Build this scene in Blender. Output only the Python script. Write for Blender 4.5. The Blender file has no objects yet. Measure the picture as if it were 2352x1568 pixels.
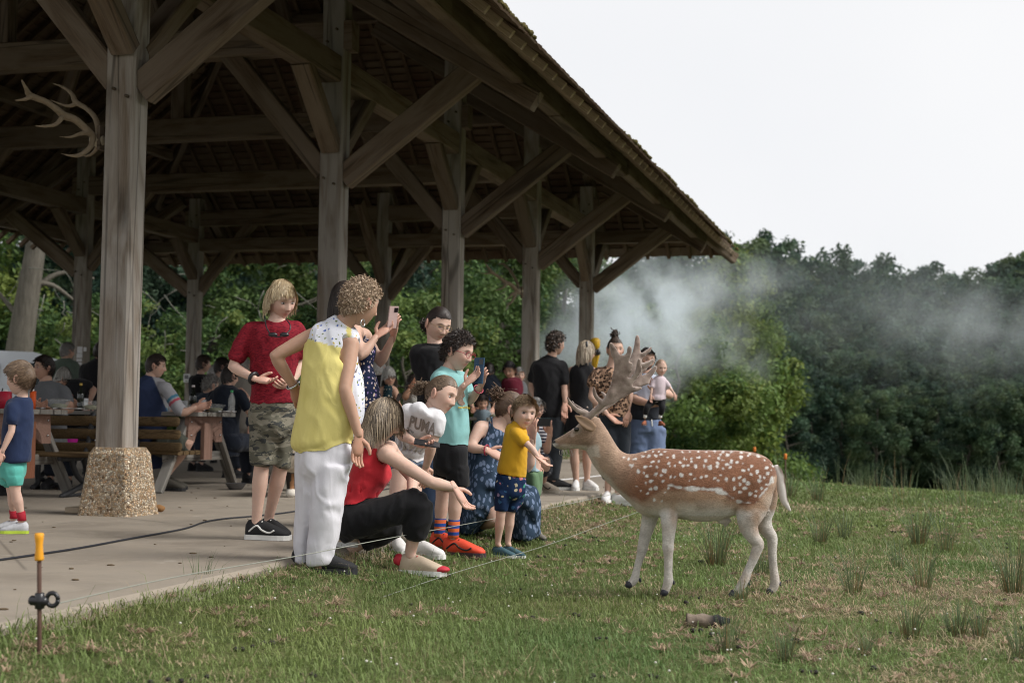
import bpy, bmesh, math, random
import numpy as np
from mathutils import Vector, Matrix
from mathutils.bvhtree import BVHTree
random.seed(7); RNG = np.random.default_rng(11)
SC = bpy.context.scene
COL = SC.collection
R_ = math.radians

# ---------------------------------------------------------------- camera
CAM_Z = 0.72
PITCH, ROLL = math.atan(318.7/5689), 0.014
CPOS = np.array([0, 0, CAM_Z])
FW = np.array([0, math.cos(PITCH), math.sin(PITCH)])
_r0 = np.array([1., 0, 0]); _u0 = np.array([0, -math.sin(PITCH), math.cos(PITCH)])
RT = math.cos(ROLL)*_r0 + math.sin(ROLL)*_u0
UP = -math.sin(ROLL)*_r0 + math.cos(ROLL)*_u0
cam_data = bpy.data.cameras.new('camera'); cam = bpy.data.objects.new('camera', cam_data); COL.objects.link(cam)
m = Matrix.Identity(4)
for i in range(3):
    m[i][0], m[i][1], m[i][2], m[i][3] = RT[i], UP[i], -FW[i], CPOS[i]
cam.matrix_world = m
cam_data.lens = 50; cam_data.sensor_width = 36; cam_data.clip_end = 900
cam_data.dof.use_dof = True; cam_data.dof.focus_distance = 7.6; cam_data.dof.aperture_fstop = 3.5
SC.camera = cam

# ---------------------------------------------------------------- sky, sun, exposure
SUN_EL, SUN_AZ = 44.0, 104.0          # azimuth clockwise from +Y
W = bpy.data.worlds.new('World'); SC.world = W; W.use_nodes = True
nt = W.node_tree; nt.nodes.clear()
out = nt.nodes.new('ShaderNodeOutputWorld'); bg = nt.nodes.new('ShaderNodeBackground')
sky = nt.nodes.new('ShaderNodeTexSky'); sky.sky_type = 'NISHITA'; sky.sun_disc = False
sky.sun_elevation = R_(SUN_EL); sky.sun_rotation = R_(SUN_AZ)
hs = nt.nodes.new('ShaderNodeHueSaturation'); hs.inputs['Saturation'].default_value = 0.25
tc = nt.nodes.new('ShaderNodeTexCoord')
cn = nt.nodes.new('ShaderNodeTexNoise'); cn.inputs['Scale'].default_value = 2.2; cn.inputs['Detail'].default_value = 5
cr = nt.nodes.new('ShaderNodeValToRGB')
cr.color_ramp.elements[0].position = .3; cr.color_ramp.elements[0].color = (6.8, 6.88, 7.1, 1)
cr.color_ramp.elements[1].position = .75; cr.color_ramp.elements[1].color = (7.5, 7.5, 7.55, 1)
mx = nt.nodes.new('ShaderNodeMix'); mx.data_type = 'RGBA'; mx.inputs['Factor'].default_value = .93
nt.links.new(tc.outputs['Generated'], cn.inputs['Vector']); nt.links.new(cn.outputs['Fac'], cr.inputs['Fac'])
nt.links.new(sky.outputs['Color'], hs.inputs['Color'])
nt.links.new(hs.outputs['Color'], mx.inputs['A']); nt.links.new(cr.outputs['Color'], mx.inputs['B'])
nt.links.new(mx.outputs['Result'], bg.inputs['Color']); bg.inputs['Strength'].default_value = 0.1
nt.links.new(bg.outputs['Background'], out.inputs['Surface'])
sl = bpy.data.lights.new('sun', 'SUN'); sl.energy = 3.0; sl.angle = R_(28); sl.color = (1, .96, .9)
so = bpy.data.objects.new('sun', sl); COL.objects.link(so)
sd = Vector((math.sin(R_(SUN_AZ))*math.cos(R_(SUN_EL)), math.cos(R_(SUN_AZ))*math.cos(R_(SUN_EL)), math.sin(R_(SUN_EL))))
so.rotation_euler = (-sd).to_track_quat('-Z', 'Y').to_euler(); so.location = (20, 10, 30)
vs = SC.view_settings; vs.view_transform = 'Standard'; vs.look = 'None'; vs.exposure = 0.42; vs.gamma = 1; vs.use_curve_mapping = False
SC.cycles.max_bounces = 6; SC.cycles.diffuse_bounces = 3; SC.cycles.glossy_bounces = 2; SC.cycles.transmission_bounces = 4
SC.cycles.transparent_max_bounces = 6; SC.cycles.volume_bounces = 3; SC.cycles.volume_step_rate = 2; SC.cycles.volume_max_steps = 128
SC.cycles.use_adaptive_sampling = True; SC.cycles.adaptive_threshold = .02
SC.cycles.use_denoising = True; SC.cycles.pixel_filter_type = 'BLACKMAN_HARRIS'; SC.cycles.filter_width = 1.1

# ---------------------------------------------------------------- geometry helpers
FPX, CX, CY = 3267.0, 1176.0, 784.0      # the photograph measured 2352 px wide
def at(x, y, d):
    return CPOS + d*(FW + (x-CX)/FPX*RT + (CY-y)/FPX*UP)
def proj(P):
    v = np.asarray(P) - CPOS; dd = v@FW
    return CX + FPX*(v@RT)/dd, CY - FPX*(v@UP)/dd
ZT = {'V': (0, 0, 1), 'Z1': (0, 0, .3662), 'Z2': (689.0, 0, .3662), 'Z3': (0, 516.8, .29296), 'Z4': (0, 803.9, .32953), 'Z5': (287.1, 775.2, .31122),
      'Z6': (516.8, 602.9, .4944), 'Z7': (803.9, 660.3, .43958), 'Z8': (976.1, 861.3, .29296), 'Z9': (1033.6, 717.8, .31122),
      'Z10': (1234.5, 746.5, .42109), 'Za': (1263.2, 746.5, .21972), 'Zb': (602.9, 620.1, .21972), 'Zc': (918.7, 677.6, .14648),
      'Zd': (0, 775.2, .14648), 'Ze': (631.6, 947.4, .14648), 'Zf': (832.6, 746.5, .16479), 'Zg': (1062.3, 602.9, .10986),
      'Zh': (401.9, 792.4, .14648), 'Z12': (0, 1177.1, .34178), 'Z13': (1492.9, 1033.6, .36527)}
def zp(z, x, y, d):
    a = ZT[z]; return at(a[0]+x*a[2], a[1]+y*a[2], d)
def zinv(z, P):
    x, y = proj(P); a = ZT[z]; return (x-a[0])/a[2], (y-a[1])/a[2]
def gnd(x, y, z=0.0):
    ray = FW + (x-CX)/FPX*RT + (CY-y)/FPX*UP
    return CPOS + (z-CAM_Z)/ray[2]*ray
def nrm(v):
    v = np.asarray(v, float); return v/(np.linalg.norm(v)+1e-12)
# building axes: U along the post row (away), OUT across it (towards the meadow)
BA = R_(15.6)
U = np.array([math.sin(BA), math.cos(BA), 0.]); OUT = np.array([math.cos(BA), -math.sin(BA), 0.]); ZV = np.array([0, 0, 1.])
A1 = np.array([-2.862, 10.46, 0.])
def bp(t, s, h=0.0): return A1 + t*OUT + s*U + h*ZV
def ts(x, y): return (x-A1[0])*OUT[0]+(y-A1[1])*OUT[1], (x-A1[0])*U[0]+(y-A1[1])*U[1]
SLAB_T, SLAB_S0, SLAB_S1 = 2.55, -10.0, 17.6
def sm(x): x = np.clip(x, 0, 1); return x*x*(3-2*x)
def gz(x, y):
    x = np.asarray(x, float); y = np.asarray(y, float)
    t, s = ts(x, y)
    z = -.045-.095*sm((t-2.55)/.9) + .012*np.sin(x*1.7+y*.6)+.010*np.sin(y*1.3-x*.8+1)
    q = x/np.maximum(y, 1.)
    c = 20.5-22*(np.clip(q, .1, .45)-.2)
    w = sm((q-.06)/.12)
    z = z - w*np.minimum(.022*np.maximum(y-c, 0)**1.5, 2.6)
    return z
def ground(x, y):
    t, s = ts(x, y)
    return 0.0 if (-10.6 < t < SLAB_T and s < SLAB_S1) else float(gz(x, y))

def vnoise(P, scale=1., seed=0):
    P = np.asarray(P, float)*scale + seed*17.31
    i = np.floor(P).astype(np.int64); f = P-i; f = f*f*(3-2*f)
    def h(a, b, c):
        n = (a*73856093) ^ (b*19349663) ^ (c*83492791)
        n = (n ^ (n >> 13))*1274126177 & 0x7fffffff
        return (n % 100003)/100003.0
    r = 0
    for dx in (0, 1):
        for dy in (0, 1):
            for dz in (0, 1):
                w = (f[:, 0] if dx else 1-f[:, 0])*(f[:, 1] if dy else 1-f[:, 1])*(f[:, 2] if dz else 1-f[:, 2])
                r = r + w*h(i[:, 0]+dx, i[:, 1]+dy, i[:, 2]+dz)
    return r

def mk_mesh(name, V, F, smooth=True, col=None, mats=None, fm=None):
    """V (n,3); F array (m,k) or list of such arrays / tuples"""
    V = np.ascontiguousarray(V, dtype=np.float32)
    me = bpy.data.meshes.new(name)
    if isinstance(F, np.ndarray): F = [F]
    elif len(F) and not isinstance(F[0], np.ndarray):
        by = {}
        for f in F: by.setdefault(len(f), []).append(f)
        F = [np.array(v, dtype=np.int32) for v in by.values()]
    loops = np.concatenate([f.ravel() for f in F]).astype(np.int32)
    tot = np.concatenate([np.full(len(f), f.shape[1], np.int32) for f in F])
    st = np.concatenate([[0], np.cumsum(tot)[:-1]]).astype(np.int32)
    me.vertices.add(len(V)); me.vertices.foreach_set('co', V.ravel())
    me.loops.add(len(loops)); me.loops.foreach_set('vertex_index', loops)
    me.polygons.add(len(tot)); me.polygons.foreach_set('loop_start', st); me.polygons.foreach_set('loop_total', tot)
    me.polygons.foreach_set('use_smooth', np.full(len(tot), bool(smooth)))
    if fm is not None: me.polygons.foreach_set('material_index', np.asarray(fm, np.int32))
    if col is not None:
        c = np.ones((len(V), 4), np.float32); c[:, :3] = col
        a = me.color_attributes.new('Col', 'FLOAT_COLOR', 'POINT'); a.data.foreach_set('color', c.ravel())
    for mm in (mats or []): me.materials.append(mm)
    me.update(); me.validate()
    return me
def merge(parts):
    V = []; by = {}; n = 0
    for v, f in parts:
        v = np.asarray(v, float)
        V.append(v)
        fl = [f] if isinstance(f, np.ndarray) else ([np.array(g, dtype=np.int64)[None] for g in f] if not (len(f) and isinstance(f[0], np.ndarray)) else f)
        for g in fl: by.setdefault(g.shape[1], []).append(g+n)
        n += len(v)
    return np.concatenate(V), [np.concatenate(g) for g in by.values()]

WL = {}
def empty(name, loc, label=None, cat=None, group=None):
    o = bpy.data.objects.new(name, None); COL.objects.link(o); o.empty_display_size = .1
    loc = np.asarray(loc, float); o.location = loc; WL[o] = loc
    if label: o['label'] = label
    if cat: o['category'] = cat
    if group: o['group'] = group
    return o
def ob(name, V, F, mat, parent=None, smooth=True, col=None, label=None, cat=None, group=None, kind=None, fm=None):
    base = WL[parent] if parent is not None else np.zeros(3)
    mats = mat if isinstance(mat, (list, tuple)) else [mat]
    V = np.asarray(V, float)
    loc = base
    if parent is None:
        loc = np.array([(V[:, 0].min()+V[:, 0].max())/2, (V[:, 1].min()+V[:, 1].max())/2, V[:, 2].min()])
    me = mk_mesh(name, V-loc, F, smooth, col, mats, fm)
    o = bpy.data.objects.new(name, me); COL.objects.link(o)
    if parent is not None: o.parent = parent
    else: o.location = loc
    WL[o] = loc
    for k, v in (('label', label), ('category', cat), ('group', group), ('kind', kind)):
        if v: o[k] = v
    return o
def omesh(name, me, M, parent=None, **kw):
    """object from a shared mesh at matrix M (world)"""
    o = bpy.data.objects.new(name, me); COL.objects.link(o)
    if parent is not None:
        o.parent = parent; o.matrix_local = Matrix.Translation(Vector(-WL[parent])) @ M
        WL[o] = WL[parent]
    else: o.matrix_local = M
    for k, v in kw.items(): o[k] = v
    return o
BOXF = np.array([(0, 3, 2, 1), (4, 5, 6, 7), (0, 1, 5, 4), (1, 2, 6, 5), (2, 3, 7, 6), (3, 0, 4, 7)])
def box(c, hx, hy, hz, ax=None, ay=None, az=None):
    ax = np.array([1., 0, 0]) if ax is None else ax; ay = np.array([0, 1., 0]) if ay is None else ay; az = ZV if az is None else az
    c = np.asarray(c, float)
    P = [c + sx*hx*ax + sy*hy*ay + sz*hz*az for sz in (-1, 1) for sx, sy in ((-1, -1), (1, -1), (1, 1), (-1, 1))]
    return np.array(P), BOXF
def bevbox(L, w, h, b):
    """box along x from 0..L, chamfered long edges"""
    pr = [(-w/2+b, -h/2), (w/2-b, -h/2), (w/2, -h/2+b), (w/2, h/2-b), (w/2-b, h/2), (-w/2+b, h/2), (-w/2, h/2-b), (-w/2, -h/2+b)]
    V = [(x, p[0], p[1]) for x in (0, L) for p in pr]
    F = [tuple(range(7, -1, -1)), tuple(range(8, 16))] + [(i, (i+1) % 8, 8+(i+1) % 8, 8+i) for i in range(8)]
    return np.array(V, float), F
def frame(dirv, up=ZV):
    x = nrm(dirv); up = np.asarray(up, float)
    if abs(x@nrm(up)) > .98: up = U
    z = nrm(up - (up@x)*x); y = np.cross(z, x)
    return x, y, z
def mat4(x, y, z, p):
    M = Matrix.Identity(4)
    for i in range(3): M[i][0], M[i][1], M[i][2], M[i][3] = float(x[i]), float(y[i]), float(z[i]), float(p[i])
    return M
def beam(parent, name, p0, p1, w, h, mat, up=ZV, b=.012, label=None):
    p0 = np.asarray(p0, float); p1 = np.asarray(p1, float); L = np.linalg.norm(p1-p0)
    x, y, z = frame(p1-p0, up)
    V, F = bevbox(L, w, h, b)
    me = mk_mesh(name, V, F, False, mats=[mat])
    o = omesh(name, me, mat4(x, y, z, p0), parent)
    if label: o['label'] = label
    return o

def tube(P, r, n=12, cap=True, ref=None, flat=None, capr=None):
    """closed tube through points P with radii r (scalar / list); flat: factor on second axis"""
    P = np.asarray(P, float); k = len(P)
    r = np.full(k, r, float) if np.isscalar(r) else np.asarray(r, float)
    if cap:
        d0 = nrm(P[0]-P[1]); d1 = nrm(P[-1]-P[-2]); c = .6 if capr is None else capr
        P = np.vstack([P[0]+d0*r[0]*c, P[0]+d0*r[0]*c*.75, P, P[-1]+d1*r[-1]*c*.75, P[-1]+d1*r[-1]*c])
        r = np.concatenate([[r[0]*.05, r[0]*.66], r, [r[-1]*.66, r[-1]*.05]]); k += 4
    T = np.gradient(P, axis=0); T /= np.linalg.norm(T, axis=1)[:, None]+1e-12
    a = np.asarray(ref if ref is not None else ((0, 0, 1) if abs(T[0][2]) < .9 else (1, 0, 0)), float)
    an = np.arange(n)*2*math.pi/n; V = []
    for i in range(k):
        a = a-(a@T[i])*T[i]
        if np.linalg.norm(a) < 1e-6: a = np.cross(T[i], (0.3, .7, .2))
        a = nrm(a); b = np.cross(T[i], a); fl = 1 if flat is None else (flat if np.isscalar(flat) else flat[min(max(i-2, 0), len(flat)-1)])
        V.append(P[i] + r[i]*(np.cos(an)[:, None]*a + fl*np.sin(an)[:, None]*b))
    V = np.concatenate(V)
    i = np.arange(k-1)[:, None]*n; j = np.arange(n)[None]; j2 = (j+1) % n
    F = np.stack([i+j, i+j2, i+n+j2, i+n+j], -1).reshape(-1, 4)
    fs = [F]
    fs.append(np.arange(n)[::-1][None].copy()); fs.append((np.arange(n)+(k-1)*n)[None])
    return V, fs
def loft(rings, n=28, close=True):
    """rings: (c, a-vector, b-vector)"""
    an = np.arange(n)*2*math.pi/n; V = []
    for c, a, b in rings: V.append(np.asarray(c)+np.cos(an)[:, None]*a+np.sin(an)[:, None]*b)
    k = len(V); V = np.concatenate(V)
    i = np.arange(k-1)[:, None]*n; j = np.arange(n)[None]; j2 = (j+1) % n
    fs = [np.stack([i+j, i+j2, i+n+j2, i+n+j], -1).reshape(-1, 4)]
    if close: fs += [np.arange(n)[::-1][None].copy(), (np.arange(n)+(k-1)*n)[None]]
    return V, fs
def densify(P, m):
    P = np.asarray(P, float); k = len(P); t = np.linspace(0, k-1, m); o = np.empty((m, P.shape[1]))
    for q, tt in enumerate(t):
        i = min(int(tt), k-2); f = tt-i
        p0, p1, p2, p3 = P[max(i-1, 0)], P[i], P[i+1], P[min(i+2, k-1)]
        o[q] = .5*((2*p1)+(-p0+p2)*f+(2*p0-5*p1+4*p2-p3)*f*f+(-p0+3*p1-3*p2+p3)*f**3)
    return o
def lathe(pr, n=16, c=(0, 0, 0)):
    c = np.asarray(c, float)
    return loft([(c+z*ZV, np.array([max(r, 1e-4), 0, 0]), np.array([0, max(r, 1e-4), 0])) for r, z in pr], n)
def sphere(c, rx, ry=None, rz=None, n=12, ax=None):
    ry = rx if ry is None else ry; rz = rx if rz is None else rz
    X, Y, Z = ax if ax is not None else (np.array([1., 0, 0]), np.array([0, 1., 0]), ZV)
    k = max(6, n//2+2); rings = []
    for i in range(k):
        p = -math.pi/2+math.pi*(i+.02)/(k-1+.04); rings.append((np.asarray(c)+math.sin(p)*rz*Z, max(math.cos(p), .01)*rx*X, max(math.cos(p), .01)*ry*Y))
    return loft(rings, n)
def smooth_mesh(V, Q, it, lam=.5):
    e = np.concatenate([np.stack([Q[:, i], Q[:, (i+1) % Q.shape[1]]], 1) for i in range(Q.shape[1])])
    n = len(V); cnt = np.bincount(e[:, 0], minlength=n)+np.bincount(e[:, 1], minlength=n)
    for _ in range(it):
        s = np.zeros_like(V)
        for k in range(3):
            s[:, k] = np.bincount(e[:, 0], V[e[:, 1], k], n)+np.bincount(e[:, 1], V[e[:, 0], k], n)
        V = V+lam*(s/np.maximum(cnt, 1)[:, None]-V)
    return V
def vnormals(V, Q):
    a, b, c, d = (V[Q[:, i]] for i in range(4)); fn = np.cross(c-a, d-b); N = np.zeros_like(V)
    for i in range(4):
        for k in range(3): N[:, k] += np.bincount(Q[:, i], fn[:, k], len(V))
    return N/(np.linalg.norm(N, axis=1)[:, None]+1e-12)
def fuse(prims, vox, it=4):
    """one continuous skin over overlapping closed pieces"""
    V, F = merge(prims)
    me = mk_mesh('tmp', V, F, True); o = bpy.data.objects.new('tmp', me); COL.objects.link(o)
    md = o.modifiers.new('r', 'REMESH'); md.mode = 'VOXEL'; md.voxel_size = vox; md.adaptivity = 0
    dg = bpy.context.evaluated_depsgraph_get(); m2 = bpy.data.meshes.new_from_object(o.evaluated_get(dg))
    n = len(m2.vertices); v = np.empty(n*3, np.float32); m2.vertices.foreach_get('co', v); v = v.reshape(-1, 3).astype(float)
    q = np.empty(len(m2.loops), np.int32); m2.loops.foreach_get('vertex_index', q); q = q.reshape(-1, 4)
    bpy.data.objects.remove(o); bpy.data.meshes.remove(me); bpy.data.meshes.remove(m2)
    return smooth_mesh(v, q, it), q

# ---------------------------------------------------------------- materials
class NT:
    def __init__(s, name):
        s.m = bpy.data.materials.new(name); s.m.use_nodes = True; s.t = s.m.node_tree; s.t.nodes.clear()
        s.o = s.n('OutputMaterial')
    def n(s, typ, **kw):
        nd = s.t.nodes.new('ShaderNode'+typ)
        for k, v in kw.items():
            if hasattr(nd, k) and k not in ('Scale',): setattr(nd, k, v)
            else: nd.inputs[k].default_value = v
        return nd
    def l(s, a, b): s.t.links.new(a, b)
    def val(s, x):
        return x
    def mix(s, f, a, b, blend='MIX'):
        nd = s.n('Mix'); nd.data_type = 'RGBA'; nd.blend_type = blend
        for sock, v in ((nd.inputs['Factor'], f), (nd.inputs[6], a), (nd.inputs[7], b)):
            if hasattr(v, 'links') or isinstance(v, bpy.types.NodeSocket): s.l(v, sock)
            elif isinstance(v, (int, float)): sock.default_value = v
            else: sock.default_value = (*v, 1) if len(v) == 3 else v
        return nd.outputs[2]
    def ramp(s, fac, els, const=False):
        nd = s.n('ValToRGB'); r = nd.color_ramp
        if const: r.interpolation = 'CONSTANT'
        while len(r.elements) < len(els): r.elements.new(.5)
        for e, (p, c) in zip(r.elements, els):
            e.position = p; e.color = (c, c, c, 1) if isinstance(c, (int, float)) else (*c, 1)
        s.l(fac, nd.inputs[0]); return nd.outputs[0]
    def coord(s, kind='Object', scale=(1, 1, 1), rnd=False):
        tc = s.n('TexCoord'); mp = s.n('Mapping'); s.l(tc.outputs[kind], mp.inputs[0]); mp.inputs['Scale'].default_value = scale
        if rnd:
            oi = s.n('ObjectInfo'); mu = s.n('Math', operation='MULTIPLY'); s.l(oi.outputs['Random'], mu.inputs[0]); mu.inputs[1].default_value = 37.
            s.l(mu.outputs[0], mp.inputs['Location'])
        return mp.outputs[0]
    def noise(s, vec, scale, detail=4, rough=.55, dist=0):
        nd = s.n('TexNoise'); nd.inputs['Scale'].default_value = scale; nd.inputs['Detail'].default_value = detail
        nd.inputs['Roughness'].default_value = rough; nd.inputs['Distortion'].default_value = dist
        s.l(vec, nd.inputs['Vector']); return nd.outputs['Fac']
    def vor(s, vec, scale, feature='F1', out='Distance', rnd=1.):
        nd = s.n('TexVoronoi'); nd.feature = feature; nd.inputs['Scale'].default_value = scale
        if 'Randomness' in nd.inputs: nd.inputs['Randomness'].default_value = rnd
        s.l(vec, nd.inputs['Vector']); return nd.outputs[out]
    def math(s, op, a, b=None):
        nd = s.n('Math', operation=op)
        for i, v in enumerate((a, b)):
            if v is None: continue
            if isinstance(v, bpy.types.NodeSocket): s.l(v, nd.inputs[i])
            else: nd.inputs[i].default_value = v
        return nd.outputs[0]
    def attr(s, name='Col'):
        nd = s.n('Attribute'); nd.attribute_name = name; return nd.outputs['Color']
    def done(s, color, rough=.7, bump=None, bstr=.3, bdist=.01, spec=.3, metal=0, trans=None, sss=0, sheen=0):
        p = s.n('BsdfPrincipled')
        if isinstance(color, bpy.types.NodeSocket): s.l(color, p.inputs['Base Color'])
        else: p.inputs['Base Color'].default_value = (*color, 1)
        if isinstance(rough, bpy.types.NodeSocket): s.l(rough, p.inputs['Roughness'])
        else: p.inputs['Roughness'].default_value = rough
        p.inputs['Specular IOR Level'].default_value = spec; p.inputs['Metallic'].default_value = metal
        if sss:
            p.inputs['Subsurface Weight'].default_value = sss; p.inputs['Subsurface Radius'].default_value = (.012, .005, .003); p.inputs['Subsurface Scale'].default_value = 1
        if sheen: p.inputs['Sheen Weight'].default_value = sheen
        if bump is not None:
            b = s.n('Bump'); b.inputs['Strength'].default_value = bstr; b.inputs['Distance'].default_value = bdist
            s.l(bump, b.inputs['Height']); s.l(b.outputs[0], p.inputs['Normal'])
        sh = p.outputs[0]
        if trans:
            t = s.n('BsdfTranslucent')
            if isinstance(color, bpy.types.NodeSocket): s.l(color, t.inputs[0])
            else: t.inputs[0].default_value = (*color, 1)
            ms = s.n('MixShader'); ms.inputs[0].default_value = trans; s.l(sh, ms.inputs[1]); s.l(t.outputs[0], ms.inputs[2]); sh = ms.outputs[0]
        s.l(sh, s.o.inputs['Surface']); return s.m
MC = {}
def plain(name, c, rough=.6, var=.25, sc=40, bs=.2, metal=0, spec=.3, bd=.004):
    if name in MC: return MC[name]
    k = NT(name); v = k.coord('Object'); f = k.noise(v, sc, 4)
    c2 = tuple(x*(1-var) for x in c); c1 = tuple(min(x*(1+var*.6), 1) for x in c)
    MC[name] = k.done(k.mix(f, c2, c1), rough, f, bs, bd, spec, metal); return MC[name]
def folds(k):
    v = k.coord('Object', (1.5, 1.5, .8)); a = k.noise(v, 5, 1, .5, 1.4); r = k.math('SUBTRACT', 1., k.math('ABSOLUTE', k.math('SUBTRACT', k.math('MULTIPLY', a, 4.), 2.))); b = k.noise(v, 22, 3, .6, 1.0); return k.math('ADD', k.math('MULTIPLY', r, .4), k.math('MULTIPLY', b, .22))
def cloth(name, c, var=.2, weave=700, fold=True):
    if name in MC: return MC[name]
    k = NT(name); v = k.coord('Object'); f = folds(k); g = k.noise(v, weave, 1)
    col = k.mix(f, tuple(x*(1-var) for x in c), tuple(min(1, x*(1+var*.5)) for x in c))
    h = k.math('ADD', k.math('MULTIPLY', f, 1.), k.math('MULTIPLY', g, .04))
    MC[name] = k.done(col, .85, h, .3, .02, .15, sheen=.1); return MC[name]
def vcol(name, rough=.6, sss=0, var=.12, sc=60, trans=None, spec=.3, bs=.15, bd=.004):
    if name in MC: return MC[name]
    k = NT(name); v = k.coord('Object'); f = k.noise(v, sc, 3)
    col = k.mix(1., k.attr(), k.mix(f, (1-var,)*3, (1+var*.5,)*3), 'MULTIPLY')
    MC[name] = k.done(col, rough, f, bs, bd, spec, sss=sss, trans=trans); return MC[name]
def glassy(name, c=(.9, .95, .95), op=.25, rough=.08):
    if name in MC: return MC[name]
    k = NT(name); p = k.n('BsdfPrincipled'); p.inputs['Base Color'].default_value = (*c, 1); p.inputs['Roughness'].default_value = rough
    t = k.n('BsdfTransparent'); ms = k.n('MixShader'); ms.inputs[0].default_value = op
    t.inputs[0].default_value = (*c, 1)
    k.l(t.outputs[0], ms.inputs[1]); k.l(p.outputs[0], ms.inputs[2]); k.l(ms.outputs[0], k.o.inputs['Surface']); MC[name] = k.m; return k.m
def wood(name, dark, light, grey=None, sc=1., crack=.5):
    if name in MC: return MC[name]
    k = NT(name); v = k.coord('Object', (1.0*sc, 26*sc, 26*sc), True); v2 = k.coord('Object', (.7*sc, 4*sc, 4*sc), True)
    g = k.noise(v, 3.5, 6, .65, .4); b = k.noise(v2, 1.3, 3, .5, 1.5); fine = k.noise(v, 14, 3, .6)
    v4 = k.coord('Object', (1.6*sc, 95*sc, 95*sc), True); hair_ = k.noise(v4, 3, 3, .7); f = k.math('ADD', k.math('MULTIPLY', g, .45), k.math('ADD', k.math('MULTIPLY', fine, .2), k.math('MULTIPLY', hair_, .35)))
    col = k.mix(k.ramp(f, [(.36, 0.), (.64, 1.)]), dark, light)
    if grey is not None: col = k.mix(k.ramp(b, [(.30, 0.), (.56, .9)]), col, k.mix(f, tuple(x*.62 for x in grey), grey))
    v3 = k.coord('Object', (.22*sc, 5*sc, 5*sc), True)
    ck = k.ramp(k.vor(v3, 1.4, 'DISTANCE_TO_EDGE'), [(.0, 0.), (.02, .15), (.045, 1.)])
    ck2 = k.mix(k.ramp(k.noise(v2, .8, 2), [(.45, 0.), (.55, 1.)]), (1, 1, 1), ck)
    col = k.mix(crack, col, k.mix(1., col, ck2, 'MULTIPLY'))
    oi = k.n('ObjectInfo'); tint = k.ramp(oi.outputs['Random'], [(0, .78), (1, 1.12)])
    col = k.mix(1., col, tint, 'MULTIPLY')
    MC[name] = k.done(col, .85, k.math('ADD', f, k.math('MULTIPLY', ck2, .6)), .5, .012, .15); return MC[name]
# ================================================================ GROUND
def axis(lo, a, b, hi, fine, coarse):
    l = [a-coarse*((1.25**i-1)/.25) for i in range(60)]; l = [x for x in l if x > lo][::-1]+[lo] if False else sorted([x for x in l if x > lo]+[lo])
    r = sorted([b+coarse*((1.25**i-1)/.25) for i in range(60) if b+coarse*((1.25**i-1)/.25) < hi]+[hi])
    return np.unique(np.concatenate([l, np.arange(a, b, fine), r]))
gx = axis(-320, -6, 16, 320, .3, .8); gy = axis(-60, 1, 34, 420, .3, .8)
XX, YY = np.meshgrid(gx, gy)
Zg = gz(XX, YY); tt, ss = ts(XX, YY)
Zg = np.where((tt < SLAB_T-.05) & (tt > -10.2) & (ss < SLAB_S1-.1), np.minimum(Zg, -.12), Zg)
V = np.stack([XX.ravel(), YY.ravel(), Zg.ravel()], 1); nx, ny = len(gx), len(gy)
i = (np.arange(ny-1)[:, None]*nx+np.arange(nx-1)[None]).ravel()
k = NT('meadow_soil'); v = k.coord('Object')
n1 = k.noise(v, .9, 5, .6); n2 = k.noise(v, 7, 4, .6); n3 = k.noise(v, 60, 3)
c = k.mix(k.ramp(n2, [(.35, 0.), (.65, 1.)]), (.06, .085, .026), (.13, .14, .055)); c = k.mix(k.ramp(n1, [(.5, 0.), (.7, .6)]), c, (.21, .17, .095))
c = k.mix(k.ramp(n3, [(.3, .5), (.7, 0.)]), c, (.04, .04, .02))
M_SOIL = k.done(c, .95, k.math('ADD', n2, n3), .5, .03, .1)
ob('ground', V, np.stack([i, i+1, i+nx+1, i+nx], 1), M_SOIL, kind='structure', label='grassy meadow ground sloping gently away from the pavilion floor')

# concrete floor
k = NT('concrete'); v = k.coord('Object'); n1 = k.noise(v, .45, 5, .6, .8); n2 = k.noise(v, 5, 5, .65); n3 = k.noise(v, 150, 3, .7)
c = k.mix(k.ramp(n1, [(.3, 0.), (.7, 1.)]), (.235, .20, .16), (.335, .29, .235)); c = k.mix(k.ramp(n2, [(.3, .45), (.62, 0.)]), c, (.21, .185, .16))
sp = k.vor(v, 5.5, 'F1'); c = k.mix(k.ramp(sp, [(.0, .7), (.035, 0.)]), c, (.1, .09, .075))
c = k.mix(k.ramp(n3, [(.3, .35), (.6, 0.)]), c, (.2, .18, .155))
sx = k.n('SeparateXYZ'); k.l(k.noise(v, .35, 2) and v, sx.inputs[0]); cv = k.ramp(k.vor(v, .28, 'DISTANCE_TO_EDGE'), [(0, .55), (.004, 0.)]); nzc = k.ramp(k.noise(v, .8, 2), [(.5, 0.), (.56, 1.)]); c = k.mix(k.math('MULTIPLY', cv, nzc), c, (.06, .05, .04))
st2 = k.ramp(k.noise(v, 1.1, 6, .7, 1.5), [(.52, 0.), (.68, .5)]); c = k.mix(st2, c, (.15, .125, .1)); st3 = k.ramp(k.noise(v, 2.3, 4, .7, .5), [(.62, 0.), (.75, .45)]); c = k.mix(st3, c, (.45, .41, .36))
M_CONC = k.done(c, .85, k.math('ADD', n3, k.math('MULTIPLY', n2, .5)), .25, .006, .25)
sv = np.arange(SLAB_S0, SLAB_S1+.01, .15); P = []
for s in sv:
    j = .008*math.sin(s*1.1)+.004*math.sin(s*7.7+1)+RNG.normal(0, .004)
    P.append([bp(-10.4, s, -.26), bp(-10.4, s, 0), bp(SLAB_T-.02+j, s, 0), bp(SLAB_T+j, s, -.02), bp(SLAB_T+.02+j*1.6, s, -.26)])
P = np.array(P); n = len(sv); Vs = P.reshape(-1, 3); Fs = []
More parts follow.
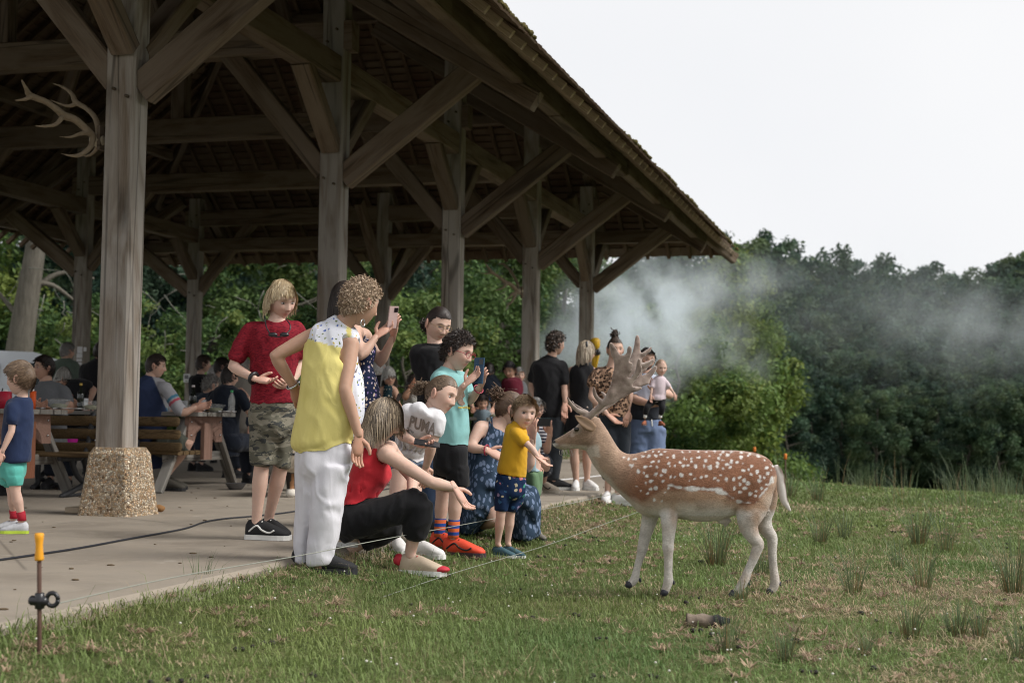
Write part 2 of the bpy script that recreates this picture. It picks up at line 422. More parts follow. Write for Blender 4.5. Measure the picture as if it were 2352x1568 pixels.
for a in range(n-1):
    for b in range(4): Fs.append((a*5+b, a*5+b+1, a*5+b+6, a*5+b+5))
Fs.append((4, 3, 2, 1, 0)); Fs.append(tuple((n-1)*5+b for b in range(5)))
ob('concrete_floor', Vs, Fs, M_CONC, kind='structure', smooth=False, label='worn beige concrete floor under and in front of the pavilion')

# ================================================================ PAVILION
M_POST = wood('oak_grey', (.12, .095, .072), (.24, .195, .155), (.39, .36, .325))
M_BEAM = wood('oak_brown', (.042, .029, .019), (.165, .113, .074), (.21, .165, .125))
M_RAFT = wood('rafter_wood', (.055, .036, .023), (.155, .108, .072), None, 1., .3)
M_TIP = wood('rafter_lit_end', (.26, .2, .14), (.5, .4, .3), None, 1., .3)  # paler eave copy of the rafter wood, daylight put into its colour
k = NT('terracotta'); v = k.coord('Object', (1, 1, 1), True); n1 = k.noise(v, 6, 4); n2 = k.noise(v, 1.2, 3)
c = k.mix(n1, (.05, .03, .021), (.115, .07, .046)); c = k.mix(k.ramp(n2, [(.4, 0.), (.65, .7)]), c, (.15, .12, .085)); M_TILE = k.done(c, .9, n1, .4, .01, .1)
k = NT('moss'); v = k.coord('Object'); n1 = k.noise(v, 30, 4); M_MOSS = k.done(k.mix(n1, (.04, .036, .016), (.15, .125, .055)), 1., n1, .8, .02, .05)
k = NT('washed_gravel'); v = k.coord('Object'); vo = k.n('TexVoronoi'); vo.inputs['Scale'].default_value = 62; k.l(v, vo.inputs['Vector'])
sx = k.n('SeparateColor'); k.l(vo.outputs['Color'], sx.inputs[0])
c = k.ramp(sx.outputs[0], [(0, (.10, .065, .04)), (.2, (.36, .26, .16)), (.4, (.22, .19, .16)), (.55, (.5, .42, .32)), (.7, (.33, .2, .11)), (.85, (.62, .58, .5)), (1, (.27, .235, .2))])
ed = k.vor(v, 62, 'DISTANCE_TO_EDGE'); c = k.mix(k.ramp(ed, [(.0, .85), (.09, 0.)]), c, (.17, .135, .1))
c = k.mix(1., c, (1.45, 1.4, 1.3), 'MULTIPLY'); M_PIER = k.done(c, .7, k.ramp(ed, [(0, 0.), (.25, 1.)]), .9, .012, .3)

PAV = empty('pavilion', bp(-3.9, 8), 'open timber market hall pavilion with tiled hipped roof on the concrete floor', 'pavilion')
SL = .80; CSL = math.cos(math.atan(SL)); EO, EE = 2.5, 1.75; S0, S1 = -6.0, 15.6+EE; RH = 3.8+SL*(EO+3.9)  # near roof end carried on out of view to keep the interior dark
def hR(t): return 3.8+SL*(EO-t)            # underside plane, meadow side
def hL(t): return 3.8+SL*(t+7.8+EO)
def hE(s): return 3.8+SL*(S1-s)
def pier(c):
    b, t_, h, n = .222, .168, .49, 10
    rings = []
    for q in range(n+1):
        f = q/n; w = b+(t_-b)*f**.9; ch = .035
        if q == n: w -= .02
        pts = [(w, -w+ch), (w, w-ch), (w-ch, w), (-w+ch, w), (-w, w-ch), (-w, -w+ch), (-w+ch, -w), (w-ch, -w)]
        rings.append([c+x*OUT+y*U+(h*f)*ZV for x, y in pts])
    V = np.array(rings).reshape(-1, 3); F = []
    for a in range(n):
        for j in range(8): F.append((a*8+j, a*8+(j+1) % 8, a*8+8+(j+1) % 8, a*8+8+j))
    F.append(tuple(n*8+j for j in range(8)))
    ob('pier', V, F, M_PIER, PAV, smooth=False)
PW = .24
posts = [(t, n) for n in range(-1, 5) for t in (0, -7.8)] + [(-3.9, 4)]  # nearest bay is unseen, added to carry the lengthened roof end
for t, n in posts:
    s = n*3.9; pier(bp(t, s))
    top = hR(0)-.45 if n < 4 else 4.95
    lean = .012*U*random.uniform(-1, 1)
    sh_ = -.03 if (n == 0 and t == 0) else 0; beam(PAV, 'post', bp(t+sh_, s, .47), bp(t+sh_, s, top)+lean, PW*.87, PW, M_POST, up=OUT, b=.014)
PEG = wood('peg_wood', (.05, .04, .03), (.14, .11, .08), None, 1., 0.)
for n in range(0, 5):
    for t in (0, -7.8):
        for dt, h in ((-.06, 3.12), (.05, 3.06), (-.05, 4.5), (.05, 4.62)):
            c = bp(t+dt, n*3.9-PW/2, h); ob('peg', *tube([c, c-U*.03], .013, 8), PEG, PAV)
        c = bp(t+PW/2, n*3.9+.03, 3.3)
        for h in (3.2, 3.32): c = bp(t+PW/2, n*3.9+.04, h); ob('peg', *tube([c, c+OUT*.03], .013, 8), PEG, PAV)
for n in range(-1, 5):
    s = n*3.9
    beam(PAV, 'tie_beam', bp(-8.0, s, 4.57), bp(.2, s, 4.57), .20, .30, M_BEAM)
    if n < 3: beam(PAV, 'king_post', bp(-3.9, s, 4.72), bp(-3.9, s, RH-.15), .2, .2, M_BEAM, up=OUT)
    for sg, t0 in ((1, 0.), (-1, -7.8)):
        q = (lambda t, h: bp(t0+sg*t, s, h))
        # principal rafter running down past the post, with its outer and inner braces
        lo = lambda t: 3.73+.617*(2.08-t)+.095
        beam(PAV, 'principal_rafter', q(2.1, lo(2.1)), q(-1.1 if n < 4 else .3, lo(-1.1 if n < 4 else .3)), .17, .19, M_BEAM); te_ = {3: -2.7, 4: .9}.get(n, -3.85); beam(PAV, 'principal_rafter', q(1.75, hR(1.75)-.33), q(te_, hR(te_)-.33), .165, .18, M_BEAM)
        beam(PAV, 'brace', q(.1, 3.13), q(1.52, 4.2), .14, .24, M_BEAM)
        beam(PAV, 'brace', q(-.1, 3.2), q(-1.22, 4.5), .14, .2, M_BEAM)
        if n < 3: beam(PAV, 'strut', q(-2.0, 4.7), q(-2.9, hR(-2.9)-.4), .13, .15, M_BEAM); beam(PAV, 'strut', q(-3.8, 5.4), q(-2.2, hR(-2.2)-.4), .13, .15, M_BEAM)
        for a in (-1, 1):
            if (n == 4 and a == 1): continue
            beam(PAV, 'brace', bp(t0, s+a*.09, 3.42), bp(t0, s+a*.85, 4.12), .14, .19, M_BEAM, up=OUT)
            if n < 3: beam(PAV, 'brace', bp(-3.9, s+a*.09, 6.2), bp(-3.9, s+a*1.1, RH-.3), .12, .15, M_BEAM, up=OUT)
for t0 in (0., -7.8):
    for n in range(-1, 4):
        beam(PAV, 'plate_beam', bp(t0, n*3.9+PW/2, 4.22), bp(t0, n*3.9+3.9-PW/2, 4.22), .2, .27, M_BEAM)
for n in (4,):
    s = 15.6
    for a, b in ((-7.8+.12, -3.9-.12), (-3.9+.12, -.12)):
        beam(PAV, 'plate_beam', bp(a, s, 4.05), bp(b, s, 4.05), .2, .24, M_BEAM)
    for a in (-1, 1):
        beam(PAV, 'brace', bp(-3.9+a*.1, s, 3.0), bp(-3.9+a*1.25, s, 4.45), .14, .2, M_BEAM)
    for t0 in (0, -3.9, -7.8):
        beam(PAV, 'brace', bp(t0, s+.1, 3.1), bp(t0, s+1.35, 4.15), .14, .22, M_BEAM)
        beam(PAV, 'principal_rafter', bp(t0, s+1.6, 4.0), bp(t0, s-(2.2 if t0 == -3.9 else .1), 4.0+.72*(3.8 if t0 == -3.9 else 1.7)), .16, .18, M_BEAM)
    for t0 in (0, -3.9):
        beam(PAV, 'brace', bp(t0, s-.1, 3.3), bp(t0, s-1.3, 4.6), .14, .2, M_BEAM)
# eave purlins, middle purlins, ridge, hips
def scarf(p0, p1, name, w, h, seg):
    p0 = np.array(p0); p1 = np.array(p1); L = np.linalg.norm(p1-p0); n = max(1, round(L/seg))
    for i in range(n):
        a = p0+(p1-p0)*i/n; b = p0+(p1-p0)*((i+1)/n)-nrm(p1-p0)*.006
        j = RNG.normal(0, .008, 3); beam(PAV, name, a+j, b+j, w, h, M_BEAM)
scarf(bp(1.93, S0, 4.11), bp(1.93, S1-.75, 4.11), 'eave_purlin', .14, .25, 3.9)
scarf(bp(-9.73, S0, 4.11), bp(-9.73, S1-.75, 4.11), 'eave_purlin', .14, .25, 3.9)
scarf(bp(-9.6, S1-.8, 4.16), bp(1.8, S1-.8, 4.16), 'eave_purlin', .14, .22, 3.8)
for t in (.05, -1.9): scarf(bp(t, S0, hR(t)-.12), bp(t, S1+t-EO-.3, hR(t)-.12), 'purlin', .15, .2, 3.9)
for t in (-7.85, -5.9): scarf(bp(t, S0, hL(t)-.12), bp(t, S1-(t+7.8+EO)-.3, hL(t)-.12), 'purlin', .15, .2, 3.9)
for s_ in (S1-2.9, S1-4.7): scarf(bp(-7.8-EO+(S1-s_)+.2, s_, hE(s_)-.12), bp(EO-(S1-s_)-.2, s_, hE(s_)-.12), 'purlin', .15, .2, 4)
SR = S1-(EO+3.9)
scarf(bp(-3.9, S0, RH-.05), bp(-3.9, SR, RH-.05), 'ridge_beam', .12, .22, 4)
beam(PAV, 'hip_rafter', bp(EO-.05, S1-.05, 3.8), bp(-3.9, SR, RH), .12, .2, M_BEAM)
beam(PAV, 'hip_rafter', bp(-7.8-EO+.05, S1-.05, 3.8), bp(-3.9, SR, RH), .12, .2, M_BEAM)
# common rafters
rd = .075
s = S0+.1
while s < S1-.1:
    tt = -3.9 if s < SR else EO-(S1-s)
    j = random.uniform(-.02, .02)
    if EO-tt > .15:
        if EO-tt > 1.2:
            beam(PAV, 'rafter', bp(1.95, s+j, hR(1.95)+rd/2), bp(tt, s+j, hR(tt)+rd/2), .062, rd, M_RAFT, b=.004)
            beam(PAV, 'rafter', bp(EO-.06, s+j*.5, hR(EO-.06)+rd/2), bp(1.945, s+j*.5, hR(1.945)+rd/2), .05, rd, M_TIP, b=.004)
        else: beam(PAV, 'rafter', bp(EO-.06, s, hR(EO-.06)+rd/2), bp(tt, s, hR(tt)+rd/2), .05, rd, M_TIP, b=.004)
        tl = -7.8-tt
        beam(PAV, 'rafter', bp(-7.8-EO, s+j, 3.8+rd/2), bp(tl, s+j, hL(tl)+rd/2), .062, rd, M_RAFT, b=.004)
    s += .366 if True else 0
t = -7.8-EO+.3
while t < EO-.1:
    d = min(EO-t, t+7.8+EO); j = random.uniform(-.02, .02)
    beam(PAV, 'rafter', bp(t, S1-.02, hE(S1-.02)+rd/2), bp(t, S1-d, hE(S1-d)+rd/2), .065, rd, M_RAFT, b=.004)
    t += .4
# battens, roof tiles
off = rd/CSL; r = 0
x = .16; nb = 0
while x < EO+3.85:
    s1 = S1-x; h = 3.8+SL*x+off+.012
    for t in (EO-x, -7.8-EO+x):
        beam(PAV, 'batten', bp(t, S0, h), bp(t, s1, h), .028, .024, M_RAFT, up=ZV, b=.003)
    if EO-x > -3.8: beam(PAV, 'batten', bp(-7.8-EO+x, s1, h), bp(EO-x, s1, h), .028, .024, M_RAFT, b=.003)
    x += .125
ot = off+.026
E0, E1 = EO-.02, S1-.02
def roofpoly(pts):
    lo = np.array(pts); V = np.vstack([lo, lo+.03*ZV]); n = len(pts)
    return V, [tuple(range(n-1, -1, -1)), tuple(range(n, 2*n))]+[(i, (i+1) % n, n+(i+1) % n, n+i) for i in range(n)]
c0 = .12
A = bp(EO-c0, S0, 3.8+SL*c0+ot); B = bp(EO-c0, S1-c0, 3.8+SL*c0+ot); Cc = bp(-3.9, SR, RH+ot); D = bp(-3.9, S0, RH+ot)
A2 = bp(-7.8-EO+c0, S0, 3.8+SL*c0+ot); B2 = bp(-7.8-EO+c0, S1-c0, 3.8+SL*c0+ot)
for pts in ((A, B, Cc, D), (A2, D, Cc, B2), (B, B2, Cc)):
    ob('roof', *roofpoly(pts), M_TILE, PAV, smooth=False)
def tile_mesh():
    n = 6; V = []; w, L, th = .172, .27, .014
    for z in (0, th):
        for i in range(n+1):
            x = -w/2+w*i/n; V += [(x, 0, z+.004*math.cos(x/w*math.pi)), (x, L, z+.004*math.cos(x/w*math.pi))]
    o = 2*(n+1); F = []
    for i in range(n):
        a = 2*i; F += [(a, a+1, a+3, a+2), (o+a, o+a+2, o+a+3, o+a+1), (a, a+2, o+a+2, o+a), (a+1, o+a+1, o+a+3, a+3)]
    F += [(0, o, o+1, 1), (2*n, 2*n+1, o+2*n+1, o+2*n)]
    return mk_mesh('roof_tile', np.array(V), F, False, mats=[M_TILE])
TM = tile_mesh()
slope_in = nrm(-OUT+SL*ZV)
def tile(s, x, ex, inn, base, jit=1):
    nn = np.cross(ex, inn)
    if nn[2] < 0: ex = -ex; nn = np.cross(ex, inn)
    M = mat4(ex, inn, nn, base)
    M = M @ Matrix.Rotation(random.gauss(0, .035)*jit, 4, 'Z') @ Matrix.Rotation(-.06+random.gauss(0, .03)*jit, 4, 'X') @ Matrix.Rotation(random.gauss(0, .04)*jit, 4, 'Y')
    return M
s = S0+.1; cnt = 0
while s < S1-.05:
    for row, x in enumerate((-.05, -.035, .09)):
        if cnt >= 295: break
        sh = .088 if row == 1 else 0
        if s+sh < S1-x and s > -2.2:
            omesh('roof_tile', TM, tile(s, x, U, slope_in, bp(EO-x, s+sh, 3.8+SL*x+off+.03+row*.017)), PAV); cnt += 1
    s += .176
# remaining tile courses, one joined part
tv = np.array([v.co[:] for v in TM.vertices]); tf = [tuple(p.vertices) for p in TM.polygons]; acc = []
inE = nrm(-U+SL*ZV)
t = -7.8-EO+.2
while t < EO-.22:
    for row, x in enumerate((-.05, -.03)):
        M = np.array(tile(0, x, OUT, inE, bp(t+.08*row, S1-x, 3.8+SL*x+off+.03+.018*row))); acc.append((tv@M[:3, :3].T+M[:3, 3], tf))
    t += .176
for q in range(3, 12):
    s = S0+.1
    while s < S1-.6:
        x = -.05+q*.11
        if s < S1-x and RNG.random() < .96 and s > -2:
            M = np.array(tile(s, x, U, slope_in, bp(EO-x, s+.088*(q % 2), 3.8+SL*x+off+.045), 1.2)); acc.append((tv@M[:3, :3].T+M[:3, 3], tf))
        s += .176
V, F = merge(acc); ob('roof_tile', V, F, M_TILE, PAV, smooth=False, kind='stuff')
acc = []
for q in range(1500):
    s = RNG.uniform(-2, S1-.2); x = abs(RNG.normal(0, .12))-.045; c = bp(EO-x, s, 3.8+SL*x+off+.075)
    if vnoise(c[None], 1.1, 5)[0] < .42: continue
    r = RNG.uniform(.012, .04); a = sphere(c, r, r*1.4, r*RNG.uniform(.5, .95), 8); vv = a[0]; vv = vv+.4*r*(vnoise(vv, 60, q)-.5)[:, None]; acc.append((vv, a[1]))
V, F = merge(acc); ob('moss', V, F, M_MOSS, PAV, kind='stuff')

# ================================================================ TREES
def leafmat(name, dark, light, warm):
    k = NT(name); c = k.attr('Col'); oi = k.n('ObjectInfo'); sx = k.n('SeparateColor'); k.l(c, sx.inputs[0])
    col = k.mix(sx.outputs[0], dark, light); col = k.mix(k.math('MULTIPLY', sx.outputs[1], .8), col, warm)
    tint = k.ramp(oi.outputs['Random'], [(0, (.8, .85, .9)), (.5, (1, 1, 1)), (1, (1.15, 1.08, .85))]); col = k.mix(1., col, tint, 'MULTIPLY')
    return k.done(col, .6, spec=.25, trans=.35)
M_LEAF = leafmat('leaf_green', (.036, .08, .026), (.145, .235, .07), (.18, .22, .055))
M_LEAFD = leafmat('leaf_dark', (.022, .048, .036), (.08, .145, .085), (.10, .14, .065))  # bluish lift in the leaf colour stands in for distance haze
k = NT('bark'); v = k.coord('Object', (6, 6, 1.2)); n1 = k.noise(v, 2.5, 5, .65); M_BARK = k.done(k.mix(n1, (.04, .036, .028), (.18, .165, .14)), .95, n1, .8, .04, .1)
def crown_mesh(name, nl, size, blobs, mat, seed, core=0.):
    """leaf quads around many clumps; blobs: (x,y,z,r) clump list"""
    g = np.random.default_rng(seed); B = np.array(blobs); w = B[:, 3]**2; w /= w.sum()
    bi = g.choice(len(B), nl, p=w); d = g.normal(size=(nl, 3)); d /= np.linalg.norm(d, axis=1)[:, None]
    rr = g.uniform(.3, 1.15, nl)**.7*(1+.25*np.abs(g.normal(size=nl))); c = B[bi, :3]+d*(B[bi, 3]*rr)[:, None]*np.array([1, 1, .8])
    nn = d*.6+g.normal(size=(nl, 3))*.7+np.array([0, 0, .45]); nn /= np.linalg.norm(nn, axis=1)[:, None]
    a = np.cross(nn, g.normal(size=(nl, 3))); a /= np.linalg.norm(a, axis=1)[:, None]; b = np.cross(nn, a)
    s = size*g.uniform(.6, 1.3, nl)[:, None]
    V = np.stack([c-a*s, c+b*s*.55+nn*s*.12, c+a*s, c-b*s*.55+nn*s*.12], 1).reshape(-1, 3)
    clump = g.uniform(0, 1, len(B))[bi]; warm = (g.uniform(0, 1, len(B))[bi]**3)*.9
    col = np.stack([np.clip(.38+.85*(clump-.5)+g.normal(0, .18, nl), 0, 1), np.clip(warm+(g.uniform(size=nl) < .04)*.8, 0, 1), np.zeros(nl)], 1)
    return mk_mesh(name, V, np.arange(nl*4).reshape(-1, 4), False, np.repeat(col, 4, 0), [mat])
def blobs(n, rx, ry, h0, h1, r, seed, shape='oval'):
    g = np.random.default_rng(seed); o = []
    while len(o) < n:
        z = g.uniform(0, 1); ang = g.uniform(0, 2*math.pi); q = g.uniform(.35, 1)**.5
        if shape == 'oval': w = math.sqrt(max(0, 1-(2*z-1)**2))*.9+.1
        elif shape == 'cone': w = (1-z)**.7*.95+.08
        elif shape == 'skirt': w = (1-z)**.45
        else: w = .75+.25*math.sin(z*9+ang*2)
        o.append((rx*w*q*math.cos(ang), ry*w*q*math.sin(ang), h0+(h1-h0)*z, r*g.uniform(.6, 1.35)*(1.1-.45*z)))
    return o
def trunk_mesh(name, h, r, seed, nb=7, lean=.06, spread=1.):
    g = np.random.default_rng(seed); P = [(lean*h*f**1.5*math.cos(seed)+g.normal(0, .015*h)*(f > 0), lean*h*f**1.5*math.sin(seed)+g.normal(0, .015*h)*(f > 0), h*f) for f in np.linspace(0, 1, 8)]
    P = np.array(P); rr = r*(1-np.linspace(0, 1, 8)*.8); rr[0] *= 1.35; parts = [tube(densify(P, 16), np.interp(np.linspace(0, 7, 16), range(8), rr), 10)]
    for q in range(nb):
        f = g.uniform(.3, .95); p = np.array([np.interp(f*7, range(8), P[:, j]) for j in range(3)]); a = g.uniform(0, 6.28); L = h*g.uniform(.25, .5)*spread
        d = np.array([math.cos(a), math.sin(a), g.uniform(.1, .7)]); pts = [p, p+d*L*.5+g.normal(0, .05*L, 3), p+d*L+np.array([0, 0, -.08*L])+g.normal(0, .08*L, 3)]
        rb = r*(1-f*.8)*.55; parts.append(tube(densify(pts, 7), np.linspace(rb, rb*.25, 7), 7))
    V, F = merge(parts); return mk_mesh(name, V, F, True, mats=[M_BARK])
CROWNS = {
 'oak': crown_mesh('crown', 34000, .085, blobs(130, 3.6, 3.1, .4, 7.6, .6, 1, 'irr'), M_LEAF, 1),
 'bush': crown_mesh('crown', 26000, .075, blobs(90, 2.7, 2.3, .2, 4.3, .45, 2), M_LEAF, 2),
 'hornbeam': crown_mesh('crown', 34000, .08, blobs(150, 2.6, 2.5, .35, 6.8, .42, 3, 'skirt'), M_LEAF, 3),
 'dark': crown_mesh('crown', 30000, .1, blobs(120, 3.8, 3.3, .2, 9.2, .7, 4, 'irr'), M_LEAFD, 4),
 'far_a': crown_mesh('crown', 24000, .19, blobs(120, 4.8, 4.5, .3, 16, 1.0, 5), M_LEAFD, 5),
 'far_b': crown_mesh('crown', 20000, .2, blobs(110, 4.6, 4.4, .5, 16.6, .95, 6, 'irr'), M_LEAFD, 6),
 'far_c': crown_mesh('crown', 14000, .2, blobs(80, 3.3, 3.2, 5, 16, .7, 7), M_LEAFD, 7),
}
TRUNKS = {'a': trunk_mesh('trunk', 6.5, .26, 3, 9), 'b': trunk_mesh('trunk', 3.4, .09, 5, 7), 'far': trunk_mesh('trunk', 13, .28, 8, 10, .03, .6)}
def tree(name, px, d, crown, trunk, sc, label, group, rot=0., dz=0., cz=0., zs=1.):
    p = at(px, 900, d); z = float(gz(p[0], p[1]))+dz
    e = empty(name, (p[0], p[1], z), label, 'tree', group)
    M = Matrix.Translation((p[0], p[1], z)) @ Matrix.Rotation(rot, 4, 'Z') @ Matrix.Diagonal((sc, sc, sc*zs, 1))
    omesh('trunk', TRUNKS[trunk], M, e); omesh('crown', CROWNS[crown], M @ Matrix.Translation((0, 0, cz)), e); return e
G1 = 'trees behind the pavilion'
for q, (px, d, cr, sc, lab) in enumerate([
    (-160, 40, 'oak', 1.15, 'broad green oak at the very edge behind the white van'),
    (165, 43, 'dark', 1.0, 'dark shady tree behind the hanging notice on the back post'),
    (300, 38, 'bush', .95, 'low bright green bush behind the seated man in the raglan shirt'),
    (480, 47, 'dark', 1.05, 'tall dark tree seen past the corner post with the paper notice'),
    (545, 37, 'bush', .85, 'pale leafy bush behind the short haired women at the tables'),
    (650, 44, 'oak', 1.0, 'mid green tree behind the blond boy'),
    (760, 52, 'dark', 1.15, 'tall dark tree deep behind the curly haired woman'),
    (930, 36, 'bush', .95, 'bright bush just behind the old woman in the dotted dress'),
    (975, 50, 'dark', 1.15, 'dark tree behind the girl with round glasses'),
    (1135, 40, 'oak', .98, 'bright broad leaved tree behind the antlers on the post'),
    (1290, 46, 'oak', .85, 'tree standing in the thick of the smoke behind the young man'),
    (1420, 50, 'dark', .66, 'tree hidden in smoke behind the leopard blouse'),
    (1545, 33, 'bush', .9, 'leafy bush just behind the man with the baby')]):
    tree('broadleaf_tree', px, d, cr, 'a' if cr in ('oak', 'dark') else 'b', sc, lab, G1, q*1.7, -.2)
tree('hornbeam_tree', 1685, 39, 'hornbeam', 'b', .94, 'large green skirted tree standing free at the pavilion end, left of the dark wood', None, .4, -.6, 0., 1.16)
tree('hornbeam_tree', 1570, 37, 'hornbeam', 'b', .55, 'smaller yellowish green tree in front of the large skirted tree', None, 2.2, -.5)
# old leaning grey trunk at the left
e = empty('old_oak', at(45, 960, 34), 'old leaning oak with a thick bare grey trunk and dead twigs behind the van', 'tree')
pts = densify([at(20, 960, 34), at(45, 800, 34), at(62, 690, 34), at(80, 580, 34), at(95, 460, 34)], 20)
parts = [tube(pts, np.linspace(.36, .2, 20), 12)]
for a in ([(60, 690), (110, 640), (160, 625), (215, 640)], [(70, 650), (120, 655), (170, 690)], [(55, 740), (20, 700), (-30, 640)]):
    parts.append(tube(densify([at(x, y, 34+.2*i) for i, (x, y) in enumerate(a)], 9), np.linspace(.09, .03, 9), 7))
ob('trunk', *merge(parts), M_BARK, e)
k = NT('dead_twig'); M_TWIG = k.done((.13, .13, .11), .9)
tw = []
for q in range(40):
    bx = RNG.choice([30, 110, 160, 345, 385, 505, 560, 650]); p = at(bx+RNG.normal(0, 28), RNG.uniform(600, 830), 33+RNG.uniform(-1, 1)); dv = np.array([RNG.normal(0, .5), RNG.normal(0, .3), -abs(RNG.normal(.3, .4))])
    pts = [p]; 
    for _ in range(4): dv = dv*.8+RNG.normal(0, .17, 3); pts.append(pts[-1]+dv*.32)
    tw.append(tube(pts, np.linspace(.013, .004, 5), 4, cap=False))
ob('twigs', *merge(tw), M_TWIG, e, kind='stuff')
ob('crown', *[(lambda me: (np.array([v.co[:] for v in me.vertices])+at(-20, 400, 36), np.arange(len(me.vertices)).reshape(-1, 4)))(CROWNS['bush'])][0], M_LEAFD, e, smooth=False, col=(.4, .1, 0))
# dark bough crossing behind the tables
g2 = np.random.default_rng(5); far = []
FG = 'trees of the far wood'
KL = {'far_a': 'dark rounded deciduous tree of the far wood', 'far_b': 'dark tapering tree of the far wood', 'far_c': 'far wood tree with bare lower trunk'}
line = [(1500, 560), (1600, 585), (1680, 565), (1745, 545), (1790, 560), (1850, 590), (1960, 610), (2060, 612), (2110, 605), (2190, 635), (2250, 625), (2300, 590), (2350, 580), (2430, 570), (2520, 560), (2620, 560)]
def far_tree(px, topy, d, kind):
    p = at(px, 900, d); zt = at(px, topy, d)[2]; zb = -2.6; sc = (zt-zb)/16.8
    e = empty('forest_tree', (p[0], p[1], zb), KL[kind], 'tree', FG+': '+kind.replace('far_', 'type '))
    M = Matrix.Translation((p[0], p[1], zb)) @ Matrix.Rotation(g2.uniform(0, 6.28), 4, 'Z') @ Matrix.Diagonal((sc*g2.uniform(.9, 1.1), sc, sc, 1))
    omesh('trunk', TRUNKS['far'], M, e); omesh('crown', CROWNS[kind], M, e); return e
lx, ly = zip(*line)
for row, (d, dy, st) in enumerate(((70, 260, 62), (80, 175, 62), (92, 88, 56), (100, 30, 46), (110, -6, 40))):
    x = 1400+row*17
    while x < 2660:
        kind = 'far_b' if g2.uniform() < .4 else 'far_a'
        far_tree(x, np.interp(x, lx, ly)+dy+g2.normal(0, 9), d+g2.normal(0, 2), kind); x += st*g2.uniform(.75, 1.3)
for x, y, lb in ((1700, 550, 'thin topped tree on the skyline just past the roof corner'), (1752, 538, 'feathery tree poking highest above the far wood near the roof corner'), (2300, 585, 'loose crowned skyline tree near the right picture edge'), (2352, 572, 'tall loose crowned tree cut by the right picture edge')):
    e = far_tree(x, y, 100, 'far_c'); e['label'] = lb; del e['group']
for x in range(-300, 1330, 105): far_tree(x+g2.normal(0, 20), 470+g2.normal(0, 30), 84+g2.normal(0, 4), 'far_a' if g2.uniform() < .6 else 'far_b')
# ================================================================ PEOPLE: builders
M_SKIN = None
def skin_mat():
    global M_SKIN
    if M_SKIN is None: M_SKIN = vcol('skin', .55, .12, .10, 45, spec=.35, bs=.08)
    return M_SKIN
M_HAIR = vcol('hair', .5, 0, .25, 130, spec=.4, bs=.4)
M_EYE = vcol('eye', .15, 0, .02, 20, spec=.5, bs=0)
def head_axes(yaw, pitch, roll):
    y, p, r = R_(yaw), R_(pitch), R_(roll)
    f = np.array([math.sin(y), -math.cos(y), 0]); f = math.cos(p)*f-math.sin(p)*ZV
    rt = nrm(np.cross(f, ZV)); up = np.cross(rt, f)
    return math.cos(r)*rt+math.sin(r)*up, f, math.cos(r)*up-math.sin(r)*rt
def headlocal(nu, nv, child=0., male=0.):
    th = np.linspace(0, 2*math.pi, nu, endpoint=False); ph = np.linspace(-math.pi/2+.03, math.pi/2-.03, nv)
    T, P = np.meshgrid(th, ph); nx = np.cos(P)*np.sin(T); ny = np.cos(P)*np.cos(T); nz = np.sin(P)
    t = np.maximum(-nz, 0); jaw = .30-.10*male
    x = .077*nx*(1-jaw*t**1.4); z = .118*nz
    ff = np.where(ny > 0, np.abs(ny)**.72, 0)
    y = np.where(ny > 0, .089*ff*(1-.10*t), -.104*np.abs(ny)**.95*(1-.42*t**1.2))
    y = y+np.where(ny > 0, .012*child*np.maximum(nz, 0)*ff, 0)
    fr = np.clip(ny*3, 0, 1)
    g = lambda a, b: np.exp(-(a/b)**2)
    z0 = z
    ns = 1-.35*child
    prof = np.clip((.012-z0)/.045, 0, 1)*np.clip((z0+.052)/.012, 0, 1)
    y += fr*.024*ns*g(x, .0085+.006*np.clip(-z0/.04, 0, 1))*prof
    y += fr*.006*ns*g(np.abs(x)-.012, .007)*g(z0+.040, .009)
    y -= fr*.011*g(np.abs(x)-.031, .016)*g(z0+.000, .013)
    y += fr*.0045*g(z0-.019, .009)*g(x, .05)
    y += fr*.0075*g(x, .021)*g(z0+.068, .012)
    y -= fr*.005*g(x, .022)*g(z0+.068, .0028)
    y += fr*.008*g(x, .02)*g(z0+.102, .014)
    y += fr*.006*g(np.abs(x)-.042, .018)*g(z0+.035, .02)
    V = np.stack([x, y, z], -1).reshape(-1, 3)
    i = np.arange(nv-1)[:, None]*nu; j = np.arange(nu)[None]; j2 = (j+1) % nu
    F = [np.stack([i+j, i+nu+j, i+nu+j2, i+j2], -1).reshape(-1, 4), np.arange(nu)[None].copy(), (np.arange(nu)[::-1]+(nv-1)*nu)[None].copy()]
    return V, F
def hairline(n, hi=.0):
    """minimum normalised height of hair for scalp direction n (x right, y front, z up)"""
    a = np.arctan2(n[:, 1], np.abs(n[:, 0]))      # pi/2 front .. -pi/2 back
    return np.interp(a, [-1.6, -.6, -.25, .02, .22, .5, .9, 1.6], [-.62, -.5, -.28, -.12, .02, .36, .49, .53])+hi
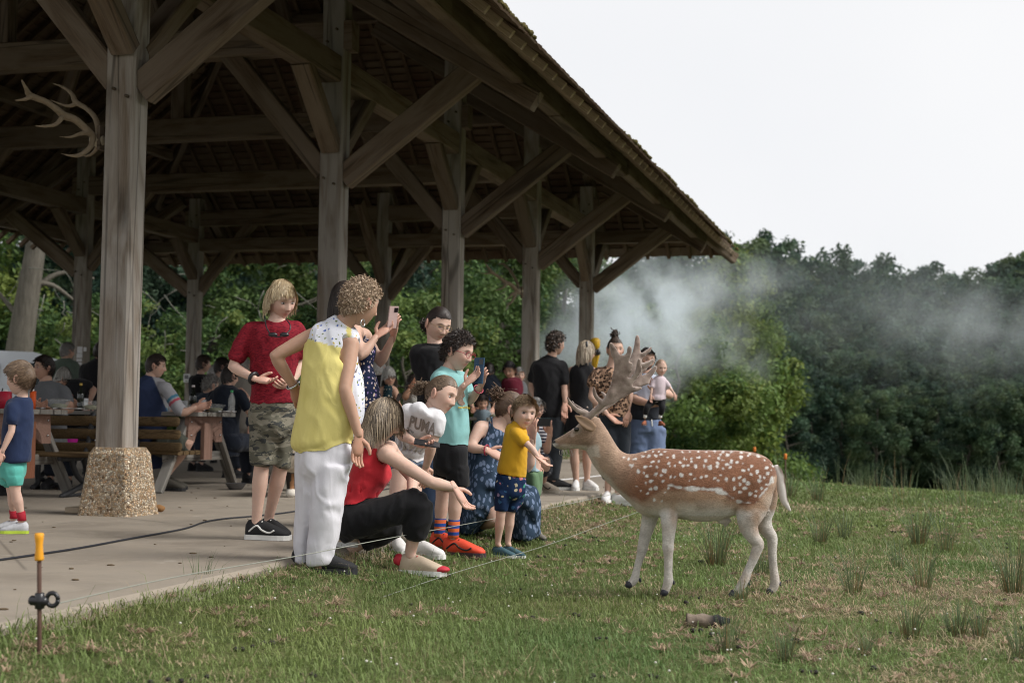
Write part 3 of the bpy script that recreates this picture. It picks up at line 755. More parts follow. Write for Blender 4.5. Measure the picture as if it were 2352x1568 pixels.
def hand(w, tip, S, side, pal, curl=.35, spread=1.):
    """palm, four bent fingers of unequal length and a thumb"""
    d = nrm(tip-w); side = nrm(side-(side@d)*d); pal = np.cross(d, side)*(1 if pal >= 0 else -1)
    L = .185*S; parts = []
    parts.append(tube([w-d*.03*S, w+d*.02*S, w+d*.06*S, w+d*.092*S], [.026*S, .031*S, .04*S, .038*S], 10, flat=.45, ref=side))
    for q, (o, ln) in enumerate(((-1.5, .062), (-.5, .078), (.5, .086), (1.5, .078))):
        b = w+d*.088*S+side*o*.0178*S*spread; dd = nrm(d+side*o*.035*spread); c = curl*(1+.12*(1.5-q))
        p1 = b+dd*ln*.45*S; d2 = nrm(dd+pal*c*1.1); p2 = p1+d2*ln*.33*S; d3 = nrm(d2+pal*c*1.4); p3 = p2+d3*ln*.28*S
        parts.append(tube([b-d*.02*S, p1, p2, p3], [.0105*S, .0098*S, .0088*S, .0072*S], 7))
    t0 = w+d*.025*S+side*.024*S; t1 = t0+(d*.55+side*.75+pal*.35)*.038*S; t2 = t1+(d*.9+side*.3+pal*.4)*.032*S; t3 = t2+(d*.95+pal*.3)*.022*S
    parts.append(tube([t0, t1, t2, t3], [.016*S, .0125*S, .011*S, .008*S], 7))
    return parts
def make_hair(e, hc, ax, k, st):
    """cap of hair plus several hundred locks"""
    X, Y, Z = ax; Rm = np.stack([X, Y, Z], 1); style = st['s']; col = np.array(st['c']); col2 = np.array(st.get('c2', col*1.6)); hi = st.get('hi', 0.)
    g = np.random.default_rng(st.get('seed', 3)); N = st.get('n', 420); el = np.array([.077, .100, .118])
    nu, nv = 40, 26; Vh, Fh = headlocal(nu, nv); n = Vh/el; n /= np.linalg.norm(n, axis=1)[:, None]
    hl = hairline(n, hi); keep = n[:, 2] > hl
    F = Fh[0]; F = F[keep[F].all(1)]
    parts = []; cols = []
    vol = st.get('vol', .0)
    off = 1.035+vol*.5+.05*(vnoise(n*3.1, 1.7, 2)-.5)*(1 if style == 'curly' else .35)
    cap = Vh*off[:, None]*1.01
    used = np.unique(F); mp = -np.ones(len(Vh), int); mp[used] = range(len(used))
    if len(F):
        parts.append((cap[used], mp[F])); cols.append(np.repeat((col*.75+col2*.2)[None], len(used), 0)*(.75+.5*vnoise(cap[used], 90, 1))[:, None])
    Gd = Rm.T@np.array([0, 0, -1.]); L0 = st.get('L', .05); tie = np.array(st['tie']) if 'tie' in st else None
    wd = st.get('w', .0075)
    ga = math.pi*(3-math.sqrt(5)); cnt = 0; i = 0
    M = N*3
    for i in range(M):
        zz = 1-2*(i+.5)/M; r = math.sqrt(1-zz*zz); a = i*ga; nn = np.array([r*math.cos(a), r*math.sin(a), zz])
        if nn[2] < hairline(nn[None], hi)[0]+g.normal(0, .04): continue
        p = nn*el*1.02; L = L0*(g.uniform(.55, 1.25) if style == 'mop' else g.uniform(.7, 1.15)); lift = 1.03+vol+g.uniform(0, .018 if style in ('bob', 'mop', 'tied') else .04)
        fr = nn[1] > .2
        if style == 'tied': d = tie-p; L = min(np.linalg.norm(d), L0)
        elif style == 'curly': d = g.normal(size=3)+nn*.6
        elif style == 'short': d = np.array([nn[0]*.5, st.get('fwd', .7), -.35])+g.normal(0, .10, 3)
        elif style == 'mop': d = nn*np.array([1.3, 1., .2])+np.array([.12, .25, -.5])+g.normal(0, .22, 3); 
        else: d = nn*np.array([1.2, .35, .1])+Gd*.9+np.array([0, -.25, 0])+g.normal(0, .08, 3)
        if style in ('mop', 'bob') and fr: L *= st.get('fringe', .8)
        K = 6 if L > .07 else 4; pts = [p]; 
        for q in range(K):
            if tie is not None and style == 'tied': d = tie-pts[-1]
            elif style in ('bob', 'mop'): d = nrm(d)*.65+Gd*.5
            elif style == 'curly': d = nrm(d)*.6+g.normal(0, .5, 3)
            d = nrm(d); qn = pts[-1]+d*L/K
            e2 = math.sqrt(((qn/el)**2).sum()); tgt = lift+(.05*math.sin(q*2+i) if style == 'curly' else 0)
            if e2 < tgt: qn = qn*(tgt/max(e2, .3))
            if style in ('bob', 'mop') and qn[2] < -.02: 
                ef = math.hypot(qn[0]/.082, qn[1]/.105)
                if ef < 1.0 and qn[1] < .03: qn[:2] *= 1.0/max(ef, .2)
                if fr and qn[1] > .04 and abs(qn[0]) < .06 and style == 'bob': qn[0] = math.copysign(.068, qn[0]+1e-4)
            pts.append(qn)
        pts = np.array(pts); w = wd*g.uniform(.7, 1.3)*np.interp(np.arange(K+1), [0, K*.6, K], [1, 1, .25])
        T = np.gradient(pts, axis=0); sd = np.cross(T, pts/el**2); sd /= np.linalg.norm(sd, axis=1)[:, None]+1e-9
        Vv = np.empty((2*(K+1), 3)); Vv[0::2] = pts-sd*w[:, None]*.5; Vv[1::2] = pts+sd*w[:, None]*.5+0.002*nn
        j = np.arange(K)*2; parts.append((Vv, np.stack([j, j+1, j+3, j+2], 1)))
        f = g.uniform(0, 1)**st.get('hl', 2.0); cc = col*(1-f)+col2*f; cols.append(np.repeat((cc*g.uniform(.75, 1.15))[None], len(Vv), 0)); cnt += 1
    if style == 'tied' and 'bun' in st:
        br = st['bun']
        for q in range(130):
            c = tie+g.normal(0, 1, 3)*br*.45; pts = [c+g.normal(0, 1, 3)*br*.4 for _ in range(3)]
            t = tube(densify(pts, 6), br*.10, 4); parts.append(t); cols.append(np.repeat((col*g.uniform(.6, 1.4)+(col2-col)*g.uniform(0, .6))[None], len(t[0]), 0))
    if style == 'tied' and 'tail' in st:
        for q in range(160):
            d = np.array(st['tail'])+g.normal(0, .35, 3)*np.linalg.norm(st['tail']); pts = [tie, tie+d*.5+g.normal(0, .008, 3), tie+d+Gd*.02]
            t = tube(densify(pts, 6), np.linspace(.003, .001, 6), 4); parts.append(t); cols.append(np.repeat((col+(col2-col)*g.uniform(0, 1))[None], len(t[0]), 0))
    V, F = merge(parts); V = hc+(V*k)@Rm.T
    ob('hair', V, F, M_HAIR, e, True, col=np.concatenate(cols))
def shoe(e, an, toe, S, up, so, zb=None, lace=None, stripe=None):
    d = toe-an; d[2] = 0; d = nrm(d) if np.linalg.norm(d) > .02 else -U
    tl = .6*np.linalg.norm((toe-an)*[1, 1, 0]); L = .27*S; heel = an-d*.065*S
    dz = 0.
    if zb is None:
        g_ = ground(an[0]+d[0]*.08, an[1]+d[1]*.08); zb = g_ if abs(min(toe[2], an[2]-.07*S)-g_) < .17 else min(toe[2], an[2]-.07*S)-.01
    else: dz = 0
    heel = np.array([heel[0], heel[1], zb]); sd = np.cross(ZV, d)
    ks = [0, .06, .2, .36, .5, .66, .8, .92, 1.]; wd = [.012, .028, .033, .032, .036, .043, .044, .034, .012]; ht = [.078, .105, .112, .108, .098, .078, .06, .048, .03]
    rings = []
    for kk, w, h in zip(ks, wd, ht):
        c = heel+d*kk*L+ZV*(.018+h*.42)*S; rings.append((c, sd*w*S, ZV*h*.5*S))
    o = ob('shoe', *loft(rings, 16), up, e)
    rings = []
    for kk, w in zip(ks, wd):
        rings.append(heel+d*((kk-.5)*1.03+.5)*L)
    oV = []; n = len(ks)
    for z in (.002, .03):
        oV += [rings[i]+sd*(wd[i]+.004)*S+ZV*z*S for i in range(n)]+[rings[i]-sd*(wd[i]+.004)*S+ZV*z*S for i in range(n-1, -1, -1)]
    m_ = 2*n; F = [tuple(range(m_-1, -1, -1)), tuple(range(m_, 2*m_))]+[(i, (i+1) % m_, m_+(i+1) % m_, m_+i) for i in range(m_)]
    sb = ob('sole', np.array(oV), F, so, e, False); sb.parent = o; WL[sb] = WL[o]
    if lace is not None:
        lp = []
        for q in range(4):
            c = heel+d*(.40+.08*q)*L+ZV*(.018+.088-.012*q)*S; lp.append(tube([c-sd*.02*S, c+ZV*.004, c+sd*.02*S], .004*S, 5))
        lo = ob('laces', *merge(lp), lace, e); lo.parent = o
    if stripe is not None:
        for s_ in (-1, 1):
            P_ = np.array([heel+d*kk*L+sd*s_*(np.interp(kk, ks, wd)+.001)*S*1.0+ZV*zz*S for kk, zz in ((.12, .05), (.3, .085), (.42, .06), (.6, .045), (.72, .06))]); so_ = ob('stripe', *tube(densify(P_, 14), .0055*S, 5), stripe, e); so_.parent = o
    return o, heel, d, sd
def push(V, bv, gap):
    V = V.copy()
    for i in range(len(V)):
        loc, n, _, dist = bv.find_nearest(Vector(V[i]))
        if loc is None or dist > .1: continue
        s_ = (Vector(V[i])-loc).dot(n)
        if s_ < gap and s_ > -.085: V[i] = np.array(loc)+np.array(n)*gap
    return V
LIMB_ARM = ([0, .35, .8, 1, 1.25, 1.6, 2], [.046, .043, .036, .035, .037, .031, .024])
LIMB_LEG = ([0, .4, .85, 1, 1.15, 1.35, 1.7, 2], [.080, .071, .055, .051, .050, .054, .039, .034])
def limb_pts(J, n=15):
    """shoulder-elbow-wrist polyline sampled with parameter 0..2"""
    a, b, c = J; t = np.linspace(0, 2, n); P = np.array([a+(b-a)*q if q <= 1 else b+(c-b)*(q-1) for q in t])
    return t, P
def person(label, z, d, S, skin, head, arms, legs, hair=None, cloth=(), shoes=None, vox=.012, group=None, neck=None, face=True, seat=None, girth=1., hm=.23, brow=None, child=0., male=0., socks=None, glasses=None, sub=None, handside=None, curl=.35, beard=None, base=None, hat=None, skinlow=None, loc_z=None):
    skin = np.array(skin)
    def P(q, dd=0): return zp(z, q[0], q[1], d+(q[2] if len(q) > 2 else 0)+dd)
    hx = head; k = hm/.236
    hc = P(hx[:2]+(hx[5],) if len(hx) > 5 else hx[:2]); ax = head_axes(hx[2], hx[3], hx[4] if len(hx) > 4 else 0)
    J = {}
    for nme in 'LR':
        J['a'+nme] = [P(q) for q in arms[nme]]
        if legs and nme in legs: J['l'+nme] = [P(q) for q in legs[nme]]
    sh = (J['aL'][0]+J['aR'][0])/2
    if not legs:
        # standing or seated by default below what is seen
        rt = nrm((J['aR'][0]-J['aL'][0])*[1, 1, 0]); fwd = np.cross(ZV, rt); hipz = max(sh[2]-.52*S, .45)
        for sg, nme in ((-1, 'L'), (1, 'R')):
            h = np.array([sh[0], sh[1], 0])+rt*sg*.09*S; h[2] = hipz
            if seat: kn = h+fwd*.42*S; an = kn+fwd*.05; an[2] = .09; to = an+fwd*.16*S; to[2] = .03
            else: kn = h+fwd*.02; kn[2] = .5*S if hipz > .7 else hipz*.5; an = h-fwd*.02; an[2] = .09; to = an+fwd*.16*S; to[2] = .03
            J['l'+nme] = [h, kn, an, to]
    hipm = (J['lL'][0]+J['lR'][0])/2
    fl = min(J['lL'][2][2], J['lR'][2][2])-.08*S
    e = empty('person', (hipm[0], hipm[1], fl if loc_z is None else loc_z), label, 'person', group)
    # ---- body
    pr = []
    if neck is not None: nb = P(neck)
    else: nb = sh+.045*S*ZV
    rs = nrm(J['aR'][0]-J['aL'][0]); rh = nrm(J['lR'][0]-J['lL'][0]); sw = np.linalg.norm(J['aR'][0]-J['aL'][0])/2; sw = min(max(sw, .12*S), .2*S)
    upv = nrm(nb-hipm); L = np.linalg.norm(nb-hipm); rings = []
    for f, w, b in ((-.16, .07, .06), (-.08, .135, .10), (.05, .150, .11), (.3, .118, .088), (.55, .135, .10), (.78, .150, .095), (.92, .11, .07), (1.03, .055, .05)):
        r = nrm(rh*(1-f)+rs*f); r = nrm(r-(r@upv)*upv); fw = np.cross(upv, r)
        rings.append((hipm+upv*f*L, r*w*S*girth*.82, fw*b*S*girth*.85))
    pr.append(loft(rings, 20))
    hx_, hy_, hz_ = ax
    pr.append(tube([nb-.03*S*upv, (nb*.45+.55*(hc-.02*k*hy_-.075*k*hz_)), hc-.025*k*hy_-.05*k*hz_], [.062*S, .050*S*(1+.12*male), .052*S], 14))
    for nme in 'LR':
        a = J['a'+nme]; t, Q = limb_pts(a[:3]); r = np.interp(t, *LIMB_ARM)*S*(1+.08*male)*girth**.5
        pr.append(tube(Q, r, 12)); pr.append(tube([sh*.55+a[0]*.45+.0*ZV, a[0]], [.055*S, .053*S], 10))
        l = J['l'+nme]; t, Q = limb_pts(l[:3], 17); r = np.interp(t, *LIMB_LEG)*S*girth**.6; pr.append(tube(Q, r, 14))
        an = l[2]; to = l[3]; fd = to-an; fd[2] = 0; fd = nrm(fd)
        pr.append(tube([an, an-ZV*.035*S, an-ZV*.055*S+fd*.03*S], [.035*S, .033*S, .022*S], 10))
    V, Q = fuse(pr, vox, 3); bodyV, bodyQ = V, Q
    Hv, Hf = headlocal(*((88, 70) if vox < .011 else (48, 40)), child, male)
    HV = hc+(Hv*k)@np.stack(ax, 1).T
    parts = [(V, Q), (HV, Hf)]
    bc = np.repeat(skin[None], len(V), 0)*(1+.10*(vnoise(V, 14, 3)-.5))[:, None]
    fc = np.repeat(skin[None], len(Hv), 0)
    g = lambda a, b: np.exp(-(a/b)**2)
    x, y, zz = Hv.T; fr = (y > .02)
    lip = fr*np.clip(g(x, .021)*g(zz+.068, .0085)*1.5, 0, 1)*.75; fc = fc*(1-lip[:, None])+lip[:, None]*skin*np.array([.82, .48, .5])
    ck = fr*(g(np.abs(x)-.042, .022)*g(zz+.03, .022)*.35+g(x, .012)*g(zz+.042, .012)*.3); fc = fc*(1-ck[:, None]*np.array([.03, .30, .28]))
    bcol = np.array(brow if brow is not None else (hair['c'] if hair else (.1, .07, .05)))
    bz = .0215-.5*np.maximum(np.abs(x)-.03, 0)**1.2
    br = fr*np.clip(1.6*g(np.abs(x)-.032, .017)*g(zz-bz, .0042), 0, 1)*(.8 if child < .5 else .22); fc = fc*(1-br[:, None])+br[:, None]*bcol
    el_ = fr*np.clip(g(np.abs(x)-.031, .015)*g(zz-.0075, .0035)*1.3, 0, 1)*.7; fc = fc*(1-el_[:, None])+el_[:, None]*skin*.25
    sh_ = fr*g(np.abs(x)-.031, .018)*g(zz+.002, .012)*.22; fc = fc*(1-sh_[:, None]*np.array([.7, .9, .8]))  # eye hollows shaded in the skin colour
    ns_ = fr*g(np.abs(x)-.008, .004)*g(zz+.05, .004)*.6; fc = fc*(1-ns_[:, None])  # nostril shade painted into the skin colour
    if beard is not None:
        bb = fr*np.clip((-.048-zz)/.02, 0, 1)*(1-.8*g(x, .016)*g(zz+.069, .007)) + (np.abs(x) > .055)*np.clip((-.015-zz)/.02, 0, 1)*(y > -.01); bb = np.clip(bb, 0, 1)[:, None]*.9; fc = fc*(1-bb)+bb*np.array(beard)
    cols = [bc, fc]
    for sg in (() if hair is not None and hair['s'] in ('bob',) else (-1, 1)):
        c = hc+k*(hx_*sg*.0775-hy_*.008-hz_*.008); o_ = nrm(hx_*sg-hy_*.35); u_ = nrm(hz_-.12*hy_); f_ = np.cross(u_, o_)
        ev = sphere(c+o_*.006*k, .034*k, .020*k, .010*k, 12, (u_, f_, o_)); vv = ev[0]
        lc = vv-c; inn = np.exp(-((lc@u_)/(.018*k))**2-((lc@f_)/(.009*k))**2)*np.clip((lc@o_)/(.008*k), 0, 1); vv = vv-o_*inn[:, None]*.009*k
        parts.append((vv, ev[1])); cols.append(np.repeat(skin[None]*np.array([1.0, .86, .84]), len(vv), 0)*(1-.35*inn)[:, None])
    for nme in 'LR':
        a = J['a'+nme]
        dv = nrm(a[3]-a[2]); pp = np.cross(dv, FW); hs_ = (handside or {}).get(nme, .75)
        side = nrm(pp)*hs_+FW*(1-abs(hs_)); pal = 1 if nme == 'R' else -1
        hp = hand(a[2], a[3], S*.96, side, pal, curl if not isinstance(curl, dict) else curl.get(nme, .35))
        for v_, f_ in hp: parts.append((v_, f_)); cols.append(np.repeat(skin[None]*np.array([1.03, .92, .9]), len(v_), 0))
    V, F = merge(parts)
    ob('body', V, F, skin_mat(), e, True, col=np.concatenate(cols))
    # ---- eyes
    if face:
        for sg in (-1, 1):
            c0 = np.array([sg*.0315, .0665, -.001]); 
            ev, ef = sphere((0, 0, 0), .0135, .0085, .0056+.0012*child, 14)
            loc = ev+c0; colr = np.repeat(np.array([[.42, .385, .37]]), len(ev), 0)
            gz_ = (hx[6] if len(hx) > 6 else 0)
            ir = np.hypot(ev[:, 0]-gz_*.005, ev[:, 2]) < .0066+.0018*child; colr[ir & (ev[:, 1] > 0)] = (.035, .022, .015) if not (sub and 'iris' in sub) else sub['iris']
            # project onto the socket
            loc[:, 1] += .006
            ob('eye', hc+(loc*k)@np.stack(ax, 1).T, ef, M_EYE, e, True, col=colr)
    if glasses is not None:
        gp = []
        for sg in (-1, 1):
            a = np.linspace(0, 2*math.pi, 17); rr = np.stack([sg*.033+.024*np.cos(a), np.full(17, .096), -.004+.019*np.sin(a)], 1); gp.append(tube(rr, .0016 if vox < .011 else .003, 5, cap=False))
            gp.append(tube([(sg*.057, .094, 0), (sg*.077, .06, .004), (sg*.082, -.005, .004)], .0018 if vox < .011 else .003, 5))
        gp.append(tube([(-.009, .097, 0), (0, .1, .003), (.009, .097, 0)], .0018, 5))
        V, F = merge(gp); ob('glasses', hc+(V*k)@np.stack(ax, 1).T, F, glasses, e)
    if hair is not None and hair['s'] != 'none': make_hair(e, hc, ax, k, hair)
    # ---- clothing
    made = {}; under = []
    armt = np.full(len(bodyV), -1.)
    for nme in 'LR':
        t, Q = limb_pts(J['a'+nme][:3], 31); dm = np.linalg.norm(bodyV[:, None]-Q[None], axis=2); im = dm.argmin(1); isa = dm[np.arange(len(bodyV)), im] < .068*S*(1+.1*male)*girth**.5
        armt = np.where(isa, np.maximum(armt, t[im]), armt)
    bcache = {}
    def bodybv(fr_):
        if fr_ not in bcache:
            ok = armt < fr_; F_ = bodyQ[ok[bodyQ].all(1)]; bcache[fr_] = BVHTree.FromPolygons([tuple(v) for v in bodyV], [tuple(int(i) for i in f) for f in F_])
        return bcache[fr_]
    bots = ('trousers', 'shorts', 'jeans', 'leggings')
    cloth = sorted(cloth, key=lambda c_: 0 if c_['n'] in bots else 1)
    for cl in cloth:
        pr = []
        R = cl.get('r', [])
        if R:
            rings = []
            for q in R:
                dd = q[5] if len(q) > 5 else 0
                p1 = P((q[0], q[1], dd)); p2 = P((q[2], q[3], dd)); rings.append(((p1+p2)/2, (p2-p1)/2, FW*q[4]))
            m_ = max(len(rings)*3, 10); arr = np.array([np.concatenate(r) for r in rings]); arr = densify(arr, m_)
            pr.append(loft([(r[:3], r[3:6], r[6:9]) for r in arr], 26))
        for lf in cl.get('lofts', []):
            rings = []
            for q in lf:
                dd = q[5] if len(q) > 5 else 0
                p1 = P((q[0], q[1], dd)); p2 = P((q[2], q[3], dd)); rings.append(((p1+p2)/2, (p2-p1)/2, FW*q[4]))
            arr = densify(np.array([np.concatenate(r) for r in rings]), max(len(rings)*3, 10)); pr.append(loft([(r[:3], r[3:6], r[6:9]) for r in arr], 26))
        for nme, fr_ in cl.get('sl', {}).items():
            a = J['a'+nme]; t, Q = limb_pts(a[:3]); t2 = np.linspace(0, fr_, 7); Q2 = np.array([[np.interp(q, t, Q[:, i]) for i in range(3)] for q in t2])
            Q2 = np.vstack([(Q2[0]*.55+sh*.45)[None], Q2]); x0, x1 = cl.get('sr', (.016, .024)); r = np.concatenate([[.06*S], (np.interp(t2, *LIMB_ARM)+np.linspace(x0*.6, x1*.62, 7))*S*girth**.5]); r = np.minimum(r, np.concatenate([[9], [9]*7]))
            pr.append(tube(Q2, r, 14, capr=.25))
        for nme, fr_ in cl.get('lg', {}).items():
            l = J['l'+nme]; t, Q = limb_pts(l[:3], 21); t2 = np.linspace(0, fr_, 12); Q2 = np.array([[np.interp(q, t, Q[:, i]) for i in range(3)] for q in t2])
            x0, x1 = cl.get('lr', (.02, .03)); r = (np.interp(t2, *LIMB_LEG)*girth**.6+np.linspace(x0, x1, 12))*S
            if 'lmin' in cl: r = np.maximum(r, cl['lmin']*S)
            pr.append(tube(Q2, r, 18, capr=.15))
        if cl.get('hipring', 0):
            w = cl['hipring']; rr = []
            for f, ww, b in ((-.17, .09, .085), (-.09, .155, .118), (.04, .165, .12), (.16, .15, .11)):
                r = nrm(rh-(rh@upv)*upv); rr.append((hipm+upv*f*L, r*ww*S*girth*w, np.cross(upv, r)*b*S*girth*w))
            pr.append(loft(rr, 22))
        cv = cl.get('vox', vox); V, Q = fuse(pr, cv, cl.get('it', 4))
        wa = cl.get('wr', .006)*S
        if wa:
            N = vnormals(V, Q); q = np.stack([V@RT, V@FW, V[:, 2]], 1); sx, sz = cl.get('ws', (9, 7))
            wv = vnoise(q*[sx, sx, sz]+.8*vnoise(q*5, 1, 4)[:, None]*3, 1, 7)-.5; w2 = np.abs(vnoise(q*[sx*2.4, sx*2, sz*1.3]+2*wv[:, None], 1, 9)-.5)
            w3 = 1-np.abs(2*vnoise(np.stack([q[:, 0]+.5*q[:, 2], q[:, 1], q[:, 2]*.75-.3*q[:, 0]], 1)*[sx*1.25, sx*1.25, sz*1.3]+2.0*wv[:, None], 1, 13)-1)
            V = V+N*(wa*1.7*wv+wa*.7*(.25-w2)+wa*1.0*(w3**2-.35))[:, None]
        sls = cl.get('sl', {}); V = push(V, bodybv(max(sls.values())+.12 if sls else -.5), .010 if cl.get('out', 0) == 0 else cl['out'])
        for oV, oQ in under: V = push(V, oV, .005)
        V = smooth_mesh(V, Q, 2)
        under.append((BVHTree.FromPolygons([tuple(v) for v in V], [tuple(int(i) for i in f) for f in Q]), 0))
        colr = cl['col'](V, zinv(z, V), vnormals(V, Q), dict(P=P, J=J, S=S, hipm=hipm)) if 'col' in cl else None
        made[cl['n']] = (ob(cl['n'], V, Q, cl['m'], e, True, col=colr), V, Q)
    if shoes is not None:
        for nme in shoes.get('only', 'LR'):
            l = J['l'+nme]; shoe(e, l[2], l[3], S*shoes.get('k', 1), shoes['u'], shoes['s'], shoes.get('z', {}).get(nme), shoes.get('lace'), shoes.get('stripe'))
    if socks is not None:
        for nme in 'LR':
            l = J['l'+nme]; u_ = nrm(l[1]-l[2]); V, F = tube([l[2]-.03*S*ZV, l[2], l[2]+u_*socks[1]], [.044*S, .041*S, .044*S], 14, capr=.1); ob('sock', V, F, socks[0], e)
    return e, J, made, (hc, ax, k), P
def band(e, name, J, nme, t, r, w, mat):
    a = J['a'+nme] if len(nme) == 1 else J[nme]; tt_, Q = limb_pts(a[:3]); p = np.array([np.interp(t, tt_, Q[:, i]) for i in range(3)]); d = nrm(a[2]-a[1])
    x, y, z_ = frame(d); an = np.linspace(0, 2*math.pi, 19); ring = p+r*(np.cos(an)[:, None]*y+np.sin(an)[:, None]*z_)
    V, F = tube(ring, w, 6, cap=False); return ob(name, V, F, mat, e)
def decal(e, name, text, org, ux, uy, size, mat, target, font_shear=0., bold=.0, frm=None):
    """flat print: letters laid onto the cloth"""
    cu = bpy.data.curves.new('t', 'FONT'); cu.body = text; cu.size = 1; cu.shear = font_shear; cu.offset = bold; cu.resolution_u = 3
    o = bpy.data.objects.new('t', cu); COL.objects.link(o); me = bpy.data.meshes.new_from_object(o.evaluated_get(bpy.context.evaluated_depsgraph_get()))
    bpy.data.objects.remove(o)
    bm = bmesh.new(); bm.from_mesh(me); bmesh.ops.triangulate(bm, faces=bm.faces); bmesh.ops.subdivide_edges(bm, edges=[e_ for e_ in bm.edges if e_.calc_length() > .3], cuts=2); bmesh.ops.triangulate(bm, faces=bm.faces)
    v2 = np.array([v.co[:] for v in bm.verts]); F = [tuple(v.index for v in f.verts) for f in bm.faces]; bm.free()
    place(e, name, org+size*(v2[:, :1]*ux+v2[:, 1:2]*uy), F, mat, target)
def place(e, name, W0, F, mat, target, eps=.005, parent=None):
    bv = BVHTree.FromPolygons([tuple(v) for v in target[0]], [tuple(int(i) for i in f) for f in target[1]])
    dirv = -FW if parent is None else parent; out_ = []
    for p in W0:
        h = bv.ray_cast(Vector(p+dirv*.6), Vector(-dirv)); out_.append(np.array(h[0])+dirv*eps if h[0] is not None else p)
    return ob(name, np.array(out_), F, mat, e, False)
# ================================================================ PEOPLE
LIGHT = (.54, .345, .265); TAN = (.47, .285, .205); PALE = (.60, .405, .325); DARKT = (.33, .18, .115)
WHITE = plain('white_rubber', (.68, .68, .66), .6, .1); BLACKR = plain('black_rubber', (.02, .02, .022), .6, .2)
SHOEW = plain('white_shoe', (.66, .65, .64), .6, .12); SHOEB = plain('black_shoe', (.018, .018, .02), .75, .3, 200); SHOEG = plain('grey_shoe', (.17, .155, .14), .8, .25)
C_BLACK = cloth('black_cotton', (.012, .012, .014)); C_NAVY = cloth('navy_cotton', (.018, .03, .075)); C_DARK = cloth('dark_denim', (.022, .027, .04))
C_WHITE = cloth('white_cotton', (.72, .71, .74), .1); C_GREY = cloth('grey_cotton', (.13, .135, .145)); C_SAGE = cloth('sage_cotton', (.10, .13, .105)); C_BEIGE = cloth('beige_cotton', (.26, .235, .205))
METAL = plain('silver', (.5, .5, .5), .25, .05, metal=1.); BLKP = plain('black_plastic', (.015, .015, .018), .3, .1, spec=.5); GOLD = plain('gold_wire', (.45, .33, .2), .3, .05, metal=1.)
REDP = plain('red_plastic', (.35, .02, .05), .35, .2, spec=.5)
M_VC = vcol('cloth_print', .85, 0, .18, 11, bs=.3, bd=.01)
def patmat(name, fn, rough=.85):
    k = NT(name); v = k.coord('Object'); c = fn(k, v); f = folds(k); c = k.mix(1., c, k.mix(f, (.85,)*3, (1.08,)*3), 'MULTIPLY'); return k.done(c, rough, f, .3, .02, .15)
def spots(k, v, sc, th, soft=.06, w=None):
    n_ = k.n('TexVoronoi'); n_.inputs['Scale'].default_value = sc
    vv = v
    if w:
        nz_ = k.n('TexNoise'); nz_.inputs['Scale'].default_value = sc*1.3; k.l(v, nz_.inputs['Vector']); ad = k.n('VectorMath', operation='MULTIPLY_ADD'); k.l(nz_.outputs['Color'], ad.inputs[0]); ad.inputs[1].default_value = (w,)*3; k.l(v, ad.inputs[2]); vv = ad.outputs[0]
    k.l(vv, n_.inputs['Vector']); return k.ramp(n_.outputs['Distance'], [(th, 1.), (th+soft, 0.)]), n_.outputs['Color']
def f_floral_navy(k, v):
    m_, c_ = spots(k, v, 42, .33, .05, .02); sx = k.n('SeparateColor'); k.l(c_, sx.inputs[0]); pc = k.ramp(sx.outputs[0], [(0, (.62, .5, .42)), (.4, (.5, .42, .5)), (.6, (.22, .16, .36)), (.8, (.02, .03, .07))], True)
    return k.mix(m_, (.012, .018, .05), pc)
def f_floral_white(k, v):
    m_, c_ = spots(k, v, 46, .26, .06, .02); sx = k.n('SeparateColor'); k.l(c_, sx.inputs[0]); pc = k.ramp(sx.outputs[0], [(0, (.16, .2, .08)), (.3, (.12, .17, .42)), (.5, (.3, .33, .2)), (.72, (.55, .42, .08)), (.86, (.36, .25, .42))], True)
    return k.mix(m_, (.66, .67, .74), pc)
def f_leaf_blue(k, v):
    mp = k.n('Mapping'); k.l(v, mp.inputs[0]); mp.inputs['Scale'].default_value = (1, 1, .55); mp.inputs['Rotation'].default_value = (0, .6, 0)
    m_, c_ = spots(k, mp.outputs[0], 34, .36, .06, .02); return k.mix(m_, (.028, .05, .085), (.15, .2, .31))
def f_leopard(k, v):
    n_ = k.n('TexVoronoi'); n_.inputs['Scale'].default_value = 34; k.l(v, n_.inputs['Vector']); r = k.ramp(n_.outputs['Distance'], [(.0, .55), (.22, .55), (.3, 0.), (.48, 0.), (.56, 1.)]); 
    return k.mix(r, (.02, .012, .01), (.40, .25, .17))
def f_camo(k, v):
    mp = k.n('Mapping'); k.l(v, mp.inputs[0]); mp.inputs['Scale'].default_value = (1, 1, 2.6); a = k.noise(mp.outputs[0], 9, 3, .5, .8); b = k.noise(mp.outputs[0], 14, 2, .5, 1)
    c = k.mix(k.ramp(a, [(0, 0.), (.5, 1.)], True), (.11, .105, .08), (.20, .185, .145)); return k.mix(k.ramp(b, [(0, 1.), (.42, 0.)], True), c, (.045, .047, .045))
def f_palm(k, v):
    m_, c_ = spots(k, v, 24, .27, .05, .03); sx = k.n('SeparateColor'); k.l(c_, sx.inputs[0]); pc = k.ramp(sx.outputs[0], [(0, (.5, .18, .2)), (.25, (.55, .48, .33)), (.5, (.08, .33, .24)), (.7, (.3, .25, .42)), (.85, (.04, .12, .25))], True)
    return k.mix(m_, (.012, .03, .085), pc)
def f_stripe(k, v):
    sx = k.n('SeparateXYZ'); k.l(v, sx.inputs[0]); s_ = k.math('SINE', k.math('MULTIPLY', sx.outputs[2], 190.)); return k.mix(k.ramp(k.math('ADD', k.math('MULTIPLY', s_, .5), .5), [(.38, 0.), (.5, 1.)]), (.015, .018, .05), (.62, .62, .66))
def f_dots(k, v):
    m_, c_ = spots(k, v, 26, .2, .04); return k.mix(m_, (.012, .03, .038), (.55, .47, .36))
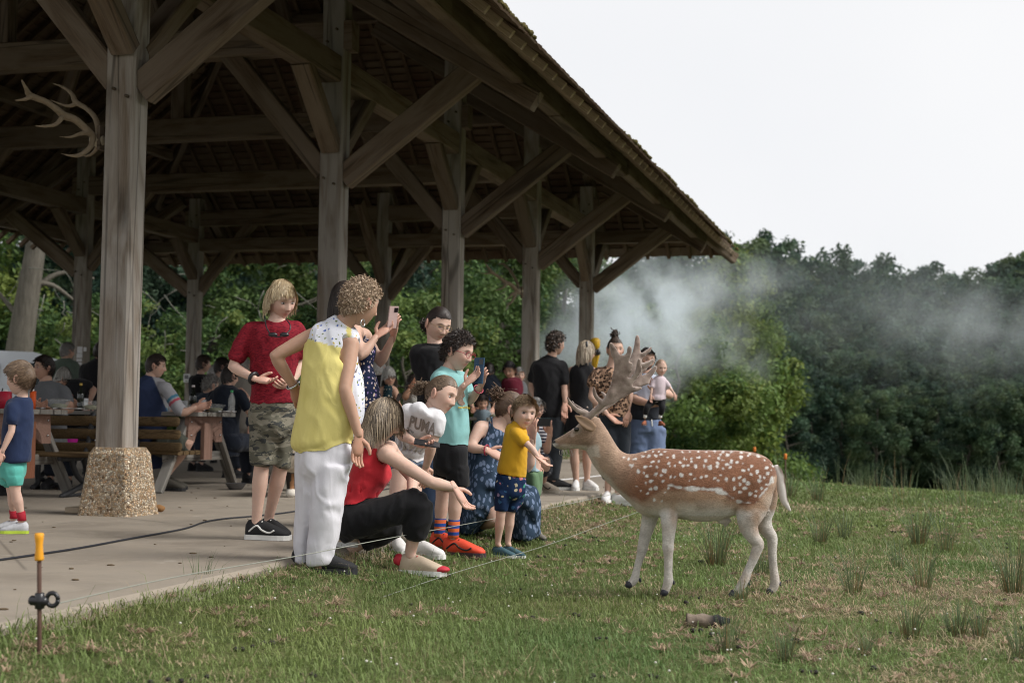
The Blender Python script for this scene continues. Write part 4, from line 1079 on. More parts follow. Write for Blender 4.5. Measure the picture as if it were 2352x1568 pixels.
def f_heather(k, v):
    mp = k.n('Mapping'); k.l(v, mp.inputs[0]); mp.inputs['Scale'].default_value = (1, 1, 3); a = k.noise(mp.outputs[0], 60, 4, .6); return k.mix(k.ramp(a, [(.35, 0.), (.62, 1.)]), (.10, .006, .014), (.27, .018, .03))
M_FLN = patmat('navy_floral', f_floral_navy); M_LEAFB = patmat('blue_leaf_print', f_leaf_blue); M_LEO = patmat('leopard_print', f_leopard); M_CAMO = patmat('camouflage', f_camo)
M_PALM = patmat('palm_print', f_palm); M_STR = patmat('navy_stripes', f_stripe); M_DOT = patmat('dotted_print', f_dots); M_HEA = patmat('red_heather', f_heather)
# yellow blouse: the mask in Col.r chooses the flowered cloth
k = NT('yellow_blouse'); v = k.coord('Object'); sx_ = k.n('SeparateColor'); k.l(k.attr(), sx_.inputs[0]); f = folds(k)
M_YEL = k.done(k.mix(sx_.outputs[0], k.mix(f, (.60, .52, .17), (.74, .65, .26)), f_floral_white(k, v)), .8, f, .3, .02, .15)

H_DARK = (.018, .012, .010); H_BROWN = (.07, .045, .028)
# 1 woman in the yellow blouse
def c_yel(V, z, N, D):
    x, y = z; m_ = ((y < 352+(x-375)*.27) & (x < 565)) | (x > 588+.02*(y-400))
    return np.stack([m_.astype(float)]*3, 1)
e, J, md, hd, PP = person('curly haired woman in a yellow sleeveless blouse and white trousers', 'Z6', 7.25, .96, TAN,
    (632, 188, 128, 12, 0), dict(L=[(398, 345, .02), (232, 432, .0), (322, 578, .08), (345, 640, .14)], R=[(588, 372, -.03), (557, 590, -.12), (622, 805, -.1), (608, 938, -.1)]),
    dict(L=[(400, 880, .03), (378, 1130, .05), (362, 1405, .06), (420, 1480, .1)], R=[(530, 880, -.03), (460, 1130, -.05), (432, 1425, -.05), (600, 1505, -.05)]),
    dict(s='curly', c=(.25, .165, .105), c2=(.55, .42, .30), L=.034, vol=.05, n=2200, w=.0055, hl=1.2),
    [dict(n='blouse', out=.016, m=M_YEL, r=[(452, 268, 560, 282, .05), (400, 300, 608, 315, .085), (372, 345, 626, 365, .10), (366, 420, 600, 430, .115), (352, 500, 628, 500, .125), (342, 600, 646, 600, .135), (328, 700, 640, 715, .135), (312, 790, 608, 795, .13), (308, 850, 585, 822, .125), (350, 880, 540, 850, .10)], col=c_yel, wr=.009, ws=(10, 2.2)),
     dict(n='trousers', m=cloth('white_linen', (.66, .65, .70), .12), r=[(362, 780, 575, 775, .10), (352, 880, 590, 870, .125), (352, 960, 570, 960, .13), (375, 1010, 545, 1010, .09), (400, 1040, 500, 1040, .05)], lofts=[[(352, 960, 460, 960, .1, .05), (345, 1080, 440, 1080, .09, .05), (330, 1230, 415, 1230, .08, .06), (325, 1375, 395, 1375, .07, .06), (327, 1388, 392, 1390, .07, .06)], [(430, 930, 585, 940, .11, -.04), (400, 1080, 560, 1060, .10, -.05), (392, 1230, 530, 1230, .09, -.05), (383, 1380, 495, 1385, .075, -.05), (382, 1400, 492, 1402, .075, -.05)]], wr=.016, ws=(8, 7))],
    dict(u=SHOEB, s=plain('dark_sole', (.03, .03, .035), .3, .1), lace=BLKP), vox=.0085, neck=(520, 290), face=False, handside=dict(R=.55, L=.7), curl=dict(R=.45, L=.2))
yw = e
V, F = tube([zp('Z6', 640+9*math.cos(a), 281+17*math.sin(a), 7.16+.02*math.cos(a)) for a in np.linspace(0, 6.28, 15)], .003, 6, cap=False); ob('earring', V, F, METAL, e)
band(e, 'watch', J, 'L', 1.93, .033, .007, METAL)
# 2 blond boy
e, J, md, hd, PP = person('blond boy in a dark red t-shirt and camouflage shorts holding out a cupped hand', 'Z6', 8.42, .9, PALE,
    (262, 172, 42, 20, -4), dict(R=[(112, 318, 0), (35, 485, -.03), (140, 540, -.14), (240, 556, -.2)], L=[(338, 312, .03), (352, 470, .05), (300, 575, -.05), (268, 568, -.13)]),
    dict(R=[(168, 690, 0), (172, 920, -.03), (146, 1195, 0), (248, 1292, -.04)], L=[(282, 690, .04), (262, 930, .04), (204, 1180, .14), (238, 1235, .08)]),
    dict(s='mop', c=(.27, .185, .09), c2=(.62, .5, .33), L=.075, vol=.03, n=1700, w=.0045, fringe=.55, hl=1.1),
    [dict(n='t_shirt', m=M_HEA, r=[(192, 277, 288, 281, .055), (160, 290, 320, 291, .085), (104, 318, 350, 315, .10), (112, 400, 345, 400, .112), (118, 500, 335, 500, .115), (120, 600, 330, 600, .12), (118, 646, 332, 650, .12)], sl=dict(R=.82, L=.8), sr=(.02, .034), wr=.010, ws=(8, 9)),
     dict(n='shorts', m=M_CAMO, r=[(124, 638, 326, 638, .115), (122, 720, 322, 720, .12), (124, 780, 318, 780, .12), (150, 830, 290, 830, .07)], lofts=[[(122, 760, 232, 770, .085, -.02), (120, 850, 238, 850, .085, -.03), (120, 935, 232, 945, .08, -.03)], [(222, 770, 320, 760, .08, .04), (232, 850, 310, 850, .08, .04), (236, 940, 298, 950, .075, .04)]], wr=.016, ws=(10, 12))],
    dict(u=SHOEB, s=WHITE, k=1.12, lace=WHITE, stripe=WHITE), vox=.0085, neck=(242, 262), child=.4, handside=dict(R=.3, L=.4), curl=dict(R=.5, L=.4))
band(e, 'watch', J, 'R', 1.93, .031, .011, BLKP)
gp = [tube(densify([zp('Z6', x, y, 8.28+dz) for x, y, dz in ((184, 248, .06), (192, 300, .0), (215, 335, -.03), (240, 345, -.04), (268, 340, -.035), (298, 318, .0), (303, 290, .02), (282, 262, .07))], 22), .004, 6)]
for x, y in ((222, 335), (276, 335)): gp.append(sphere(zp('Z6', x, y, 8.25), .028, .012, .014, 10))
ob('sunglasses', *merge(gp), BLKP, e)
# stripe on the shoes
# 3 woman taking a photograph, navy dress
e3, J3, md, hd, PP = person('woman in a navy flowered dress holding up a phone behind the curly haired woman', 'Zb', 9.5, .97, LIGHT,
    (868, 300, 82, -5, 0), dict(R=[(955, 640, -.12), (1035, 905, -.2), (1195, 690, -.12), (1385, 540, -.04)], L=[(1075, 690, .14), (1235, 975, .12), (1365, 695, .06), (1388, 520, .02)]), None,
    dict(s='bob', c=H_DARK, c2=(.04, .03, .025), L=.17, vol=.02, n=420),
    [dict(n='dress', m=M_FLN, r=[(975, 700, 1135, 740, .085), (955, 780, 1180, 800, .11), (975, 870, 1185, 880, .115), (1010, 1000, 1155, 1010, .10), (990, 1110, 1190, 1110, .13), (975, 1300, 1225, 1300, .16), (965, 1500, 1245, 1500, .18), (955, 1900, 1260, 1900, .2), (950, 2250, 1265, 2250, .21)], wr=.012, ws=(12, 2.5))],
    dict(u=SHOEB, s=BLACKR), neck=(930, 520), handside=dict(R=.5, L=.5), curl=.6)
# 4 girl with round glasses
e, J, md, hd, PP = person('dark haired girl with round glasses in a black t-shirt looking down', 'Zc', 9.4, .97, PALE,
    (592, 455, 36, 20, 6), dict(R=[(255, 905, -.02), (385, 1420, .0), (560, 1950, -.05), (600, 2150, -.08)], L=[(800, 900, .1), (930, 1260, .1), (800, 1900, .0), (760, 2100, -.05)]),
    dict(R=[(420, 2050, 0), (450, 2850, -.03), (490, 3590, .0), (560, 3720, -.06)], L=[(610, 2050, .08), (580, 2850, .1), (580, 3520, .2), (690, 3600, .15)]),
    dict(s='tied', c=H_DARK, c2=(.05, .035, .03), L=.26, tie=(0, -.115, -.05), bun=.036, n=520, w=.009, hi=.02),
    [dict(n='t_shirt', m=C_BLACK, r=[(430, 770, 690, 850, .05), (330, 800, 740, 860, .09), (215, 880, 800, 920, .105), (215, 1000, 770, 1000, .115), (235, 1200, 720, 1200, .11), (262, 1500, 700, 1500, .11), (265, 1960, 745, 1960, .13)], sl=dict(R=.5, L=.5), sr=(.016, .024), wr=.008),
     dict(n='jeans', m=cloth('blue_denim', (.03, .05, .095)), hipring=1.03, lg=dict(R=1.96, L=1.96), lr=(.018, .024))],
    dict(u=SHOEB, s=WHITE, lace=WHITE), vox=.0095, neck=(560, 790), glasses=GOLD, handside=dict(R=.6, L=.6))
# 5 boy in turquoise
def sock_m(k, v):
    sx = k.n('SeparateXYZ'); k.l(v, sx.inputs[0]); s_ = k.math('SINE', k.math('MULTIPLY', sx.outputs[2], 150.)); return k.mix(k.ramp(k.math('ADD', k.math('MULTIPLY', s_, .5), .5), [(.4, 0.), (.55, 1.)]), (.02, .06, .25), (.55, .12, .04))
SOCK = patmat('striped_sock', sock_m)
ORG = plain('orange_red_shoe', (.72, .075, .035), .6, .15)
e5, J5, md5, hd, PP = person('boy with red and blue glasses in a turquoise t-shirt aiming a phone', 'Z7', 8.68, .82, PALE,
    (566, 335, 62, 13, 3), dict(R=[(462, 478, -.09), (520, 600, -.14), (602, 505, -.2), (665, 448, -.18)], L=[(582, 478, .12), (628, 592, .06), (682, 515, -.04), (694, 452, -.1)]),
    dict(R=[(555, 850, -.06), (552, 1085, -.07), (540, 1285, -.05), (670, 1392, -.1)], L=[(495, 850, .1), (482, 1085, .08), (468, 1280, .08), (520, 1360, .04)]),
    dict(s='curly', c=H_DARK, c2=(.07, .045, .035), L=.034, vol=.05, n=1600, w=.0055, hl=2.5, hi=.02),
    [dict(n='t_shirt', m=cloth('turquoise_cotton', (.235, .47, .47), .12), r=[(465, 415, 566, 450, .05), (436, 440, 590, 462, .085), (412, 490, 605, 500, .115), (420, 570, 615, 570, .12), (432, 660, 620, 660, .125), (440, 750, 622, 750, .125), (444, 808, 618, 828, .12)], sl=dict(R=.65, L=.8), sr=(.02, .034), wr=.009),
     dict(n='shorts', m=C_BLACK, r=[(440, 800, 616, 815, .12), (440, 900, 615, 910, .125), (444, 950, 612, 955, .12), (470, 985, 590, 985, .06)], lofts=[[(442, 920, 540, 930, .08, .08), (442, 1010, 525, 1030, .07, .08), (444, 1050, 522, 1060, .065, .08)], [(500, 920, 618, 930, .08, -.05), (510, 1000, 624, 1000, .075, -.06), (516, 1045, 624, 1040, .07, -.06)]], wr=.01)],
    dict(u=ORG, s=plain('dark_red_sole', (.05, .03, .04), .5, .1), lace=BLKP, k=1.2, stripe=SHOEB), vox=.0085, neck=(508, 425), child=.35, glasses=REDP, handside=dict(R=.5, L=.5), curl=.6, socks=(SOCK, .09))
band(e5, 'bracelet', J5, 'L', 1.8, .03, .004, REDP)
YT = plain('yellow_print', (.6, .42, .03), .7, .1)
o_ = zp('Z7', 562, 634, 8.5); decal(e5, 'print', 'DRAGON', o_, RT, nrm(UP+.1*RT), .017, YT, md5['t_shirt'][1:], bold=.03)
# plain generic print above the lettering
ang = np.linspace(0, 2*math.pi, 15)[:-1]; pv_ = np.array([zp('Z7', 583+20*math.cos(a)*(1+.3*math.sin(3*a)), 582+40*math.sin(a), 8.5) for a in ang]); pc_ = np.vstack([pv_, pv_.mean(0)[None]])
place(e5, 'print', pc_, [(i, (i+1) % 14, 14) for i in range(14)], plain('print_mix', (.25, .17, .13), .7, .8, 60), md5['t_shirt'][1:])
# 6 crouching woman in red
e, J, md, hd, PP = person('crouching woman with a streaked bob in a red sleeveless top and black trousers', 'Z7', 7.8, .97, PALE,
    (176, 688, 98, 22, 10), dict(R=[(192, 872, -.12), (428, 1018, -.2), (548, 1045, -.18), (612, 1148, -.16)], L=[(205, 842, .16), (330, 1000, .2), (320, 1080, .05), (345, 1120, .0)]),
    dict(R=[(15, 1225, -.1), (372, 1112, -.16), (318, 1370, -.1), (425, 1475, -.14)], L=[(20, 1215, .12), (250, 1235, .28), (-15, 1372, .22), (-48, 1462, .22)]),
    dict(s='bob', c=(.06, .042, .03), c2=(.46, .36, .25), L=.145, vol=.05, n=2600, w=.0035, hl=1.6),
    [dict(n='top', m=cloth('red_knit', (.52, .028, .04), .15), r=[(88, 842, 168, 868, .06), (62, 862, 196, 905, .10), (30, 930, 216, 965, .125), (0, 1000, 205, 1005, .13), (-35, 1060, 165, 1060, .135), (-62, 1140, 140, 1110, .14)], wr=.008, ws=(10, 16)),
     dict(n='trousers', m=C_BLACK, r=[(-40, 1098, 130, 1068, .10), (-82, 1180, 120, 1110, .17), (-78, 1270, 160, 1150, .19), (-30, 1330, 200, 1190, .17)], lg=dict(R=1.72, L=1.7), lr=(.022, .022), wr=.012)],
    dict(u=plain('cream_shoe', (.5, .4, .3), .7, .15), s=WHITE, lace=plain('red_lace', (.5, .03, .05), .6)), vox=.0085, neck=(130, 830), handside=dict(R=.3, L=.6), curl=.55)
sh_ = [o for o in bpy.data.objects if o.parent is e and o.name.startswith('shoe')]
REDT = plain('red_trim', (.5, .03, .05), .6)
for nme in 'R':
    l = J['l'+nme]; d_ = l[3]-l[2]; d_[2] = 0; d_ = nrm(d_); g_ = ground(*l[3][:2]); V, F = tube([l[2]-d_*.075+ZV*(g_+.075-l[2][2]), l[2]-d_*.06+ZV*(g_+.1-l[2][2])], .03, 10); ob('heel_tab', V, F, REDT, e)
    sd_ = np.cross(ZV, d_); V, F = sphere(l[2]*[1, 1, 0]+d_*.175+ZV*(g_+.045), .05, .04, .02, 12, (d_, sd_, ZV)); ob('toe_cap', V, F, REDT, e)
# 7 girl in the white t-shirt
e7, J7, md7, hd, PP = person('girl with tied back hair leaning forward in a white t-shirt with grey lettering', 'Z7', 8.25, .9, PALE,
    (478, 562, 64, 12, 12), dict(R=[(295, 650, -.02), (262, 765, .0), (335, 806, -.14), (398, 822, -.2)], L=[(462, 685, -.06), (425, 830, -.06), (398, 935, .0), (392, 1000, .03)]),
    dict(R=[(272, 880, .22), (245, 1090, .06), (240, 1330, .14), (262, 1392, .04)], L=[(330, 880, .26), (335, 1080, .16), (355, 1325, .1), (438, 1398, .04)]),
    dict(s='tied', c=(.09, .06, .04), c2=(.30, .21, .14), L=.24, tie=(-.005, -.14, .02), bun=.03, tail=(.0, -.05, -.02), n=520, w=.008, hi=.03),
    [dict(n='t_shirt', m=C_WHITE, r=[(375, 600, 452, 690, .055, -.05), (325, 605, 478, 700, .08, -.04), (268, 640, 478, 740, .09, 0), (255, 715, 462, 785, .095, .06), (240, 775, 425, 815, .10, .12), (228, 830, 390, 850, .13, .19), (225, 880, 380, 895, .135, .24)], sl=dict(R=.62, L=.5), sr=(.012, .022), wr=.008, it=9),
     dict(n='shorts', m=cloth('pale_denim', (.16, .21, .29), .25), r=[(232, 820, 372, 835, .12, .22), (228, 880, 372, 890, .13, .24)], lg=dict(R=.35, L=.35), lr=(.03, .04))],
    dict(u=SHOEW, s=WHITE, lace=WHITE), vox=.0085, neck=(395, 655), child=.35, handside=dict(R=.3, L=.6), curl=dict(R=.7, L=.3))
GT = plain('grey_print', (.24, .215, .2), .7, .05)
o_ = zp('Zf', 612, 1432, 8.05); decal(e7, 'print', 'PUMA', o_, nrm(RT*.94-UP*.30), 1.6*nrm(UP*.97+RT*.22), .06, GT, md7['t_shirt'][1:], bold=.035)
o_ = zp('Zf', 586, 1462, 8.05); decal(e7, 'print', 'PUMA', o_, nrm(RT*.72-UP*.68), nrm(UP*.7+RT*.7), .018, plain('black_print', (.03, .03, .03), .7, .05), md7['t_shirt'][1:])
# 8 kneeling woman
e, J, md, hd, PP = person('kneeling woman in a long blue leaf print dress behind the toddler in yellow', 'Z8', 9.55, .98, PALE,
    (665, 265, 100, 5, 0), dict(R=[(432, 412, -.05), (350, 568, -.14), (490, 588, -.2), (590, 640, -.2)], L=[(600, 430, .2), (822, 730, .1), (845, 500, .05), (845, 340, .02)]),
    dict(R=[(430, 880, 0), (560, 1120, -.18), (400, 1190, .22), (330, 1200, .3)], L=[(470, 880, .16), (835, 930, -.02), (860, 1200, .05), (900, 1230, .0)]),
    dict(s='tied', c=(.075, .045, .03), c2=(.22, .14, .09), L=.22, tie=(0, -.10, .09), bun=.04, n=420),
    [dict(n='dress', m=M_LEAFB, r=[(520, 395, 545, 420, .08), (450, 470, 590, 500, .11), (380, 540, 600, 560, .125), (338, 640, 585, 660, .13), (332, 705, 572, 725, .14), (330, 780, 600, 780, .18), (310, 860, 700, 850, .22)], lofts=[[(325, 800, 560, 800, .18, 0), (300, 920, 560, 930, .23, 0), (280, 1040, 560, 1050, .25, .02), (268, 1150, 470, 1130, .26, .06), (268, 1222, 400, 1215, .26, .1)], [(560, 800, 640, 950, .18, 0), (700, 830, 720, 1010, .2, .0), (790, 870, 800, 1060, .2, 0), (850, 900, 850, 1180, .18, 0), (872, 930, 872, 1230, .15, 0)], [(640, 950, 870, 890, .16, .02), (660, 1060, 886, 1040, .17, .02), (690, 1180, 888, 1170, .18, .02), (700, 1262, 886, 1262, .18, .02)]], wr=.02, ws=(9, 4))],
    None, vox=.011, neck=(590, 350), face=False, handside=dict(R=.5, L=.5), curl=.4)
band(e, 'bracelet', J, 'R', 1.95, .034, .005, REDP)
for a, b in (((523, 330), (528, 420)),): V, F = tube([zp('Z8', a[0], a[1], 9.42), zp('Z8', b[0], b[1], 9.4)], .005, 6); ob('strap', V, F, M_LEAFB, e)
# 9 toddler
e, J, md, hd, PP = person('toddler in a mustard t-shirt and palm print shorts holding out a hand', 'Z8', 8.86, .60, PALE,
    (772, 292, 24, 4, 4), dict(R=[(715, 458, -.07), (842, 578, -.12), (888, 650, -.14), (942, 690, -.14)], L=[(745, 445, .1), (805, 560, .1), (872, 620, .05), (910, 660, .0)]),
    dict(R=[(618, 850, -.03), (592, 1100, -.04), (572, 1300, 0), (700, 1398, -.05)], L=[(700, 850, .05), (668, 1095, .05), (650, 1295, .07), (808, 1376, .0)]),
    dict(s='short', c=(.16, .105, .06), c2=(.42, .30, .19), L=.034, vol=.03, n=1800, w=.0035, fwd=.8, hl=1.3),
    [dict(n='t_shirt', m=cloth('mustard_cotton', (.60, .33, .022), .12), r=[(668, 372, 772, 408, .042), (636, 400, 800, 440, .062), (618, 470, 806, 500, .078), (602, 560, 803, 570, .085), (582, 660, 802, 680, .088), (566, 740, 795, 790, .09), (564, 760, 790, 815, .09)], sl=dict(R=.55), sr=(.026, .042), wr=.007, ws=(13, 11)),
     dict(n='shorts', m=M_PALM, r=[(562, 765, 792, 800, .095), (552, 850, 790, 880, .10), (552, 930, 780, 940, .1), (590, 985, 740, 985, .05)], lofts=[[(552, 900, 670, 920, .075, -.03), (552, 990, 660, 1000, .07, -.03), (558, 1052, 642, 1058, .06, -.03)], [(650, 920, 788, 900, .08, .04), (648, 1000, 762, 1000, .075, .05), (650, 1056, 716, 1062, .065, .05)]], wr=.010)],
    dict(u=plain('teal_shoe', (.05, .11, .14), .7, .6, 70), s=WHITE, lace=plain('blue_lace', (.03, .12, .35), .6)), vox=.0075, neck=(722, 385), child=1., hm=.212, handside=dict(R=.2, L=.4), curl=dict(R=.3, L=.3))
# 10 small child hidden behind the toddler
e, J, md, hd, PP = person('small child in pale green shorts, mostly hidden behind the toddler in yellow', 'Z8', 9.9, .58, PALE,
    (770, 310, 20, 0, 0), dict(R=[(790, 470, 0), (790, 600, 0), (800, 690, 0), (800, 740, 0)], L=[(868, 480, 0), (885, 620, 0), (892, 715, -.02), (895, 785, -.02)]),
    dict(R=[(822, 800, 0), (815, 990, 0), (815, 1110, 0), (830, 1150, -.1)], L=[(868, 800, 0), (862, 990, 0), (860, 1110, 0), (905, 1140, -.05)]),
    dict(s='short', c=(.1, .065, .04), L=.045, n=200), [dict(n='t_shirt', m=cloth('pale_blue_print', (.30, .42, .47), .4), r=[(800, 460, 860, 465, .05), (785, 500, 885, 500, .07), (790, 640, 885, 640, .08), (790, 755, 882, 755, .08)], sl=dict(L=.5)),
     dict(n='shorts', m=cloth('green_shorts', (.12, .20, .11)), r=[(792, 750, 898, 755, .085), (795, 850, 905, 850, .09), (800, 940, 908, 945, .085)])], dict(u=SHOEG, s=BLACKR), neck=(825, 440), child=1., hm=.2)
# 11 man in stripes
e11, J11, md, hd, PP = person('crouching grey haired man in a striped shirt looking through his phone', 'Z8', 14.5, 1., LIGHT,
    (866, 262, 30, 8, 0), dict(L=[(935, 425, -.05), (955, 600, -.15), (978, 460, -.3), (968, 385, -.34)], R=[(828, 425, 0), (818, 600, -.1), (850, 480, -.3), (872, 400, -.34)]),
    dict(L=[(890, 740, .1), (950, 668, -.35), (925, 840, -.05), (1070, 898, -.2)], R=[(845, 740, .1), (850, 690, -.4), (870, 840, -.1), (890, 880, -.3)]),
    dict(s='short', c=(.16, .155, .15), c2=(.42, .41, .4), L=.045, n=300, w=.012), [dict(n='t_shirt', m=M_STR, r=[(845, 395, 912, 400, .07), (822, 420, 945, 425, .11), (815, 520, 950, 520, .13), (820, 640, 930, 640, .14), (822, 760, 925, 760, .15)], sl=dict(L=.6, R=.6), sr=(.02, .04)),
     dict(n='shorts', m=C_DARK, hipring=1.05, lg=dict(L=.75, R=.75), lr=(.03, .04))], dict(u=plain('taupe_shoe', (.42, .36, .29), .8), s=plain('taupe_sole', (.4, .36, .3), .7), stripe=SHOEB), glasses=BLKP, male=1., vox=.014, curl=.7)
# 12 young man, black t-shirt
person('young man with dark curls in a black t-shirt seen from behind by the smoke', 'Z9', 15.1, 1.03, LIGHT,
    (782, 232, 122, 0, 0), dict(L=[(635, 395, .05), (600, 545, .08), (640, 660, .0), (670, 700, -.05)], R=[(835, 392, -.02), (846, 575, -.08), (850, 665, -.12), (846, 715, -.14)]),
    dict(L=[(690, 800, .02), (715, 1000, .0), (705, 1250, .1), (760, 1300, .1)], R=[(775, 800, 0), (775, 1000, -.02), (765, 1240, 0), (820, 1290, 0)]),
    dict(s='curly', c=H_DARK, c2=(.10, .065, .045), L=.05, vol=.1, n=450, w=.012), [dict(n='t_shirt', m=C_BLACK, r=[(692, 322, 778, 328, .06), (640, 360, 830, 360, .09), (604, 398, 858, 395, .115), (612, 480, 850, 490, .125), (617, 620, 838, 620, .125), (640, 768, 822, 768, .125)], sl=dict(L=.72, R=.72), sr=(.02, .036), wr=.009),
     dict(n='jeans', m=cloth('charcoal_denim', (.035, .04, .048)), r=[(638, 750, 815, 755, .12), (640, 850, 805, 850, .125)], lg=dict(L=1.95, R=1.95), lr=(.02, .03))], dict(u=SHOEB, s=WHITE), vox=.013, neck=(735, 340), face=False)
# 13 woman black dress
e, J, md, hd, PP = person('woman with a blonde streaked bob in a sleeveless black dress seen from behind', 'Z9', 15.1, .98, LIGHT,
    (1006, 290, 118, 4, 0), dict(L=[(890, 430, .05), (868, 610, .05), (850, 715, -.05), (845, 775, -.05)], R=[(1055, 430, .02), (1078, 590, .1), (1055, 700, .2), (1050, 750, .2)]),
    dict(L=[(925, 800, 0), (915, 1020, 0), (932, 1245, 0), (928, 1305, -.08)], R=[(1010, 800, .05), (1010, 1030, .08), (1012, 1230, .1), (1042, 1310, .02)]),
    dict(s='bob', c=(.17, .125, .08), c2=(.5, .42, .32), L=.11, vol=.06, n=420, w=.011, hl=1.2), [dict(n='dress', m=C_BLACK, r=[(942, 368, 1032, 372, .06), (905, 395, 1058, 400, .09), (878, 432, 1066, 435, .11), (882, 540, 1060, 540, .12), (892, 640, 1046, 640, .11), (872, 720, 1055, 720, .14), (850, 800, 1068, 800, .17), (842, 880, 1082, 880, .19)], wr=.01, ws=(10, 3))],
    dict(u=SHOEW, s=WHITE), vox=.013, neck=(985, 375), face=False)
ob('hair_slide', *tube([zp('Z9', 1008, 215, 15.0), zp('Z9', 1010, 250, 14.98)], .012, 6), BLKP, e)
# 14 leopard blouse
person('woman with a top bun in a leopard print blouse standing behind the antlers', 'Z9', 14.0, 1., LIGHT,
    (1218, 272, 14, 0, 0), dict(R=[(1085, 450, 0), (1042, 620, -.08), (1165, 752, -.16), (1222, 800, -.18)], L=[(1290, 450, .05), (1330, 600, .05), (1312, 720, -.05), (1300, 780, -.08)]),
    dict(R=[(1155, 800, 0), (1185, 1030, -.03), (1165, 1290, 0), (1150, 1385, -.12)], L=[(1258, 800, .03), (1275, 1040, 0), (1238, 1300, 0), (1320, 1400, -.06)]),
    dict(s='tied', c=(.03, .02, .015), c2=(.10, .065, .045), L=.2, tie=(0, -.03, .155), bun=.035, n=420, w=.012), [dict(n='blouse', out=.016, m=M_LEO, r=[(1140, 400, 1275, 430, .075), (1085, 425, 1300, 445, .105), (1052, 510, 1325, 520, .12), (1070, 600, 1328, 610, .125), (1090, 690, 1328, 700, .12), (1105, 745, 1330, 770, .115)], sl=dict(R=.55, L=.6), sr=(.03, .06), wr=.012),
     dict(n='trousers', m=cloth('slate_trousers', (.028, .034, .045)), r=[(1098, 725, 1312, 735, .12), (1098, 820, 1310, 820, .13)], lg=dict(L=1.9, R=1.75), lr=(.02, .03))], dict(u=SHOEW, s=WHITE), vox=.012, neck=(1192, 400), handside=dict(R=.4))
# 15 bearded man
def c_polo(V, z, N, D):
    x, y = z; lo_ = (y > 640)[:, None]; return np.where(lo_, np.array([[.022, .025, .035]]), np.array([[.38, .41, .50]]))
person('bearded man in a two tone polo and pale blue trousers carrying a baby', 'Z9', 14.3, 1.06, LIGHT,
    (1450, 345, 18, 6, 0), dict(R=[(1352, 520, 0), (1362, 640, -.1), (1492, 678, -.3), (1556, 655, -.36)], L=[(1552, 520, .02), (1625, 608, -.12), (1540, 582, -.34), (1508, 535, -.38)]),
    dict(R=[(1395, 860, 0), (1392, 1120, -.03), (1390, 1350, 0), (1370, 1420, -.1)], L=[(1500, 860, 0), (1505, 1120, -.02), (1500, 1350, .03), (1540, 1420, -.08)]),
    dict(s='short', c=H_DARK, L=.03, n=240, w=.011), [dict(n='polo_shirt', m=M_VC, col=c_polo, r=[(1405, 452, 1510, 462, .07), (1362, 480, 1550, 485, .1), (1332, 530, 1566, 535, .13), (1325, 620, 1560, 620, .15), (1325, 720, 1555, 720, .155), (1332, 792, 1548, 792, .15)], sl=dict(R=.7, L=.7), sr=(.02, .036), wr=.008),
     dict(n='trousers', m=cloth('blue_chambray', (.15, .20, .33), .3), r=[(1322, 780, 1560, 785, .14), (1314, 880, 1568, 880, .15)], lg=dict(L=1.95, R=1.95), lr=(.03, .05), wr=.012)], dict(u=SHOEG, s=WHITE), vox=.013, neck=(1455, 470), male=1., girth=1.15, beard=(.03, .02, .017), curl=.5)
ob('drawstring', *tube([zp('Z9', 1488, 790, 14.0), zp('Z9', 1492, 835, 13.98)], .006, 5), WHITE, bpy.data.objects[[o.name for o in bpy.data.objects if o.get('label', '').startswith('bearded man')][0]])
# 16 baby
person('bald baby in a pale pink top held on the bearded man\'s arm', 'Z9', 13.9, .42, PALE,
    (1556, 408, 14, 6, 0), dict(R=[(1500, 515, -.02), (1488, 570, -.06), (1484, 612, -.08), (1484, 640, -.08)], L=[(1592, 512, -.02), (1630, 562, -.05), (1656, 600, -.06), (1664, 632, -.06)]),
    dict(R=[(1500, 645, 0), (1452, 700, -.08), (1440, 765, -.06), (1434, 835, -.09)], L=[(1558, 645, 0), (1568, 705, -.08), (1552, 765, -.05), (1560, 838, -.08)]),
    dict(s='short', c=(.30, .2, .14), L=.015, n=60), [dict(n='top', m=cloth('pale_pink', (.60, .50, .54), .12), r=[(1518, 465, 1582, 470, .04), (1500, 490, 1600, 492, .06), (1492, 540, 1600, 540, .075), (1482, 600, 1594, 600, .08), (1480, 640, 1590, 640, .08)], sl=dict(R=.7, L=.7), sr=(.02, .035)),
     dict(n='leggings', m=C_BLACK, r=[(1472, 605, 1590, 610, .085), (1465, 655, 1592, 655, .085)], lg=dict(L=1.75, R=1.75), lr=(.015, .02))], dict(u=plain('rust_shoe', (.3, .1, .05), .7, .4), s=plain('rust_sole', (.16, .08, .06), .7), z={'L': float(zp('Z9', 1556, 835, 13.85)[2]), 'R': float(zp('Z9', 1434, 832, 13.85)[2])}), vox=.009, neck=(1552, 470), child=1., hm=.165, socks=(WHITE, .04), brow=(.3, .2, .15), loc_z=.9)
